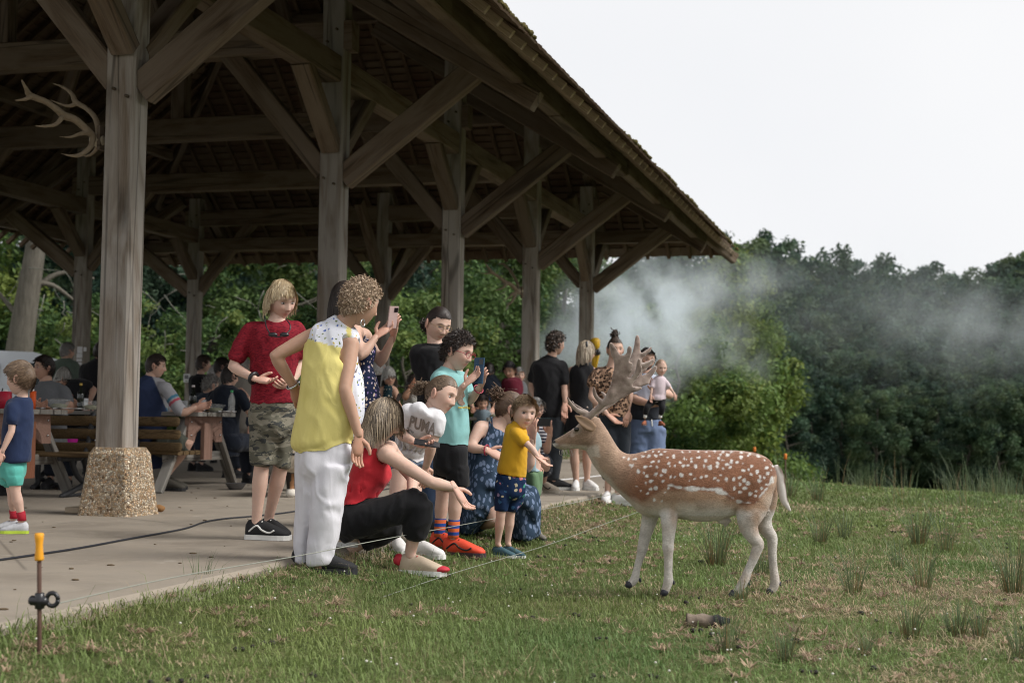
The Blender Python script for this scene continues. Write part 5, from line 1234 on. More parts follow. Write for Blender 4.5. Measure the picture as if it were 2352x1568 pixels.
# 17 left child
def tq(x): return x
TURQ = cloth('turquoise_shorts', (.10, .42, .36), .15)
e, J, md, hd, PP = person('small boy in a navy t-shirt and turquoise shorts walking past the tables', 'Z4', 8.62, .62, PALE,
    (142, 196, -98, 2, 0), dict(L=[(88, 405, -.08), (82, 560, -.1), (12, 712, -.12), (-15, 785, -.12)], R=[(95, 405, .1), (70, 560, .12), (20, 690, .1), (0, 760, .1)]),
    dict(L=[(98, 830, -.04), (108, 985, -.04), (152, 1165, -.02), (25, 1272, -.04)], R=[(75, 830, .06), (85, 1000, .06), (98, 1150, .1), (-25, 1235, .08)]),
    dict(s='short', c=(.10, .065, .042), c2=(.26, .18, .12), L=.035, vol=.03, n=1800, w=.0035, hl=1.4), [dict(n='t_shirt', m=C_NAVY, r=[(95, 325, 212, 330, .05), (52, 350, 222, 352, .075), (35, 400, 226, 405, .085), (22, 500, 228, 500, .09), (14, 620, 222, 620, .092), (8, 740, 214, 745, .095), (10, 772, 212, 780, .095)], sl=dict(L=.62, R=.6), sr=(.03, .045), wr=.009, ws=(12, 10)),
     dict(n='shorts', m=TURQ, r=[(10, 765, 176, 770, .092), (4, 840, 172, 845, .095), (4, 890, 165, 890, .09)], lofts=[[(2, 870, 110, 880, .06, .06), (4, 940, 100, 948, .055, .06)], [(40, 870, 168, 870, .06, -.04), (50, 930, 155, 940, .055, -.04)]], wr=.01)],
    dict(u=plain('white_grey_shoe', (.52, .53, .56), .6, .5, 25), s=plain('lime_sole', (.45, .6, .06), .5, .3, 6), lace=SHOEG), vox=.0085, neck=(155, 330), child=1., hm=.205, socks=(plain('red_sock', (.35, .015, .03), .8), .035), handside=dict(L=.5))
# ---------------------------------------------------------------- diners and others under the roof
def bg(label, z, d, head, shr, rings, mat, hair, skin=LIGHT, S=1., arms=None, legs=None, seat=True, sl=.6, **kw):
    """shr: shoulders ((xL,yL,dd),(xR,yR,dd)) in the picture; arms default to hanging"""
    sL, sR = shr; arms = arms or {}
    def df(s): return [s, (s[0]*1.0, s[1]+.27*S*FPX/d/ZT[z][2], s[2]), (s[0], s[1]+.5*S*FPX/d/ZT[z][2], s[2]-.1), (s[0], s[1]+.66*S*FPX/d/ZT[z][2], s[2]-.15)]
    A = dict(L=arms.get('L', df(sL)), R=arms.get('R', df(sR)))
    q_ = rings[-1]; dy_ = .25*S*FPX/d/ZT[z][2]; rings = rings+[(q_[0], q_[1]+dy_, q_[2], q_[3]+dy_)+tuple(q_[4:])]
    cl = [dict(n=kw.pop('top', 't_shirt'), m=mat, r=rings, sl=dict(L=sl, R=sl) if sl else {}, sr=(.018, .032), wr=.009, col=kw.pop('col', None))]
    if cl[0]['col'] is None: cl[0].pop('col')
    cl.append(dict(n='trousers', m=kw.pop('pm', C_DARK), hipring=1.05, lg=dict(L=kw.pop('pl', 1.9), R=1.9 if 'pr' not in kw else kw.pop('pr')), lr=(.02, .03)))
    return person(label, z, d, S, skin, head, A, legs, hair, cl, kw.pop('shoes', dict(u=SHOEB, s=BLACKR)), vox=kw.pop('vox', .014), seat=seat, **kw)
HS = lambda c, **k: dict(dict(s='short', c=c, L=.04, n=260, w=.011, vol=.02), **k)
bg('dark haired man in a grey polo shirt leaning on the table edge', 'Zd', 13.3, (690, 478, -48, -4, 0), ((1000, 850, -.05), (510, 880, .1)),
   [(640, 690, 830, 680, .07), (540, 780, 930, 720, .1), (470, 850, 1040, 820, .13), (455, 960, 1090, 960, .145), (480, 1100, 1050, 1100, .15), (500, 1300, 1050, 1300, .15)], C_GREY, HS(H_DARK, vol=.04), TAN, 1.04,
   dict(L=[(1000, 850, -.05), (1110, 1130, -.15), (760, 1130, -.4), (620, 1070, -.45)], R=[(510, 880, .1), (470, 1090, -.1), (600, 1100, -.4), (690, 1060, -.45)]), male=1., neck=(725, 690))
bg('woman with short grey hair and black glasses in a black top by the table', 'Zd', 14.4, (985, 645, 12, 6, 8), ((1320, 740, 0), (1090, 760, .0)),
   [(1050, 690, 1180, 650, .07), (1070, 720, 1330, 660, .1), (1075, 800, 1375, 740, .12), (1085, 930, 1350, 910, .13), (1090, 1150, 1330, 1150, .13)], C_BLACK, dict(s='bob', c=(.2, .185, .165), c2=(.5, .48, .44), L=.13, vol=.05, n=340, w=.012), TAN, .98,
   dict(L=[(1320, 740, 0), (1475, 810, .05), (1400, 1010, -.1), (1370, 1085, -.15)], R=[(1090, 760, 0), (1100, 980, -.15), (1180, 1080, -.3), (1190, 1040, -.35)]), glasses=BLKP, neck=(1060, 790))
bg('balding man in a sage green t-shirt standing with his back turned by the back post', 'Zd', 18.5, (1055, 215, 138, 0, 0), ((860, 430, 0), (1180, 430, 0)),
   [(965, 318, 1110, 326, .07), (890, 360, 1150, 365, .1), (835, 440, 1200, 440, .125), (840, 600, 1212, 600, .14), (845, 900, 1200, 900, .14)], C_SAGE, HS((.16, .15, .14), hi=.1), TAN, 1.03, seat=False, male=1., face=False)
bg('person in black standing half behind the big front post', 'Zd', 17.5, (1575, 215, 178, 0, 0), ((1310, 480, 0), (1740, 480, 0)),
   [(1480, 330, 1640, 330, .07), (1380, 380, 1720, 380, .1), (1285, 480, 1760, 470, .13), (1250, 640, 1750, 640, .14), (1290, 1100, 1720, 1100, .14)], C_BLACK, HS(H_DARK), TAN, 1.03, seat=False, face=False)
def c_rag(V, z, N, D):
    x, y = z; c = np.repeat(np.array([[.022, .035, .085]]), len(V), 0); J_ = D['J']
    sv = nrm(J_['aR'][1]-J_['aR'][0]); q = (V-J_['aR'][0])@sv; ax_ = np.linalg.norm(np.cross(V-J_['aR'][0], sv), axis=1); L_ = np.linalg.norm(J_['aR'][1]-J_['aR'][0])
    sl_ = (x > 205+(y-290)*.42) & (x > 195) ; c[sl_] = (.30, .30, .32)
    f = q/L_; st = sl_ & (f > .38) & (f < .47); c[st] = (.05, .16, .24); st = sl_ & (f > .52) & (f < .60); c[st] = (.36, .06, .09); return c
bg('man in a navy and grey raglan t-shirt with striped sleeve seated on the slatted bench', 'Z5', 13.85, (228, 208, 96, 4, 0), ((120, 380, .22), (300, 372, -.16)),
   [(135, 285, 245, 295, .07), (90, 320, 290, 325, .12), (50, 380, 325, 385, .16), (42, 460, 320, 470, .17), (45, 600, 302, 600, .16), (60, 760, 300, 760, .17)], M_VC, HS((.03, .022, .018), L=.025, vol=.0), LIGHT, 1.05,
   dict(R=[(300, 372, -.16), (425, 560, -.22), (525, 512, -.2), (572, 505, -.2)], L=[(120, 380, .22), (340, 540, .3), (470, 540, .28), (520, 530, .25)]),
   dict(R=[(250, 800, -.12), (472, 770, -.15), (285, 1040, -.08), (385, 1128, -.1)], L=[(250, 800, .12), (462, 790, .15), (300, 1020, .2), (395, 1090, .2)]), sl=.92, col=c_rag, pm=cloth('olive_shorts', (.075, .08, .065)), pl=.85, pr=.85, male=1., neck=(180, 300), shoes=dict(u=plain('olive_shoe', (.06, .055, .045), .8), s=BLACKR), curl=.9, vox=.012)
bg('woman with very short dark hair in a black top standing beside the corner post', 'Zh', 19, (445, 295, 108, 0, 0), ((270, 540, .1), (510, 540, -.1)),
   [(355, 455, 480, 470, .06), (290, 490, 525, 490, .09), (236, 560, 548, 560, .12), (228, 700, 540, 700, .13), (225, 1000, 510, 1000, .13)], C_BLACK, HS((.04, .028, .022), vol=.06), LIGHT, .98, seat=False, sl=1.6)
bg('white haired person glimpsed between the two short haired women', 'Zh', 22, (598, 440, 150, 0, 0), ((540, 560, 0), (680, 560, 0)), [(570, 500, 640, 500, .05), (530, 540, 690, 540, .1), (520, 640, 700, 640, .12), (520, 900, 700, 900, .12)], cloth('pale_shirt', (.4, .42, .45)), HS((.35, .34, .33), vol=.05), LIGHT, .95, face=False)
bg('woman with sunglasses in dark hair and a pale grey t-shirt', 'Zh', 18.5, (735, 340, 112, 4, 0), ((620, 580, .1), (770, 580, -.08)), [(650, 495, 745, 505, .06), (600, 540, 775, 545, .1), (580, 620, 780, 620, .12), (580, 900, 780, 900, .13)], C_BEIGE, HS((.022, .016, .014), vol=.07), LIGHT, .95, face=False)
bg('person with curly grey hair in a dark blue shirt seated behind the bottle', 'Zh', 16.6, (560, 632, 130, 8, 0), ((350, 830, .1), (620, 830, -.05)), [(455, 745, 600, 745, .07), (380, 775, 640, 775, .1), (320, 850, 660, 850, .13), (300, 1000, 650, 1000, .14), (300, 1300, 650, 1300, .14)], cloth('dark_blue_shirt', (.018, .028, .045)), dict(s='curly', c=(.14, .13, .12), c2=(.36, .34, .32), L=.04, vol=.06, n=300, w=.012), LIGHT, 1., face=False)
bg('man in a dark navy polo seen from behind at the right table', 'Zh', 15.2, (862, 490, 132, 6, 0), ((590, 800, .1), (1030, 780, -.08)),
   [(740, 615, 885, 640, .07), (650, 660, 980, 670, .11), (565, 760, 1070, 760, .14), (510, 880, 1085, 880, .155), (495, 1080, 1010, 1080, .16), (500, 1350, 1000, 1350, .16)], cloth('navy_polo', (.010, .014, .024)), HS((.022, .017, .015), vol=.05), LIGHT, 1.06,
   dict(R=[(1030, 780, -.08), (1165, 1055, -.1), (1150, 840, .2), (1045, 730, .25)], L=[(590, 800, .1), (530, 1050, .2), (660, 1090, .4), (760, 1090, .45)]), male=1., face=False, neck=(815, 640), sl=.8, vox=.012)
bg('person in a loose beige shirt behind the blond boy\'s elbow', 'Zh', 17.5, (1065, 330, 170, 4, 0), ((955, 580, 0), (1180, 580, 0)), [(1000, 470, 1130, 470, .07), (960, 510, 1170, 510, .1), (935, 600, 1200, 600, .13), (950, 800, 1195, 800, .14), (950, 1200, 1190, 1200, .14)], C_BEIGE, HS((.2, .18, .16)), LIGHT, 1., face=False, seat=False)
bg('old woman with white wavy hair and glasses in a dotted sleeveless dress', 'Zf', 17, (372, 722, 12, 2, -6), ((445, 905, 0), (268, 905, 0)), [(305, 830, 425, 850, .06), (280, 880, 452, 890, .1), (262, 950, 455, 960, .12), (250, 1020, 478, 1030, .14), (245, 1200, 490, 1200, .15)], M_DOT, dict(s='bob', c=(.28, .27, .25), c2=(.55, .53, .5), L=.13, vol=.1, n=340, w=.013), TAN, .98,
   dict(L=[(445, 905, 0), (480, 1010, -.1), (490, 1070, -.25), (480, 1110, -.3)], R=[(268, 905, 0), (238, 1010, -.05), (260, 1090, -.2), (300, 1110, -.3)]), top='dress', sl=0, glasses=BLKP)
bg('white haired man in black behind the woman in the dotted dress', 'Zf', 18.5, (222, 602, 165, 0, 0), ((150, 760, 0), (300, 760, 0)), [(190, 680, 262, 685, .06), (160, 710, 300, 715, .1), (142, 780, 320, 780, .13), (150, 1000, 310, 1000, .14), (150, 1200, 310, 1200, .14)], C_BLACK, HS((.4, .39, .38)), LIGHT, 1.02, face=False)
bg('dark haired man in a navy polo bending over the far table', 'Z9', 19, (280, 428, 20, 48, 0), ((345, 515, 0), (180, 525, 0)), [(225, 450, 325, 455, .07), (190, 480, 350, 480, .1), (165, 530, 366, 535, .13), (170, 610, 358, 615, .13), (185, 720, 350, 720, .13)], cloth('navy_polo', (.010, .014, .024)), HS(H_DARK, vol=.04), TAN, 1.05,
   dict(L=[(345, 515, 0), (350, 620, -.05), (322, 705, -.25), (305, 735, -.3)], R=[(180, 525, 0), (140, 640, -.05), (168, 705, -.2), (175, 735, -.3)]), seat=False, male=1.)
e, J, md, hd, PP = bg('boy with black hair in a maroon t-shirt with white lettering by the post', 'Z9', 19, (442, 425, -22, 14, 0), ((510, 510, 0), (405, 510, 0)), [(415, 482, 480, 488, .06), (398, 498, 515, 500, .09), (388, 535, 530, 540, .12), (392, 600, 528, 600, .12), (395, 720, 525, 720, .12)], cloth('maroon_cotton', (.10, .008, .02)), HS((.012, .010, .012), vol=.07), TAN, .93, seat=False)
decal(e, 'print', 'THE NORTH FACE', zp('Z9', 422, 573, 18.6), RT, UP, .0165, plain('pale_print', (.35, .25, .25), .7, .05), md['t_shirt'][1:])
bg('white haired person just visible behind the fourth post', 'Z9', 21, (512, 462, 10, 0, 0), ((545, 540, 0), (475, 540, 0)), [(490, 500, 530, 500, .06), (475, 520, 555, 520, .1), (470, 600, 560, 600, .12), (470, 800, 560, 800, .12)], C_GREY, HS((.42, .41, .4), vol=.04), LIGHT, .95)
bg('dark haired child sitting low behind the far table cups', 'Z9', 18.4, (238, 665, 10, 12, 0), ((285, 745, 0), (195, 745, 0)), [(215, 715, 268, 715, .05), (195, 735, 288, 735, .08), (188, 800, 300, 800, .1), (190, 950, 300, 950, .1)], cloth('blue_grey_cotton', (.13, .17, .2)), HS((.03, .022, .02)), TAN, .68, child=.7, hm=.21)
bg('dark haired person seated behind the leaning girl, arm raised', 'Zf', 15.5, (722, 838, 150, 0, 0), ((640, 1000, 0), (790, 1000, 0)), [(690, 920, 760, 920, .06), (640, 960, 800, 960, .1), (610, 1040, 820, 1040, .13), (620, 1300, 820, 1300, .14)], cloth('stone_cotton', (.25, .24, .22)), HS(H_DARK, vol=.06), DARKT, 1., dict(L=[(640, 1000, 0), (585, 1000, -.1), (660, 890, -.1), (690, 850, -.1)]), face=False)
# ================================================================ FALLOW DEER
DD = 7.12
def dz(x, y, dd=0): return zp('Z10', x, y, DD+dd)
PXM = .42109*DD/FPX
def deer():
    p0 = dz(900, 1480); e = empty('deer', (p0[0], p0[1], float(gz(p0[0], p0[1]))), 'spotted fallow deer buck with velvet antlers standing in the grass and facing the visitors', 'deer')
    T = [((1302, 800), (1292, 890), .045), ((1268, 735), (1252, 960), .088), ((1200, 698), (1175, 1005), .115), ((1100, 683), (1080, 1035), .122), ((1000, 681), (975, 1066), .135), ((900, 681), (885, 1072), .142),
         ((800, 678), (790, 1058), .138), ((720, 674), (712, 1046), .125), ((650, 670), (642, 1046), .115), ((585, 686), (560, 1028), .10), ((510, 702), (497, 965), .085), ((455, 684), (425, 900), .068), ((412, 622), (355, 830), .058),
         ((378, 565), (303, 762), .053), ((348, 522), (268, 692), .053)]
    rings = []
    for a, b, w in T:
        A, B = dz(*a), dz(*b); rings.append(np.concatenate([(A+B)/2, (A-B)/2, FW*w]))
    R = densify(np.array(rings), 50); pr = [loft([(r[:3], r[3:6], r[6:9]) for r in R], 30)]
    H = [((345, 508), (268, 688), .046), ((300, 494), (240, 678), .056), ((255, 510), (208, 674), .050), ((205, 556), (168, 677), .042), ((150, 592), (133, 679), .034), ((112, 614), (106, 671), .030), ((90, 624), (92, 664), .024), ((80, 634), (84, 655), .014)]
    R = densify(np.array([np.concatenate([(dz(*a)+dz(*b))/2, (dz(*a)-dz(*b))/2, FW*w]) for a, b, w in H]), 26); pr.append(loft([(r[:3], r[3:6], r[6:9]) for r in R], 26))
    pr.append(tube([dz(225, 556, -.046), dz(205, 572, -.046)], .013, 10)); pr.append(tube([dz(225, 556, .046), dz(205, 572, .046)], .013, 10))   # brows
    LEGS = dict(nf=(-.065, [(700, 900, 62), (712, 980, 54), (718, 1060, 46), (716, 1130, 37), (713, 1185, 31), (712, 1215, 33), (714, 1255, 26), (713, 1340, 23), (714, 1390, 28), (703, 1432, 24), (695, 1450, 24)]),
                ff=(.075, [(640, 930, 60), (622, 1010, 52), (606, 1080, 42), (590, 1140, 35), (577, 1195, 30), (572, 1220, 31), (560, 1265, 23), (543, 1325, 20), (532, 1378, 25), (513, 1405, 23), (502, 1412, 22)]),
                nh=(-.07, [(1200, 860, 95), (1185, 950, 92), (1158, 1035, 76), (1152, 1100, 52), (1178, 1158, 38), (1206, 1192, 32), (1192, 1235, 29), (1176, 1280, 25), (1150, 1335, 23), (1126, 1395, 27), (1098, 1440, 24), (1080, 1460, 23)]),
                fh=(.075, [(1225, 880, 90), (1232, 970, 78), (1226, 1060, 54), (1250, 1118, 39), (1276, 1152, 33), (1281, 1190, 29), (1281, 1240, 25), (1287, 1320, 23), (1296, 1398, 27), (1284, 1435, 24), (1272, 1450, 24)]))
    hoofs = dict(nf=(677, 1476), ff=(484, 1427), nh=(1050, 1478), fh=(1256, 1470))
    for k_, (dd, L) in LEGS.items():
        n = len(L); ds = dd*np.interp(np.arange(n), [0, 2, n-1], [.72, 1, 1]); P = densify(np.array([dz(x, y, q) for (x, y, r), q in zip(L, ds)]), 34); r = np.interp(np.linspace(0, n-1, 34), range(n), [q[2]*PXM for q in L]); fl = np.interp(np.linspace(0, n-1, 34), [0, 2, 4, n], [.62, .75, 1, 1])
        pr.append(tube(P, r, 16, ref=RT, flat=list(fl)))
    pr.append(tube([dz(1000, 1055), dz(1040, 1075), dz(1022, 1100)], [.03, .022, .006], 8))
    V, Q = fuse(pr, .0052, 5)
    x, y = zinv('Z10', V); N = vnormals(V, Q); nz1 = vnoise(V, 22, 1)-.5; nz2 = vnoise(V, 90, 2)-.5; xx = x+nz1*26; yy = y+nz1*26
    def lin(c): return np.array(c, float)
    RUF = lin((.235, .104, .056)); TANc = lin((.40, .255, .165)); PALEc = lin((.54, .45, .37)); WHT = lin((.64, .615, .59)); GRY = lin((.31, .21, .148))
    C = np.repeat(RUF[None], len(V), 0)
    def blend(m_, c):
        m_ = np.clip(m_, 0, 1)[:, None]; C[:] = C*(1-m_)+m_*np.asarray(c)
    ln = np.interp(x, [480, 700, 760, 900, 1000, 1060, 1110, 1180, 1240, 1290], [985, 880, 885, 893, 900, 940, 968, 965, 905, 810])
    blend((yy-ln)/22, TANc); blend((yy-np.interp(x, [400, 560, 700, 900, 1050, 1200], [890, 950, 950, 945, 965, 1000]))/50, PALEc); blend((yy-995)/50, WHT)
    # neck and head are greyer brown, pale below
    nk = (575-xx-.35*(yy-800))/150; blend(nk*.85, GRY*1.25); th = np.interp(y, [680, 760, 830, 900, 960, 1030], [270, 310, 362, 430, 500, 600]); blend((th+34-xx)/30*(y > 688)*(y < 1060), PALEc)
    hd_ = np.clip((352-xx)/30, 0, 1)*np.clip((705-yy+.12*(x-200))/22, 0, 1); blend(hd_*np.clip((330-xx)/60, 0, 1), lin((.27, .175, .115))); blend(hd_*(yy-648)/16, PALEc); blend(hd_*np.clip(1-np.hypot(x-212, y-566)/36, 0, 1)*1.3, PALEc*.9); blend(hd_*np.clip(1-np.hypot(x-190, y-597)/16, 0, 1)*1.2, PALEc)
    blend(hd_*np.clip(1-np.hypot(x-84, (y-636))/17, 0, 1)*3, (.012, .011, .012)); blend(hd_*np.clip(1-np.abs(yy-668+(x-90)*.02)/7, 0, 1)*(x < 170)*.5, (.2, .14, .1)); blend(hd_*np.clip((120-x)/30, 0, 1)*(y > 645), WHT)
    blend(hd_*np.clip(1-np.abs(y-(500+(x-290)*-.9))/26, 0, 1)*(x < 260)*.5, (.16, .10, .065))
    # thighs / legs
    lg_ = np.clip((y-1010)/70, 0, 1); blend(lg_*.92, (.575, .535, .49)); blend(np.clip((vnoise(V, 16, 41)-.5)*2.2, 0, 1)*(y > 1040)*.4, TANc); hf = np.exp(-((xx-1195)/38)**2)*np.clip((y-985)/40, 0, 1)*np.clip((1170-y)/60, 0, 1); blend(hf*.8, TANc)
    ff_ = np.exp(-((xx-742)/22)**2)*np.clip((y-940)/30, 0, 1)*np.clip((1120-y)/60, 0, 1); blend(ff_*.55, TANc)
    blend(np.exp(-((xx-1262)/26)**2)*np.clip((y-900)/40, 0, 1)*np.clip((1010-y)/30, 0, 1)*.6, PALEc); blend(np.clip(nz2*2, 0, 1)*(y > 1100)*.25, (.3, .22, .17))
    # spots
    SP = [(590,690,9),(630,686,9),(662,690,7),(695,690,8),(745,714,9),(790,692,8),(830,690,7),(880,690,8),(920,690,8),(965,688,9),(1010,690,8),(1060,690,8),(1110,694,9),(1160,700,8),(1205,712,9),(1240,735,9),(1270,760,8),
          (575,715,9),(608,712,9),(646,710,9),(676,704,8),(710,722,9),(742,716,8),(800,726,9),(812,732,7),(842,728,9),(882,720,9),(915,738,10),(940,715,8),(990,728,9),(1000,705,10),(1035,708,11),(1112,718,11),(1150,712,8),
          (533,728,10),(498,728,9),(470,724,8),(628,746,10),(662,742,9),(715,752,8),(776,748,10),(840,744,8),(870,722,8),(905,770,9),(945,765,11),(985,752,9),(1035,760,11),(1058,744,12),(1090,750,9),(1120,755,8),(1170,768,11),
          (590,774,10),(616,772,9),(650,774,9),(690,790,12),(750,766,10),(724,768,9),(796,766,11),(822,764,8),(864,770,11),(940,776,12),(978,770,8),(1012,782,9),(1052,776,10),(1125,792,12),(1152,788,9),(1200,800,13),(1248,780,10),(1278,792,8),(1282,770,7),
          (514,768,11),(548,798,13),(580,806,10),(596,824,11),(645,812,11),(676,818,8),(700,800,9),(724,828,9),(750,828,10),(784,816,12),(834,810,8),(856,836,10),(894,830,11),(920,822,8),(966,834,9),(1000,816,8),(1030,840,10),(1070,838,12),(1100,828,10),(1130,845,11),(1168,815,9),(1210,850,13),(1238,830,9),(1255,808,9),
          (620,850,12),(590,860,9),(684,850,9),(645,890,11),(600,918,11),(636,952,11),(560,905,8),(545,880,8),(615,895,9),(680,960,9),(700,910,8),(716,890,9),(830,848,7),(1150,862,15),(1108,868,12),(1075,890,9),(1130,890,12),(1105,912,10),(1190,905,12),(1225,890,10),(1250,868,9),(1160,920,11),(1190,930,8),(985,850,6),(1010,735,7),(1215,828,9)]
    sp = np.zeros(len(V)); xs = x+9*(vnoise(V, 55, 21)-.5)+5*(vnoise(V, 140, 22)-.5); ys = y+9*(vnoise(V, 55, 23)-.5)+5*(vnoise(V, 140, 24)-.5)
    for sx, sy, r in SP:
        r = r*1.0; q = np.hypot((xs-sx)*(1+.25*math.sin(sx)), (ys-sy)*(1+.2*math.cos(sy))); sp = np.maximum(sp, np.clip((r+nz2*6-q)/4.5, 0, 1))
    blend(sp, WHT*1.02)
    # white flank stripe and rump line
    def stroke(pts, w):
        P = np.array(pts, float); best = np.full(len(V), 1e9)
        for a, b in zip(P[:-1], P[1:]):
            d = b-a; t = np.clip(((x-a[0])*d[0]+(y-a[1])*d[1])/(d@d), 0, 1); best = np.minimum(best, np.hypot(x-a[0]-t*d[0], y-a[1]-t*d[1]))
        return np.clip((w+nz2*12+nz1*22-best)/8, 0, 1)
    blend(stroke([(718, 872), (760, 885), (830, 888), (900, 892), (980, 898), (1035, 925), (1062, 942)], 12), WHT); blend(stroke([(1090, 962), (1140, 968), (1190, 968), (1215, 930), (1255, 885), (1280, 830)], 9), WHT)
    blend((np.abs(y-np.interp(x, [560, 650, 900, 1100, 1250], [690, 669, 681, 683, 722])) < 5)*(x > 575)*.35, PALEc)
    fine = (vnoise(V*[1, 1, 1]+0, 260, 5)-.5); C *= (1+.30*fine+.22*nz1+.25*(vnoise(V*[1, 1, 1], 48, 31)-.5))[:, None]
    V = V+N*(.0016*(vnoise(V, 120, 8)-.5))[:, None]
    k = NT('deer_coat'); vv = k.coord('Object', (40, 40, 150)); f = k.noise(vv, 2.2, 4, .65, .5); c_ = k.mix(1., k.attr(), k.mix(f, (.6,)*3, (1.25,)*3), 'MULTIPLY'); COAT = k.done(c_, .8, f, .8, .008, .15, sheen=.25)
    ob('body', V, Q, COAT, e, True, col=np.clip(C, 0, 1))
    # ears
    def ear(dd, bx, by, tx, ty, w):
        a, b = dz(bx, by, dd*.7), dz(tx, ty, dd); n = 12; P = np.array([a+(b-a)*f for f in np.linspace(0, 1, n)]); wd = np.interp(np.linspace(0, 1, n), [0, .25, .55, .85, 1], [.016, w, w*.98, w*.5, .002]); perp = nrm(np.cross(b-a, FW))
        V, F = loft([(p+FW*(-.006 if dd < 0 else .006), perp*q, FW*max(q*.28, .003)) for p, q in zip(P, wd)], 16); xx_, yy_ = zinv('Z10', V); t = ((V-a)@(b-a))/((b-a)@(b-a)); s = ((V-a)@perp)/w
        cc = np.repeat(np.array([[.36, .235, .155]]), len(V), 0); inn = np.clip(1-np.abs(s-.1)/.55, 0, 1)*np.clip(t*3, 0, 1)*np.clip((1-t)*4, 0, 1); V = V-(FW*np.sign(dd)*-1)[None]*(-.012*inn*((V-P.mean(0))@FW*np.sign(dd) > 0))[:, None]
        cc = cc*(1-.55*inn[:, None])+.55*inn[:, None]*np.array([.42, .30, .235]); ob('ear', V, F, vcol('ear_skin', .8), e, True, col=cc)
    ear(-.075, 312, 566, 204, 492, .026); ear(.085, 300, 545, 232, 478, .022)
    for dd in (-.0535, .0535):
        V, F = sphere(dz(213, 567, dd), .0135, .009, .0115, 14); ob('eye', V, F, plain('deer_eye', (.012, .008, .006), .08, .1, bs=0, spec=.6), e)
    HM = plain('hoof_horn', (.035, .035, .045), .5, .3)
    for k_, (hx_, hy_) in hoofs.items():
        dd, L = LEGS[k_]; a = L[-1]; A = dz(a[0]+4, a[1]-2, dd); B = dz(hx_, hy_-7, dd); gb = float(gz(B[0], B[1])); B[2] = max(B[2], gb+.008)
        for s_ in (-1, 1): ob('hoof', *tube([A+FW*.011*s_, (A+B)/2+FW*.012*s_, B+FW*.009*s_], [.017, .019, .009], 10, flat=.75, ref=UP), HM, e)
        q = L[-3]; ob('dewclaw', *tube([dz(q[0]+24, q[1]+4, dd), dz(q[0]+30, q[1]+20, dd)], [.008, .006], 7), HM, e)
    tl = densify(np.array([dz(1300, 772), dz(1320, 815), dz(1330, 880), dz(1346, 955), dz(1378, 1012)]), 18); rr = np.interp(np.linspace(0, 4, 18), range(5), [.016, .022, .024, .020, .003]); V, F = tube(tl, rr, 12, flat=.6, ref=RT); xx_, yy_ = zinv('Z10', V); V = V+(.006*(vnoise(V*[1, 1, .3], 130, 3)-.5))[:, None]*RT
    cc = np.repeat(np.array([[.62, .58, .55]]), len(V), 0); dk = np.clip((xx_-np.interp(yy_, [770, 815, 880, 955, 1012], [1306, 1330, 1346, 1358, 1390]))/8, 0, 1)[:, None]; cc = cc*(1-dk)+dk*np.array([.10, .07, .05]); ob('tail', V, F, vcol('tail_hair', .8), e, True, col=cc)
    # antlers in velvet
    def az(x, y, dd=0): return zp('Za', x, y, DD+dd)
    am = .21972*DD/FPX
    k = NT('antler_velvet'); vv = k.coord('Object'); f = k.noise(vv, 14, 4, .6); f2 = k.noise(vv, 120, 2); M_V = k.done(k.mix(k.ramp(f, [(.35, 0.), (.65, 1.)]), (.17, .118, .098), (.36, .285, .245)), .85, k.math('ADD', f, k.math('MULTIPLY', f2, .4)), .35, .006, .15, sheen=.5)
    def tn(P, r, d0, d1): return tube(densify(np.array([az(x, y, d0+(d1-d0)*i/(len(P)-1)) for i, (x, y) in enumerate(P)]), len(P)*4), np.interp(np.linspace(0, len(P)-1, len(P)*4), range(len(P)), [q*am for q in r]), 10)
    def palm(poly, dfun, th):
        g = [az(x, y, dfun(x, y)) for x, y in poly]; bm = bmesh.new(); vs_ = [bm.verts.new(p) for p in g]; fa = bm.faces.new(vs_); bmesh.ops.triangulate(bm, faces=[fa]); bm.verts.index_update(); F = [tuple(v.index for v in f.verts) for f in bm.faces]; bm.free()
        n = len(g); V = np.vstack([np.array(g)-FW*th, np.array(g)+FW*th]); return V, [f for f in F]+[tuple(i+n for i in f[::-1]) for f in F]+[(i, i+n, (i+1) % n+n, (i+1) % n) for i in range(n)]
    near = [(560,800),(600,780),(628,700),(655,565),(668,440),(664,335),(648,265),(622,205),(620,182),(640,176),(662,196),(694,245),(736,308),(775,318),(800,290),(810,240),(828,216),(850,228),(856,256),(848,306),(824,352),(828,384),(868,398),(864,436),(848,458),(854,478),(822,522),(802,548),(806,562),(832,562),(872,520),(895,468),(908,402),(914,352),(934,340),(954,362),(952,412),(964,452),(952,492),(902,560),(858,606),(852,634),(870,652),(918,654),(955,644),(966,656),(950,674),(896,694),(822,722),(742,772),(660,820),(590,850)]
    f1 = lambda x, y: -.10-.06*np.clip((800-y)/600, 0, 1)
    pr = [palm(near, f1, .011), tn([(392, 965), (470, 902), (540, 840), (610, 770), (650, 690)], [40, 37, 38, 42, 40], -.035, -.115), tn([(375, 915), (300, 895), (235, 840), (200, 790), (182, 752)], [32, 27, 22, 17, 11], -.04, -.10), tn([(528, 800), (482, 745), (462, 690), (458, 648)], [30, 24, 20, 14], -.085, -.12), sphere(az(390, 858, -.05), 18*am), sphere(az(385, 955, -.035), 46*am, None, 30*am), tn([(664, 330), (652, 262), (632, 200)], [24, 22, 16], -.14, -.15), tn([(940, 440), (932, 390), (934, 355)], [22, 20, 14], -.13, -.135), tn([(880, 668), (930, 662), (955, 656)], [22, 18, 12], -.11, -.11), tn([(826, 330), (836, 270), (830, 232)], [24, 20, 14], -.14, -.15)]
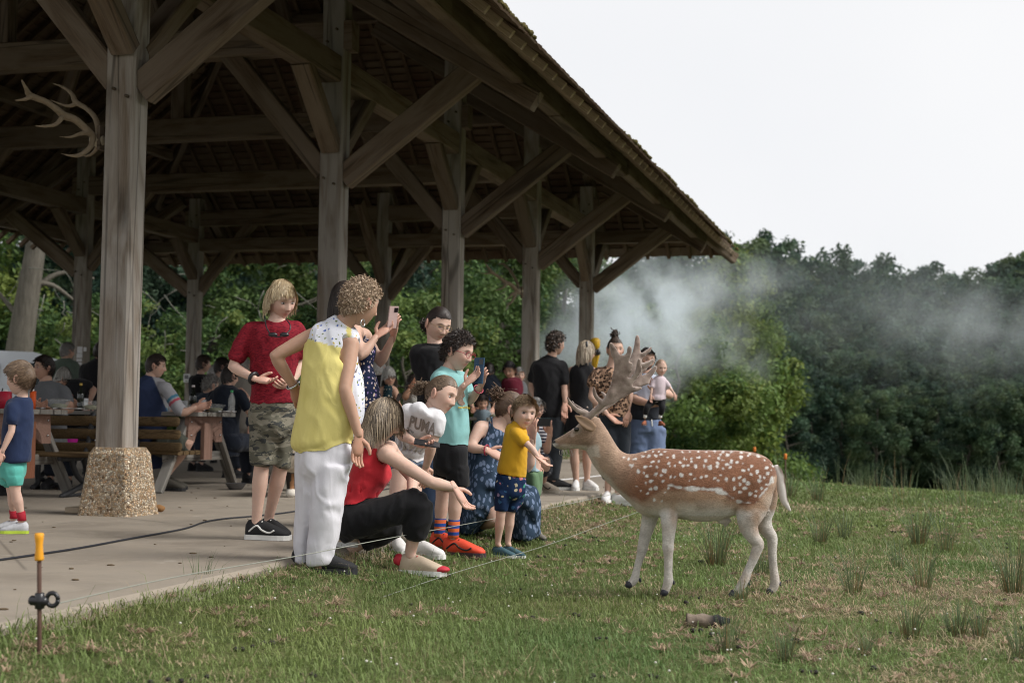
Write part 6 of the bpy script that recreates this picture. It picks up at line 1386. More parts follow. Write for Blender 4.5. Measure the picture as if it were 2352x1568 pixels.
    V, Q = fuse(pr, .005, 5); N = vnormals(V, Q); V = V+N*(.004*(vnoise(V, 45, 3)-.5))[:, None]; ob('antler', V, Q, M_V, e)
    far = [(520,905),(600,850),(700,800),(780,740),(860,680),(960,640),(1036,612),(1046,562),(1082,512),(1122,452),(1124,428),(1100,420),(1062,455),(1010,510),(940,552),(905,575),(960,500),(1040,425),(1092,378),(1094,356),(1070,354),(1010,392),(962,402),(958,352),(985,330),(1060,258),(1070,230),(1048,222),(985,288),(950,290),(945,240),(938,140),(918,100),(900,108),(888,150),(875,235),(852,310),(815,400),(770,520),(700,640),(620,760),(520,860)]
    f2_ = lambda x, y: .09+.08*np.clip((800-y)/600, 0, 1)
    pr = [palm(far, f2_, .011), tn([(430, 945), (520, 890), (610, 830), (690, 760), (740, 690)], [36, 34, 34, 36, 34], .035, .11), tn([(600, 790), (565, 725), (536, 694)], [26, 20, 12], .10, .13), sphere(az(425, 945, .035), 44*am, None, 30*am), tn([(392, 915), (330, 880), (262, 830), (232, 790)], [26, 20, 15, 9], .05, .16), tn([(905, 330), (918, 200), (918, 115)], [30, 24, 15], .15, .17), tn([(960, 310), (1030, 262), (1060, 234)], [22, 18, 13], .14, .15), tn([(1000, 590), (1070, 500), (1110, 434)], [26, 20, 14], .12, .12), tn([(960, 425), (1040, 385), (1085, 362)], [22, 18, 13], .12, .12)]
    V, Q = fuse(pr, .005, 5); N = vnormals(V, Q); V = V+N*(.004*(vnoise(V, 45, 4)-.5))[:, None]; ob('antler', V, Q, M_V, e)
    # bristles on the muzzle and the ragged thigh hair
    hr = []; g = np.random.default_rng(3)
    for q in range(14):
        p = dz(g.uniform(120, 200), g.uniform(672, 682), g.uniform(-.03, .03)); hr.append(tube([p, p-ZV*.02+RT*g.uniform(-.005, .012), p-ZV*.035+RT*g.uniform(0, .03)], [.0012, .0008, .0004], 4, cap=False))
    for q in range(60):
        p = dz(g.uniform(1210, 1270), g.uniform(985, 1035), g.uniform(-.06, .02)); hr.append(tube([p, p-ZV*.018+RT*g.uniform(-.01, .012)], [.0018, .0006], 4, cap=False))
    ob('whiskers', *merge(hr), plain('pale_hair', (.55, .5, .45), .8), e)
deer()

# ================================================================ DOG
def dog():
    d = 13.0; P = lambda x, y, dd=0: zp('Ze', x, y, d+dd); p0 = P(320, 1300)
    e = empty('dog', (p0[0], p0[1], 0), 'tricolour long haired dog with a cream chest standing behind the blond boy', 'dog')
    pm = .14648*d/FPX; pr = []
    for bx, tx, yb, dd in ((248, 262, 1300, 0), (375, 368, 1255, .12)): pr.append(tube([P(tx, 820, dd), P(tx-6, 1000, dd), P(bx, 1150, dd), P(bx, 1230, dd)], [.075, .055, .04, .04], 12)); pr.append(tube([P(bx, 1245, dd), P(bx-6, yb-22, dd-.05)], [.045, .04], 10, flat=1.15))
    rr = [(P(318, 960), .05), (P(320, 860), .115), (P(322, 720), .14), (P(322, 560), .13), (P(322, 470, .05), .11)]; pr.append(tube([r[0] for r in rr], [r[1] for r in rr], 18))
    pr.append(tube([P(322, 640, .0), P(325, 660, .3), P(330, 680, .62)], [.15, .16, .13], 16)); pr.append(tube([P(322, 440, .02), P(322, 330, -.06), P(322, 345, -.2)], [.10, .10, .05], 14))
    for s_ in (-1, 1):
        pr.append(tube([P(322+s_*52, 750, .6), P(322+s_*58, 1000, .62), P(322+s_*55, 1230, .66)], [.09, .055, .04], 12)); pr.append(tube([P(322+s_*48, 330, .0), P(322+s_*70, 400, .0)], [.04, .03], 8))
    V, Q = fuse(pr, .012, 3); x, y = zinv('Ze', V); N = vnormals(V, Q); ch = (y > 400) & (y < 1010)
    V = V+N*(.028*(vnoise(V*[1, 1, .3], 60, 3)-.45)*ch)[:, None]; C = np.repeat(np.array([[.03, .024, .02]]), len(V), 0); ns = vnoise(V, 25, 2)*30
    def bl(m_, c): C[:] = np.where((m_)[:, None], np.array(c), C)
    dep = (V-P(322, 700))@FW; bl((dep < .2) & (y+ns < 960) & (y > 380), (.50, .43, .34)); bl((y > 940+ns) & (x > 240+ns*.5), (.26, .13, .06)); bl((y > 940+ns) & (x > 300) & (x < 345), (.03, .024, .02)); bl(y > 1190+ns*.5, (.6, .56, .5)); bl((y < 380), (.1, .06, .035)); bl((np.abs(x-322) < 14) & (y < 380), (.6, .56, .5))
    ob('body', V, Q, vcol('dog_coat', .85, 0, .3, 90), e, True, col=C)
    ob('collar', *tube([P(322, 600, 0)+.135*(math.cos(a)*RT+math.sin(a)*FW)+ZV*.02*math.sin(a) for a in np.linspace(0, 6.28, 17)], .011, 6, cap=False), BLKP, e)
    ob('nose', *sphere(P(322, 350, -.25), .016), BLKP, e)
    for s_ in (-1, 1): ob('eye', *sphere(P(322+s_*20, 318, -.13), .010), BLKP, e)
dog()
# ================================================================ TABLES AND BENCHES
M_TOP = wood('table_plank', (.10, .085, .07), (.25, .225, .19), (.33, .315, .29)); M_TRED = wood('table_redwood', (.20, .115, .085), (.34, .215, .17), None, 1., .25); M_TDK = wood('bench_slat', (.07, .045, .022), (.20, .135, .07), None, 1., .5); M_TRB = wood('redbrown_board', (.17, .065, .035), (.27, .12, .075), None, 1., .2)
IRON = plain('cast_iron', (.03, .031, .034), .6, .3, 60, .3)
def pic_table(c, label, board, L=1.9):
    """c: floor point under the middle of the end facing OUT; long axis runs along -OUT"""
    X, Y = -OUT, U; e = empty('picnic_table', c, label, 'picnic table', 'picnic tables under the roof')
    P = lambda a, b, h: c+a*X+b*Y+h*ZV
    for q in range(8):
        y = -.36+.103*q; beam(e, 'plank', P(-.02+RNG.uniform(-.01, .01), y, .745), P(L, y, .745), .094, .04, M_TOP, b=.004)
    for a in (.12, L-.15):
        # arched apron
        w, n = .31, 14; pts = [(-w-.03, .725), (w+.03, .725), (w+.05, .47), (w-.045, .47)]+[((w-.085)*math.cos(t), .47+.17*math.sin(t)) for t in np.linspace(0, math.pi, n)]+[(-w+.045, .47), (-w-.05, .47)]
        V = np.array([P(a-.022, y, h) for y, h in pts]+[P(a+.022, y, h) for y, h in pts]); m_ = len(pts); bm = bmesh.new(); vs_ = [bm.verts.new(p) for p in V[:m_]]; fa = bm.faces.new(vs_); bmesh.ops.triangulate(bm, faces=[fa]); bm.verts.index_update(); F = [tuple(v.index for v in f.verts) for f in bm.faces]; bm.free()
        ob('apron', V, F+[tuple(i+m_ for i in f[::-1]) for f in F]+[(i, i+m_, (i+1) % m_+m_, (i+1) % m_) for i in range(m_)], M_TRED, e, False)
        for s_ in (-1, 1):
            beam(e, 'leg', P(a+.05, s_*.78, 0), P(a+.05, s_*.27, .70), .05, .10, M_TOP, up=X, b=.004)
            beam(e, 'leg', P(a+.05, s_*.36, .1), P(a+.05, s_*.31, .46), .05, .09, M_TOP, up=X, b=.004) if False else None
            for q in (0, 1): ob('bolt', *sphere(P(a-.026, s_*(w-.01), .54+.13*q), .011, None, None, 8), METAL, e)
        beam(e, 'crossbar', P(a+.08, -.62, .33), P(a+.08, .62, .33), .04, .09, M_TOP, up=ZV, b=.004)
    beam(e, 'board', P(.085, 0, board[0]), P(.085, 0, .66), .045, .17, M_TRB if board[1] else M_TRED, up=Y, b=.004)
    return e, P
t1a, t1b = gnd(5.6, 1174.8), gnd(145, 1126.6); t2a, t2b = gnd(405, 1135), gnd(564, 1117)
T1 = bp(*(lambda q: (q[0]-.02, q[1]))(ts(*((t1a+t1b)/2)[:2]))); T2 = bp(*ts(*((t2a+t2b)/2)[:2]))
e, PT1 = pic_table(T1, 'weathered picnic table with a reddish arched end, partly hidden by the small boy', (.18, True)); e, PT2 = pic_table(T2, 'weathered picnic table with the green capped water bottle on it', (.30, False))
T3c = zp('Z9', 345, 735, 18.7); T3c[2] = 0; e, PT3 = pic_table(T3c, 'picnic table in the distance with a red can on it', (.3, False))
def slat_bench(c, face, label):
    """bench along -OUT with its end at c; face=+1 faces +U"""
    X, Y = -OUT, U*face; e = empty('slatted_bench', c, label, 'bench', 'slatted benches by the tables'); P = lambda a, b, h: c+a*X+b*Y+h*ZV
    for q, (b, h) in enumerate(((-.205, .67), (-.18, .55), (-.15, .43))):
        V, F = tube([P(-.02, b, h), P(.02, b, h), P(1.7, b, h)], .046, 14, flat=.4, ref=ZV+.2*Y, capr=.5); ob('back_slat', V, F, M_TDK, e)
    for q in range(4): beam(e, 'seat_slat', P(0, -.1+.115*q, .375), P(1.7, -.1+.115*q, .375), .1, .04, M_TDK, b=.008)
    for a in (.42, 1.5):
        pts = [P(a, -.235, .735), P(a, -.205, .60), P(a, -.165, .46), P(a, -.12, .37), P(a, -.02, .335)]; ob('iron_leg', *merge([tube(densify(pts, 16), .024, 8), tube(densify([P(a, -.02, .335), P(a, .28, .34)], 4), .022, 8), tube(densify([P(a, -.10, .35), P(a, -.16, .21), P(a, -.15, .06), P(a, -.24, .015)], 12), .028, 8), tube(densify([P(a, .1, .335), P(a, .0, .19), P(a, -.1, .1), P(a, .22, .015)], 14), .024, 8), tube([P(a, -.24, .015), P(a, .24, .015)], .016, 8)]), IRON, e)
        for b, h in ((-.175, .67), (-.145, .55), (-.11, .43)): ob('bolt', *sphere(P(a, b-.085, h), .010, None, None, 8), METAL, e)
    return e
bc = gnd(365, 1128); tb, sb_ = ts(bc[0], bc[1]); slat_bench(bp(tb+.30, sb_-.05), 1, 'brown slatted bench with black iron legs that the man in the raglan shirt sits on')
slat_bench(bp(tb+.25, sb_-1.15), -1, 'brown slatted bench hidden behind the big front pier, facing the left table')

# ---------------------------------------------------------------- things on the tables
M_PET = glassy('clear_plastic', (.93, .94, .94), .16); GREENP = plain('green_cap', (.03, .30, .10), .4, .1, spec=.5); PAPER = plain('white_paper', (.68, .68, .70), .8, .1); KRAFT = plain('kraft_paper', (.33, .19, .08), .85, .4, 12, .8); CUPM = glassy('milky_cup', (.8, .82, .84), .5, .3); DKGL = plain('dark_glass', (.012, .015, .012), .1, .1, spec=.6)
def onT(PT, px, z, y, h=.766):
    """point on a table top seen at picture x"""
    a = ZT[z]; ray = FW+((a[0]+px*a[2])-CX)/FPX*RT+(CY-(a[1]+y*a[2]))/FPX*UP; q = CPOS+(h-CAM_Z)/ray[2]*ray; return q
def on(px, z, d, h=.766):
    p = zp(z, px, 800, d); return np.array([p[0], p[1], h])
def thing(name, c, label, cat, prs, group=None):
    e = empty(name, c, label, cat, group)
    for nm, (V, F), m_ in prs: ob(nm, V, F, m_, e)
    return e
def bottle(c, h, r, cap, body, label, cat='bottle', name='water_bottle', neck=.35):
    c = np.array(c); pr = [(r*.9, 0), (r, .01), (r, h*.25), (r*.92, h*.28), (r, h*.32), (r, h*.58), (r*.85, h*.68), (r*.42, h*(1-neck*.45)), (r*.38, h*.93)]
    return thing(name, c, label, cat, [('glass', lathe(pr, 18, c), body), ('cap', lathe([(r*.42, h*.925), (r*.44, h*.93), (r*.44, h), (r*.40, h+.003)], 14, c), cap)])
d2 = 14.4
bottle(on(890, 'Zh', d2-.1), .222, .034, GREENP, M_PET, 'clear plastic water bottle with a green cap at the end of the right table')
bottle(on(285, 'Zh', d2+.2), .275, .037, plain('foil', (.5, .45, .45), .3, .1, metal=.8), DKGL, 'dark glass beer bottle with a foil neck by the seated man\'s fist', name='beer_bottle', neck=.7)
bottle(on(1268, 'Zd', 12.9), .24, .03, plain('gold_foil', (.45, .3, .06), .3), DKGL, 'small dark beer bottle next to the front post', name='beer_bottle', neck=.7)
def bowl(c, r, h, label):
    c = np.array(c); return thing('salad_bowl', c, label, 'bowl', [('tub', lathe([(r*.55, 0), (r*.6, .004), (r*.95, h*.8), (r*1.05, h*.82), (r*1.05, h*.86), (r*.9, h*.88), (r*.6, h), (.001, h*1.02)], 20, c), M_PET), ('salad', lathe([(r*.5, .006), (r*.75, h*.4), (r*.4, h*.55), (.001, h*.56)], 12, c), plain('salad', (.25, .25, .16), .7, .7, 50))])
bowl(on(640, 'Zh', d2-.15), .10, .085, 'clear plastic salad tub beside the green capped bottle'); bowl(on(930, 'Zd', 12.6), .105, .10, 'clear domed salad tub on the left table in front of the man in grey'); bowl(on(1430, 'Zd', 12.8), .09, .085, 'clear plastic tub just left of the front post')
def sheet(c, w, l, label, mat=PAPER, name='paper_napkin', rot=.3):
    g = np.random.default_rng(int(c[0]*1000) % 97); n = 7; V = []
    for i in range(n):
        for j in range(n): x, y = (i/(n-1)-.5)*w, (j/(n-1)-.5)*l; V.append([c[0]+x*math.cos(rot)-y*math.sin(rot), c[1]+x*math.sin(rot)+y*math.cos(rot), c[2]+.003+.012*abs(math.sin(i*1.3+j*.9))+g.uniform(0, .004)])
    F = [(i*n+j, (i+1)*n+j, (i+1)*n+j+1, i*n+j+1) for i in range(n-1) for j in range(n-1)]; V2 = np.array(V); V3 = np.vstack([V2, V2-[0, 0, .0015]]); ob(name, V3, F+[tuple(k_+n*n for k_ in f[::-1]) for f in F], mat, None, label=label, cat='napkin' if mat is PAPER else 'paper bag')
sheet(on(830, 'Zh', d2-.3), .17, .12, 'white paper napkin lying under the green capped bottle'); sheet(on(590, 'Zd', 12.5), .14, .1, 'crumpled white napkin near the orange drink carton'); sheet(on(1090, 'Zd', 12.5), .26, .14, 'white paper spread before the domed salad tub')
sheet(on(440, 'Zh', d2-.05), .2, .1, 'crumpled brown paper bag by the seated man\'s fist', KRAFT, 'paper_bag', .2); sheet(on(770, 'Zd', 12.7), .22, .13, 'crumpled brown paper bag on the left table', KRAFT, 'paper_bag', .5)
def cup(c, r, h, label, mat=CUPM): c = np.array(c); thing('cup', c, label, 'cup', [('wall', lathe([(r*.7, 0), (r*.72, .003), (r, h), (r*.93, h-.002), (r*.66, .006), (.001, .006)], 16, c), mat)])
cup(on(432, 'Zh', d2+.3), .04, .13, 'tall milky plastic cup behind the paper bag on the right table'); cup(on(150, 'Zh', d2+.3), .037, .12, 'milky cup left of the dark beer bottle'); cup(on(1330, 'Zd', 13.1), .037, .11, 'milky cup beside the small beer bottle near the front post')
def carton(c, w, h, col, label): 
    c = np.array(c); thing('drink_carton', c, label, 'drink carton', [('box', box(c+ZV*h*.45, w, w*.8, h*.45, RT, FW*[1, 1, 0]), col), ('cap', lathe([(w*.45, h*.9), (w*.45, h), (.001, h+.002)], 12, c), WHITE)])
carton(on(520, 'Zd', 12.2), .022, .17, plain('orange_carton', (.65, .10, .02), .5, .15), 'orange drink bottle with a white cap beside the small boy'); carton(on(85, 'Zd', 12.0), .045, .16, plain('red_carton', (.42, .02, .045), .5, .15), 'red drink carton with a white cap left of the small boy')
bottle(on(468, 'Zd', 12.4), .2, .022, WHITE, M_PET, 'small clear bottle behind the boy\'s neck'); thing('camera_bag', on(40, 'Zd', 12.1), 'black glossy bag on the left table edge', 'bag', [('pouch', sphere(on(40, 'Zd', 12.1)+ZV*.06, .09, .06, .07, 14), BLKP), ('handle', tube([on(10, 'Zd', 12.05)+ZV*.1, on(40, 'Zd', 12.05)+ZV*.17, on(75, 'Zd', 12.05)+ZV*.1], .008, 6), BLKP)])
c = on(248, 'Z9', 18.6); thing('drink_can', c, 'red drink can on the distant table', 'can', [('wall', lathe([(.028, 0), (.033, .008), (.033, .135), (.027, .15), (.001, .149)], 14, c), plain('red_can', (.5, .02, .03), .3, .1, spec=.5)), ('lid', lathe([(.026, .1495), (.026, .152), (.001, .152)], 12, c), METAL)])
bottle(on(280, 'Z9', 18.5), .23, .035, plain('blue_cap', (.03, .1, .4), .4), M_PET, 'clear plastic bottle next to the red can')
bowl(on(325, 'Z9', 18.4), .1, .07, 'plastic food tub right of the red can on the distant table'); cup(on(215, 'Z9', 18.5), .04, .1, 'milky cup left of the red can')
c = gnd(541, 1124); thing('dog_bowl', c, 'shallow grey metal dog bowl on the concrete floor', 'bowl', [('rim', lathe([(.06, 0), (.085, .03), (.105, .062), (.108, .064), (.1, .062), (.06, .012), (.001, .012)], 20, c), plain('dull_steel', (.2, .2, .21), .35, .15, metal=.6))])
c = on(450, 'Z4', 13.4, .47); ob('bag', *sphere(c+ZV*.02, .12, .09, .09, 14), plain('magenta_cloth', (.42, .01, .25), .7), None, label='magenta bag under the left table', cat='bag')
# ---------------------------------------------------------------- phones
def phone(c, ux, uy, label, col, w=.036, h=.073):
    ux = nrm(ux); uy = nrm(uy-(uy@ux)*ux); n = np.cross(ux, uy); e = empty('phone', c, label, 'phone'); k_ = []
    V, F = bevbox(2*h, 2*w, .009, .003); V = V-[h, 0, 0]; Rm = np.stack([uy, ux, n], 1); ob('case', c+V@Rm.T, F, col, e, False)
    ob('screen', *box(c-n*.0052, w*.93, h*.95, .0006, ux, uy, n), BLKP, e, False); ob('camera_lens', *box(c+n*.0055+uy*h*.68+ux*w*.45, w*.4, w*.42, .0012, ux, uy, n), plain('lens_black', (.008, .008, .01), .15, .1, spec=.6), e, False)
phone(zp('Zb', 1362, 492, 9.42), nrm(RT*.75+FW*.6), nrm(UP+RT*.35), 'white and pink phone held up by the woman in the navy dress', plain('rose_phone', (.55, .40, .38), .3, .1, spec=.5))
phone(zp('Zc', 1235, 1185, 8.50), nrm(RT*.8-FW*.55), nrm(UP+RT*.22), 'dark blue phone held by the boy in turquoise', plain('blue_phone', (.03, .075, .14), .4, .1), .037, .078)
phone(zp('Z7', 402, 814, 8.03), nrm(FW*.9+UP*.3), nrm(RT*.95-UP*.18), 'black phone held flat by the girl in the white t-shirt', BLKP)
phone(zp('Z8', 915, 368, 14.08), nrm(UP), nrm(RT), 'dark green phone held sideways by the crouching man in stripes', plain('teal_phone', (.012, .04, .045), .4, .1), .042, .085)
phone(zp('Zf', 495, 1032, 16.7), nrm(RT*.5+FW*.8), nrm(UP+RT*.5), 'small dark phone in the hand of the woman in the dotted dress', BLKP)
# ---------------------------------------------------------------- antler trophies
def trophy(z, d, beams, plate, sk, label, rs):
    am = ZT[z][2]*d/FPX; c = zp(z, plate[0], plate[1], d); e = empty('antler_trophy', c, label, 'antlers', 'antlers mounted on the posts')
    M_ANT = plain('antler_bone', (.24, .185, .125), .6, .35, 25, .4)
    for br in beams:
        pr = []
        for P, r, d0, d1 in br:
            n = len(P)*5; pr.append(tube(densify(np.array([zp(z, x, y, d+d0+(d1-d0)*i/(len(P)-1)) for i, (x, y) in enumerate(P)]), n), np.interp(np.linspace(0, len(P)-1, n), range(len(P)), [q*am for q in r]), 9))
        V, Q = fuse(pr, .009, 2); ob('antler', V, Q, M_ANT, e)
    ob('skull', *tube([zp(z, sk[0], sk[1], d), zp(z, sk[2], sk[3], d)], [.045, .05], 12), plain('bone', (.42, .36, .27), .7), e)
    ob('plaque', *box(c, .012, .05, .09, OUT, U), M_BEAM, e, False)
trophy('Z1', 10.62, [[([(590, 860), (540, 810), (470, 750), (400, 725), (360, 690), (290, 640), (190, 600), (165, 560), (135, 500)], [22, 24, 25, 27, 22, 20, 22, 15, 6], -.05, -.5), ([(390, 735), (350, 780), (280, 792), (210, 788)], [18, 14, 11, 4], -.3, -.42), ([(200, 605), (150, 625), (88, 630)], [18, 12, 5], -.45, -.5), ([(560, 835), (500, 840), (440, 860), (368, 858)], [18, 14, 10, 4], -.1, -.3), ([(585, 870), (560, 930), (480, 978), (376, 962)], [20, 18, 14, 4], -.08, -.3)],
   [([(610, 860), (615, 800), (590, 730), (540, 680), (475, 640), (450, 590), (400, 550), (330, 522)], [20, 20, 18, 17, 20, 15, 12, 5], .05, .35), ([(480, 650), (420, 665), (310, 625)], [18, 12, 4], .25, .35), ([(605, 870), (605, 930), (560, 975), (500, 975)], [16, 14, 11, 4], .08, .25)]], (640, 870), (585, 870, 635, 890), 'pair of pale red deer antlers mounted on the big front post', 0)
trophy('Zg', 21.4, [[([(1130, 590), (1090, 530), (1000, 450), (910, 420), (800, 330), (700, 260), (620, 200), (540, 110), (450, -20)], [40, 48, 44, 48, 34, 32, 36, 26, 8], -.05, -.4), ([(910, 440), (850, 520), (760, 560), (670, 582)], [30, 24, 18, 6], -.2, -.4), ([(610, 210), (500, 230), (360, 215)], [26, 20, 6], -.3, -.4), ([(580, 190), (510, 165), (400, 170)], [22, 16, 5], -.3, -.2), ([(1120, 610), (1030, 660), (960, 740), (815, 830)], [32, 26, 20, 5], -.1, -.3), ([(1120, 600), (1070, 740), (1010, 840), (905, 935)], [36, 34, 26, 6], -.1, -.3)],
   [([(1160, 560), (1145, 430), (1080, 300), (980, 150), (850, 30), (730, 35)], [32, 36, 34, 30, 26, 8], .05, .4), ([(1130, 640), (1090, 740), (1040, 800), (940, 830)], [24, 20, 14, 5], .1, .3)]], (1245, 620), (1140, 580, 1225, 610), 'pair of antlers mounted high on the fourth post against the trees', 1)
# ---------------------------------------------------------------- stones, tile, log, cable
c = gnd(203, 1178); V, F = bevbox(.30, .15, .045, .008); e = ob('broken_paver', c+(V-[.15, 0, -.024])@np.stack([nrm(RT*.98-.2*FW*[1, 1, 0]), nrm(FW*[1, 1, 0]+.2*RT), ZV], 1).T, F, plain('sandstone', (.36, .29, .21), .9, .3, 40, .6), None, False, label='broken sandy paving slab leaning at the foot of the front pier', cat='paving slab')
c = gnd(363, 1175); V, F = sphere(c+ZV*.025, .052, .032, .028, 14); V = V+(vnoise(V, 40, 2)-.5)[:, None]*.02; ob('stone', V, F, plain('orange_stone', (.27, .14, .055), .9, .4, 30, .6), None, label='small orange brown stone on the floor beside the front pier', cat='stone')
pts = densify([gnd(x, y, .008) for x, y in ((-60, 1293), (60, 1276), (180, 1258), (300, 1236), (420, 1214), (470, 1198), (520, 1190), (600, 1183), (690, 1171), (760, 1150), (900, 1120))], 70); ob('cable', *tube(pts, .0055, 8, cap=False), plain('cable_rubber', (.022, .024, .032), .55, .2, 200), None, label='dark grey cable snaking across the concrete floor', cat='cable')
pts = densify([gnd(x, y, .006) for x, y in ((1240, 1107), (1282, 1102), (1330, 1098), (1380, 1092), (1440, 1090))], 20); ob('cord', *tube(pts, .008, 6, cap=False), plain('white_cord', (.6, .6, .6), .7), None, label='thin white cord on the floor at the feet of the woman in black', cat='cord')
pts = []
c = zp('Z13', 340, 1098, 6.05); c[2] = float(gz(c[0], c[1]))+.025; dr = nrm(RT-.12*FW*[1, 1, 0])
V, F = tube(densify([c-dr*.075, c-dr*.02, c+dr*.05, c+dr*.105], 14), np.interp(np.arange(14), [0, 2, 9, 13], [.031, .032, .027, .012]), 14, capr=.12); V = V+(vnoise(V, 50, 2)-.5)[:, None]*.012; t = (V-c)@dr; ch = np.clip((t-.015+.02*(vnoise(V, 40, 1)-.5))/.012, 0, 1)[:, None]; cc = np.array([[.21, .165, .13]])*(1-ch)+ch*np.array([.018, .018, .02]); cc = np.where((t < -.072)[:, None], np.array([.09, .07, .05]), cc)
ob('log', V, F, vcol('charred_wood', .9, 0, .4, 60, bs=.6), None, label='short half charred piece of firewood lying in the grass', cat='log', col=cc)
# ---------------------------------------------------------------- electric fence
YEL = plain('yellow_plastic', (.75, .33, .02), .5, .15, spec=.4); ROD = plain('rusty_rod', (.10, .055, .04), .7, .4, 60)
SD = 4.58; st_ = lambda x, y, dd=0: at(x, y, SD+dd)
g0 = gnd(90, 1610, -.14); e = empty('fence_stake', st_(91, 1640), 'thin brown fence stake with a yellow cap and black ring insulator in the foreground', 'fence stake')
ob('rod', *tube([st_(91, 1650), st_(90, 1260)], .0075, 10), ROD, e)
ob('cap', *loft([(st_(90, y), RT*r, FW*r) for y, r in ((1286, .0140), (1282, .0148), (1262, .012), (1250, .0115), (1235, .0140), (1226, .0148), (1224, .0125))], 16), YEL, e)
ob('insulator', *merge([tube([st_(91, 1396), st_(91, 1362)], .0155, 12, capr=.2), tube([st_(72, 1378), st_(104, 1380)], .016, 12), tube([st_(120+13*math.cos(a), 1376+15*math.sin(a), .004) for a in np.linspace(0, 6.28, 19)], .0075, 8, cap=False)]), BLKP, e)
WIRE = plain('fence_tape', (.26, .27, .235), .7, .15, 300)
w1 = [st_(104, 1380), at(400, 1318, 5.9), at(690, 1274, 7.1), at(880, 1238, 8.2), at(1060, 1203, 9.9), at(1263, 1166, 12.0), at(1440, 1128, 15.2), at(1640, 1088, 19.5), at(1733, 1060, 22.)]
def wire(name, P, label, r):
    P = np.array(P); ob(name, *tube(densify(P, 60), np.full(60, r), 6, cap=False), WIRE, None, label=label, cat='fence wire', group='electric fence wires')
w1 = [w1[0], w1[0]*.5+w1[-1]*.5, w1[-1]]
a, b = st_(118, 1392), at(1733, 1062, 22.); P = []
for x, y in ((120, 1388), (400, 1325), (690, 1275), (880, 1238), (1060, 1205), (1263, 1166), (1420, 1132), (1600, 1096), (1733, 1066)):
    # straight run in plan from the stake to the far one
    f = (x-CX)/FPX; n_ = np.cross(np.append((b-a)[:2], 0), ZV); ray = FW+f*RT+(CY-y)/FPX*UP; t = ((a-CPOS)@n_)/(ray@n_); P.append(CPOS+t*ray)
wire('fence_wire', P, 'upper pale fence wire running from the stake past the people\'s legs', .0021)
a, b = at(150, 1600, 4.45), at(1803, 1085, 20.); P = []
for x, y in ((150, 1590), (268, 1566), (500, 1494), (804, 1396), (1040, 1316), (1260, 1250), (1430, 1188), (1600, 1132), (1803, 1090)):
    f = (x-CX)/FPX; n_ = np.cross(np.append((b-a)[:2], 0), ZV); ray = FW+f*RT+(CY-y)/FPX*UP; t = ((a-CPOS)@n_)/(ray@n_); P.append(CPOS+t*ray)
wire('fence_wire', P, 'lower pale fence wire crossing the grass in front of the visitors', .0019)
for x, y, d, lab in ((1733, 1032, 22, 'orange capped fence stake rising just behind the deer\'s rump'), (1804, 1048, 20, 'orange capped fence stake right of the deer\'s tail')):
    p = at(x, y, d); zb = float(gz(p[0], p[1])); q = np.array([p[0], p[1], zb-.05]); e = empty('fence_stake', q, lab, 'fence stake'); ob('rod', *tube([q, p], .011, 8), ROD, e); ob('cap', *tube([p-ZV*.03, p+ZV*.03], .022, 10), plain('orange_cap', (.7, .2, .03), .5), e)
# ---------------------------------------------------------------- van, notices, rail, yellow frame
def van():
    d = 29; c = at(40, 960, d); c[2] = -.1; X = nrm(RT*[1, 1, 0]*.97+FW*[1, 1, 0]*.25); Y = np.cross(ZV, X); e = empty('van', c, 'white van parked beyond the back posts behind the boy in navy', 'van')
    prof = [(-3.0, .45), (-3.0, 1.9), (-2.8, 2.12), (.35, 2.06), (.8, 1.92), (1.35, 1.25), (2.1, 1.05), (2.25, .8), (2.25, .42)]; n = len(prof); ins = lambda h: .95-.08*max(0, (h-1.1))
    V = [c+x*X+s_*ins(h)*Y+h*ZV for s_ in (-1, 1) for x, h in prof]; F = [tuple(range(n)), tuple(range(2*n-1, n-1, -1))]+[(i, n+i, n+(i+1) % n, (i+1) % n) for i in range(n)]
    ob('shell', np.array(V), F, plain('white_paint', (.66, .69, .74), .3, .05, spec=.5), e, False)
    GL = plain('dark_window', (.03, .04, .045), .1, .1, spec=.6)
    for x0, x1 in ((-2.6, -1.5), (-1.35, -.3)): ob('window', *box(c+(x0+x1)/2*X-.905*Y+1.6*ZV, (x1-x0)/2, .03, .22, X, Y), GL, e, False)
    V = [c+x*X-Y*(ins(h)+.006)+h*ZV for x, h in ((-.1, 1.4), (-.1, 1.84), (.5, 1.84), (1.0, 1.4))]+[c+x*X-Y*(ins(h)-.03)+h*ZV for x, h in ((-.1, 1.4), (-.1, 1.84), (.5, 1.84), (1.0, 1.4))]; ob('window', np.array(V), [(0, 1, 2, 3), (7, 6, 5, 4), (0, 4, 5, 1), (1, 5, 6, 2), (2, 6, 7, 3), (3, 7, 4, 0)], GL, e, False)
    for x in (-2.1, 1.45):
        for s_ in (-1, 1):
            w = c+x*X+s_*.86*Y+.33*ZV; t_ = ob('tyre', *loft([(w+s_*k_*Y, X*r, ZV*r) for k_, r in ((-.1, .28), (-.1, .33), (.1, .33), (.1, .24), (.08, .2))], 22), BLACKR, e); rm = ob('rim', *loft([(w+s_*.095*Y, X*.2, ZV*.2), (w+s_*.1*Y, X*.06, ZV*.06)], 18), METAL, e); rm.parent = t_; WL[rm] = WL[t_]
    ob('rub_strip', *box(c-.3*X-.96*Y+.75*ZV, 2.6, .02, .05, X, Y), BLKP, e, False)
van()
B4 = bp(-7.8, 11.7, 0); e = empty('hanging_notice', zp('Zd', 1245, 350, 23.3), 'shiny white strip notice hanging on a back post', 'notice')
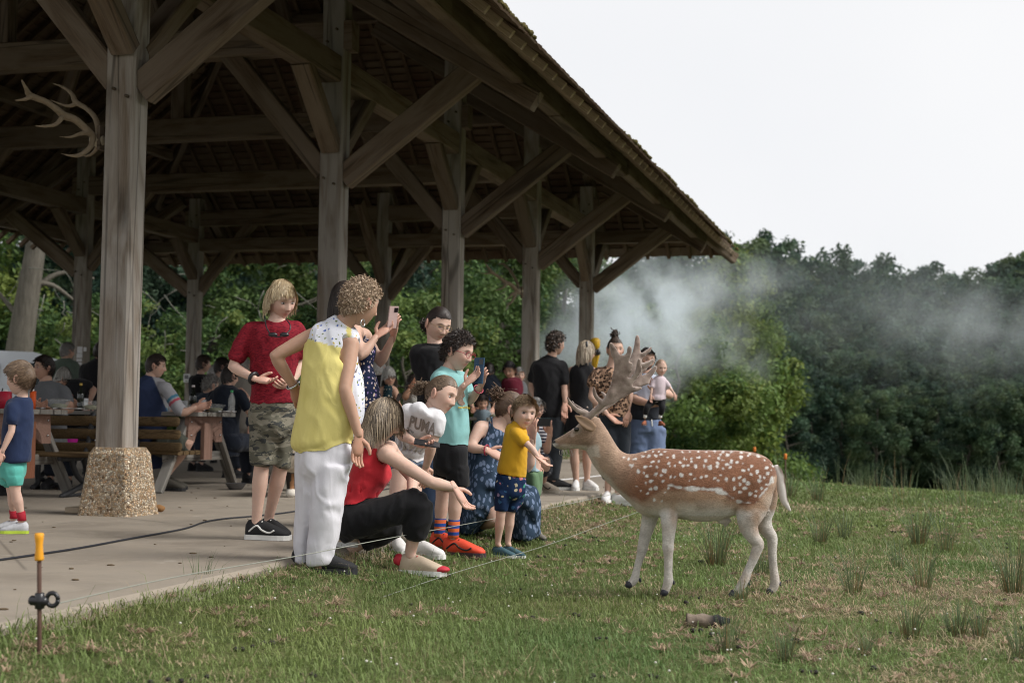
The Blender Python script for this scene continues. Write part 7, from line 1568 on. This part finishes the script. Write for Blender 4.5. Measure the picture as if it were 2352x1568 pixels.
for q, (x0, y0, x1, y1) in enumerate(((1210, 140, 1290, 245), (1200, 250, 1288, 318), (1198, 330, 1282, 372), (1200, 385, 1280, 430), (1198, 470, 1262, 500), (1196, 515, 1258, 540), (1310, 150, 1355, 215))):
    c = zp('Zd', (x0+x1)/2, (y0+y1)/2, 23.3); pm = .14648*23.3/FPX; ob('strip', *box(c, (x1-x0)/2*pm, .004, (y1-y0)/2*pm, RT, nrm(FW*[1, 1, 0])), PAPER, e, False)
c = zp('Zh', 184, 516, 27.2); pm = .14648*27.2/FPX; e = empty('paper_notice', c, 'white paper notice pinned on the back corner post', 'notice'); ob('sheet', *box(c, 55*pm, .004, 66*pm, OUT, U), PAPER, e, False); ob('print', *box(c-U*.0045+ZV*.02, 34*pm, .001, 30*pm, OUT, U), plain('grey_ink', (.2, .2, .22), .8, .6, 40), e, False); ob('print', *box(c-U*.0045-ZV*.055, 20*pm, .001, 7*pm, OUT, U), plain('green_ink', (.1, .2, .08), .8), e, False)
e = empty('rail_fence', at(2290, 1155, 42), 'low grey wooden rail fence at the dark wood edge on the right', 'fence')
RW = wood('grey_rail', (.16, .16, .17), (.34, .34, .36)); beam(e, 'rail', at(2218, 1138, 43), at(2420, 1148, 40), .05, .12, RW); beam(e, 'rail', at(2218, 1156, 43), at(2420, 1166, 40), .05, .1, RW)
for x in (2220, 2300, 2390): beam(e, 'post', at(x, 1175, 43-(x-2218)*.015), at(x, 1132, 43-(x-2218)*.015), .1, .1, RW)
e = empty('folded_frame', zp('Za', 470, 445, 23), 'yellow folded metal frame with black clamps leaning in the smoke by the last post', 'frame')
YM = plain('yellow_metal', (.6, .36, .02), .45, .15, spec=.4)
for a, b in (((462, 155), (458, 440)), ((484, 180), (470, 440)), ((502, 300), (468, 445)), ((455, 300), (468, 445))): ob('tube', *tube([zp('Za', *a, 23), zp('Za', *b, 23.05)], .035, 8), YM, e)
ob('head', *tube([zp('Za', 468, 165, 23), zp('Za', 478, 230, 23)], [.09, .07], 10), YM, e)
for a in ((470, 285), (500, 285)): ob('clamp', *sphere(zp('Za', *a, 22.95), .05), BLKP, e)
c = at(1263.2+40*.21972, 746.5+1425*.21972, 24.0); c = gnd(1272, 1061); bottle(c, .33, .045, GREENP, M_PET, 'clear bottle standing on the floor edge between the visitors\' legs')
# ================================================================ GRASS, RUSHES, FLOWERS, SMOKE
def ingrass(n, d0, d1, pw, seed, half=.52):
    g = np.random.default_rng(seed); d = (d0**pw+(d1**pw-d0**pw)*g.uniform(size=n))**(1/pw); x = d*g.uniform(-half, half, n); y = d
    t, s = ts(x, y); k_ = ((t > SLAB_T+.0) | (s > SLAB_S1)) & ~((t < SLAB_T) & (s < SLAB_S1)); k_ &= (t > SLAB_T-3) | (s > SLAB_S1); x, y = x[k_], y[k_]; return g, x, y, gz(x, y)
def blades(n, d0, d1, pw, seed, h, w, bend, dryb=0.):
    g, x, y, z = ingrass(n, d0, d1, pw, seed); n = len(x); P = np.stack([x, y, z], 1); P2 = P*[1, 1, 0]
    pn = vnoise(P2, .55, 3)*.55+vnoise(P2, 2.6, 4)*.45; fine_ = vnoise(P2, 9, 6)
    dry = np.clip((pn-.50)*3.2+(fine_-.5)*.9+.07+dryb+.004*(y-6), 0, 1); isd = g.uniform(size=n) < dry*.85
    a = g.uniform(0, 2*math.pi, n); dirv = np.stack([np.cos(a), np.sin(a), np.zeros(n)], 1); sd = np.stack([-np.sin(a), np.cos(a), np.zeros(n)], 1)
    hh = h*g.uniform(.45, 1.3, n)*(.7+.9*vnoise(P2, 1.6, 9))*np.where(isd, .75, 1); bn = bend*g.uniform(.3, 1.6, n)*np.where(isd, 1.7, 1)
    t, s = ts(x, y); hh = hh*(1+.8*np.exp(-np.maximum(t-SLAB_T, 0)/.12)*(s < SLAB_S1)); ww = w*g.uniform(.6, 1.4, n)*(1+np.maximum(y-8, 0)*.09)
    p0 = P-sd*ww[:, None]*.5; p1 = P+sd*ww[:, None]*.5; md = P+ZV*(hh*.6)[:, None]+dirv*(hh*bn*.35)[:, None]; p2 = md+sd*ww[:, None]*.35; p3 = md-sd*ww[:, None]*.35; tip = P+ZV*(hh*(1-.35*np.clip(bn, 0, 1.6)))[:, None]+dirv*(hh*bn)[:, None]
    V = np.stack([p0, p1, p2, p3, tip], 1).reshape(-1, 3); b = np.arange(n)*5
    G = np.array([[.165, .25, .08]])+g.uniform(-1, 1, (n, 1))*np.array([[.03, .045, .012]]); G = G*(1-.35*(vnoise(P2, 1.1, 12)[:, None]-.3)); G[:, 0] *= .92+.35*vnoise(P2, .8, 2); D = np.array([[.46, .37, .23]])*g.uniform(.55, 1.15, (n, 1))
    C = np.where(isd[:, None], D, G); C = np.repeat(C, 5, 0)
    return V, [np.stack([b, b+1, b+2, b+3], 1), np.stack([b+3, b+2, b+4], 1)], C
M_GR = vcol('grass_blade', .6, 0, .1, 20, trans=.3, spec=.3, bs=0)
VV, FF, CC = [], [], []; n0 = 0
for args in ((70000, 3.9, 7.5, 1.5, 21, .030, .0042, 1.1), (108000, 7.0, 13, 1.6, 22, .032, .0055, 1.0), (95000, 12, 24, 1.5, 23, .038, .008, .8), (40000, 22, 48, 1.6, 24, .07, .02, .5)):
    V, F, C = blades(*args); VV.append(V); CC.append(C); FF += [f+n0 for f in F]; n0 += len(V)
V, F, C = blades(9000, 3.9, 14, 1.6, 31, .10, .0022, 1.1, .5); VV.append(V); CC.append(C); FF += [f+n0 for f in F]; n0 += len(V)
g, x, y, z = ingrass(2600, 3.9, 15, 1.6, 51); pn = vnoise(np.stack([x, y, x*0], 1), .7, 3)*.6+vnoise(np.stack([x, y, x*0], 1), 2.2, 14)*.4; k_ = pn > .49; x, y, z = x[k_], y[k_], z[k_]; nb = 18; n = len(x)*nb
cx_ = np.repeat(np.stack([x, y, z], 1), nb, 0); a = g.uniform(0, 6.283, n); sz = np.repeat(g.uniform(.5, 1.5, len(x)), nb)*g.uniform(.5, 1.2, n); dv = np.stack([np.cos(a), np.sin(a), a*0], 1); sd = np.stack([-np.sin(a), np.cos(a), a*0], 1); st0 = cx_+dv*(g.uniform(0, .02, n))[:, None]+ZV*.012
md = st0+dv*(.022*sz)[:, None]+ZV*(.016*sz*g.uniform(.3, 1.4, n))[:, None]; tp = st0+(dv+.5*g.normal(size=(n, 3))*[1, 1, 0])*(.045*sz)[:, None]+ZV*(.008*g.uniform(-.6, 2., n))[:, None]; w_ = (.0026*(1+np.maximum(cx_[:, 1]-7, 0)*.08))[:, None]
V = np.stack([st0-sd*w_, st0+sd*w_, md+sd*w_*.8, md-sd*w_*.8, tp], 1).reshape(-1, 3); b = np.arange(n)*5; C = np.repeat(np.repeat(np.array([[.40, .29, .20]])*g.uniform(.6, 1.2, (len(x), 1)), nb, 0)*g.uniform(.7, 1.2, (n, 1)), 5, 0)
VV.append(V); CC.append(C); FF += [np.stack([b, b+1, b+2, b+3], 1)+n0, np.stack([b+3, b+2, b+4], 1)+n0]; n0 += len(V)
ob('grass', np.concatenate(VV), [np.concatenate([f for f in FF if f.shape[1] == 4]), np.concatenate([f for f in FF if f.shape[1] == 3])], M_GR, None, False, col=np.concatenate(CC), kind='stuff', label='short meadow grass with dry straw patches')
g, x, y, z = ingrass(520, 4.2, 13, 1.6, 41); pn = vnoise(np.stack([x, y, x*0], 1), .9, 3); k_ = pn > .42; x, y, z = x[k_], y[k_], z[k_]; acc = []
for a, b, c in zip(x, y, z): r = g.uniform(.003, .0055); acc.append(sphere((a, b, c+g.uniform(.02, .05)), r, r, r*.8, 6))
ob('clover_flowers', *merge(acc), plain('clover_white', (.6, .58, .52), .8), None, kind='stuff', label='tiny white clover heads dotted through the grass')
g, x, y, z = ingrass(420, 4.2, 16, 1.6, 43); acc = []
for a, b, c in zip(x, y, z):
    for q in range(g.integers(1, 4)): r = g.uniform(.006, .013); acc.append(sphere((a+g.normal(0, .02), b+g.normal(0, .02), c+.012), r, r, r*.8, 6))
ob('droppings', *merge(acc), plain('dark_droppings', (.03, .026, .022), .8), None, kind='stuff', label='dark deer droppings scattered in the grass')
g = np.random.default_rng(61); acc = []
for q in range(150):
    t_, s_ = g.uniform(-1.5, 2.5), g.uniform(-6.5, 9); c = bp(t_, s_, .003); r = g.uniform(.004, .012); acc.append(sphere(c, r*g.uniform(.8, 2), r, r*.4, 6))
ob('litter', *merge(acc), plain('leaf_litter', (.12, .085, .05), .9, .6, 30), None, kind='stuff', label='small bits of bark, grit and leaf litter on the concrete floor')
# rush tussocks
M_RU = vcol('rush_stem', .55, 0, .1, 20, trans=.2, spec=.35, bs=0)
def rush_geo(c, h, n, spread, g, dry=.12, px=None):
    r = .0008+.00011*px; a = g.uniform(0, 2*math.pi, n); rad = spread*.35*np.sqrt(g.uniform(size=n)); lean = g.normal(.24, .17, n); hh = h*g.uniform(.35, 1.15, n)
    b0 = np.stack([c[0]+rad*np.cos(a), c[1]+rad*np.sin(a)], 1); b0 = np.concatenate([b0, gz(b0[:, 0], b0[:, 1])[:, None]-.01], 1); dv = np.stack([np.cos(a), np.sin(a), a*0], 1); dv = nrm(dv)*0+dv
    md = b0+ZV*(hh*.5)[:, None]+dv*(hh*lean*.4)[:, None]; tp = b0+ZV*(hh*(1-.25*np.abs(lean)))[:, None]+dv*(hh*lean*1.15)[:, None]; V = []
    for P, k_ in ((b0, 1.), (md, .8), (tp, .15)):
        for q in range(3): V.append(P+r*k_*(math.cos(q*2.1)*RT+math.sin(q*2.1)*nrm(FW*[1, 1, 0])))
    V = np.stack(V, 1).reshape(-1, 3); o = np.arange(n)*9; F = np.concatenate([np.stack([o+l*3+q, o+l*3+(q+1) % 3, o+l*3+3+(q+1) % 3, o+l*3+3+q], 1) for l in (0, 1) for q in range(3)])
    G = np.array([[.10, .145, .068]])*g.uniform(.6, 1.4, (n, 1)); G = np.where(g.uniform(size=(n, 1)) < dry, np.array([[.2, .15, .07]]), G); C = np.repeat(G[:, None], 9, 1); C[:, :3] *= np.array([1.25, .95, .75]); C = C.reshape(-1, 3); return V, F, C
RUSH = [(1280, 905, 225, 60, 'upright rush tussock alone in the middle grass right of the deer'), (1712, 878, 240, 60, 'fan shaped rush tussock, second to the right of the deer'), (2285, 905, 300, 110, 'big wide rush tussock cut by the right picture edge'), (420, 722, 270, 130, 'tall thin rush tussock seen between the deer\'s legs'), (570, 955, 140, 60, 'small browning rush tussock at the deer\'s hind hoof'), (690, 790, 190, 70, 'dark rush tussock behind the deer\'s hind legs'), (1070, 595, 170, 80, 'rush tussock in mid grass behind the tail, left of the twin'), (1225, 560, 150, 60, 'low rush tussock in the middle of the meadow'), (1690, 605, 210, 110, 'bushy dark rush tussock in the right middle meadow'), (1860, 640, 230, 60, 'slender rush tussock beside the bushy dark one'), (1630, 1180, 220, 90, 'loose rush tussock in the right foreground grass'), (1930, 1172, 210, 90, 'leaning rush tussock right of the loose foreground one'), (2070, 1180, 170, 60, 'thin rush tussock near the right foreground edge'), (1560, 745, 170, 40, 'sparse rush tussock left of the fan shaped one'), (1350, 1290, 130, 60, 'short rush tuft low in the right foreground'), (850, 1330, 200, 80, 'blurred rush tuft at the bottom centre'), (480, 1270, 200, 60, 'blurred grassy rush tuft below the firewood'), (2320, 1310, 220, 60, 'blurred rush tuft at the bottom right edge'), (1050, 330, 150, 70, 'rush tussock on the crest above the curled twig'), (880, 300, 130, 70, 'rush tussock on the crest close to the deer\'s tail')]
for x, y, h, n, lab in RUSH:
    a = ZT['Z13']; p = gnd(a[0]+x*a[2], a[1]+y*a[2], -.14)
    for _ in range(4): p = gnd(a[0]+x*a[2], a[1]+y*a[2], float(gz(p[0], p[1])))
    d = p[1]; hm_ = h*a[2]*d/FPX; g = np.random.default_rng(int(x)); V, F, C = rush_geo(p, hm_*1.5, int(n*.85), hm_*.6, g, .18, d); ob('rush_tussock', V, F, M_RU, None, False, col=C, label=lab, cat='rush tussock', group='rush tussocks in the meadow')
for px, py, h, n, lab in ((790, 0, 0, 26, 'thin weeds growing at the slab edge by the white trousers'),):
    p = gnd(455, 1346, -.06); V, F, C = rush_geo(p, .17, n, .2, np.random.default_rng(9), 0, 5.5); ob('weed_tuft', V, F, M_RU, None, False, col=C, label='thin green weed tuft against the concrete edge in the foreground', cat='weed tuft')
acc = []; cols = []; n0 = 0; g = np.random.default_rng(77)
for q in range(190):
    px = 1780+g.uniform(0, 1)*640; d = g.uniform(13.5, 25); p = at(px, 1100, d); dn = vnoise(np.array([[p[0], p[1], 0]]), .45, 8)[0]
    if g.uniform() > .10+.55*(px-1850)/520*dn*1.6 or d < 13.5+(2352-px)*.006: continue
    p[2] = float(gz(p[0], p[1])); V, F, C = rush_geo(p, g.uniform(.3, .6), int(g.uniform(7, 18)), .55, g, .1, d); acc.append((V, F)); cols.append(C)
V, F = merge(acc); ob('rushes', V, F, M_RU, None, False, col=np.concatenate(cols), kind='stuff', label='loose stand of tall rushes along the meadow crest')
p = zp('Z13', 1330, 345, 17); q = gnd(*(lambda a: (a[0]+1330*a[2], a[1]+345*a[2]))(ZT['Z13']), -.2); ob('twig', *tube(densify([q, q+RT*.04+ZV*.05, q+RT*.01+ZV*.1], 10), np.linspace(.014, .006, 10), 7), plain('pale_twig', (.38, .33, .27), .9), None, label='pale curled twig on the meadow crest', cat='twig')
# smoke drifting from behind the last post
def smoke(name, a, b, ry, rz, dens, label, seed, sc, warp, lo=.40, hi=.62):
    """cloud body stretched from a to b (world points) with soft falling-off density"""
    a, b = np.asarray(a), np.asarray(b); c = (a+b)/2; ax_, ay_, az_ = frame(b-a); hx = np.linalg.norm(b-a)/2
    k = NT(name); v0 = k.coord('Object'); v = k.coord('Object', (1/hx, 1/ry, 1/rz))
    def nz(sc_, det, vv): q = k.n('TexNoise'); q.inputs['Scale'].default_value = sc_; q.inputs['Detail'].default_value = det; q.inputs['Roughness'].default_value = .62; k.l(vv, q.inputs['Vector']); return q
    n1 = nz(sc*.6, 3, v0); ad = k.n('VectorMath', operation='MULTIPLY_ADD'); k.l(n1.outputs['Color'], ad.inputs[0]); ad.inputs[1].default_value = (warp,)*3; k.l(v, ad.inputs[2]); sb = k.n('VectorMath', operation='SUBTRACT'); k.l(ad.outputs[0], sb.inputs[0]); sb.inputs[1].default_value = (warp*.5,)*3
    ln = k.n('VectorMath', operation='LENGTH'); k.l(sb.outputs[0], ln.inputs[0]); l0 = k.n('VectorMath', operation='LENGTH'); k.l(v, l0.inputs[0])
    fall = k.math('MULTIPLY', k.ramp(ln.outputs['Value'], [(0, 1.), (.3, .6), (.6, .2), (.9, 0.)]), k.ramp(l0.outputs['Value'], [(.6, 1.), (.97, 0.)]))
    ad2 = k.n('VectorMath', operation='MULTIPLY_ADD'); k.l(n1.outputs['Color'], ad2.inputs[0]); ad2.inputs[1].default_value = (.9/sc,)*3; k.l(v0, ad2.inputs[2]); n2 = nz(sc*1.7, 6, ad2.outputs[0]); pat = k.ramp(n2.outputs['Fac'], [(lo, .04), (hi, 1.)])
    dn = k.math('MULTIPLY', k.math('MULTIPLY', fall, pat), dens); pv = k.n('VolumePrincipled'); pv.inputs['Color'].default_value = (.88, .95, 1., 1); k.l(dn, pv.inputs['Density']); k.l(pv.outputs[0], k.o.inputs['Volume'])
    V, F = sphere((0, 0, 0), hx, ry, rz, 20); me = mk_mesh(name, V, F, True, mats=[k.m]); omesh(name, me, mat4(ax_, ay_, az_, c), None, kind='stuff', label=label)
smoke('smoke', at(1215, 890, 27.5), at(1690, 615, 29), 1.6, 2.0, 2.9, 'white smoke billowing up under the end of the roof', 1, .8, 1.0)
smoke('smoke', at(1190, 830, 26.6), at(1420, 760, 27.4), .9, .8, 5.0, 'low white smoke behind the young man in black', 2, 1.0, .9)
smoke('smoke', at(1380, 700, 28.5), at(1900, 610, 31), 1.6, 1.1, .6, 'pale smoke streaming past the roof corner', 3, .8, 1.0)
smoke('smoke', at(1500, 640, 33), at(2700, 790, 34), 2.4, 2.6, .15, 'thin bluish smoke drifting along the dark wood', 4, .55, 1.0, .36, .66)
smoke('smoke', at(1950, 690, 34), at(2560, 790, 33), 2.0, 1.7, .22, 'denser smoke wisp before the wood at the right', 5, .7, 1.0)
smoke('smoke', at(1560, 700, 31), at(1800, 900, 32), 1.3, 1.2, .5, 'thin veil of smoke over the large skirted tree', 6, .9, 1.0)
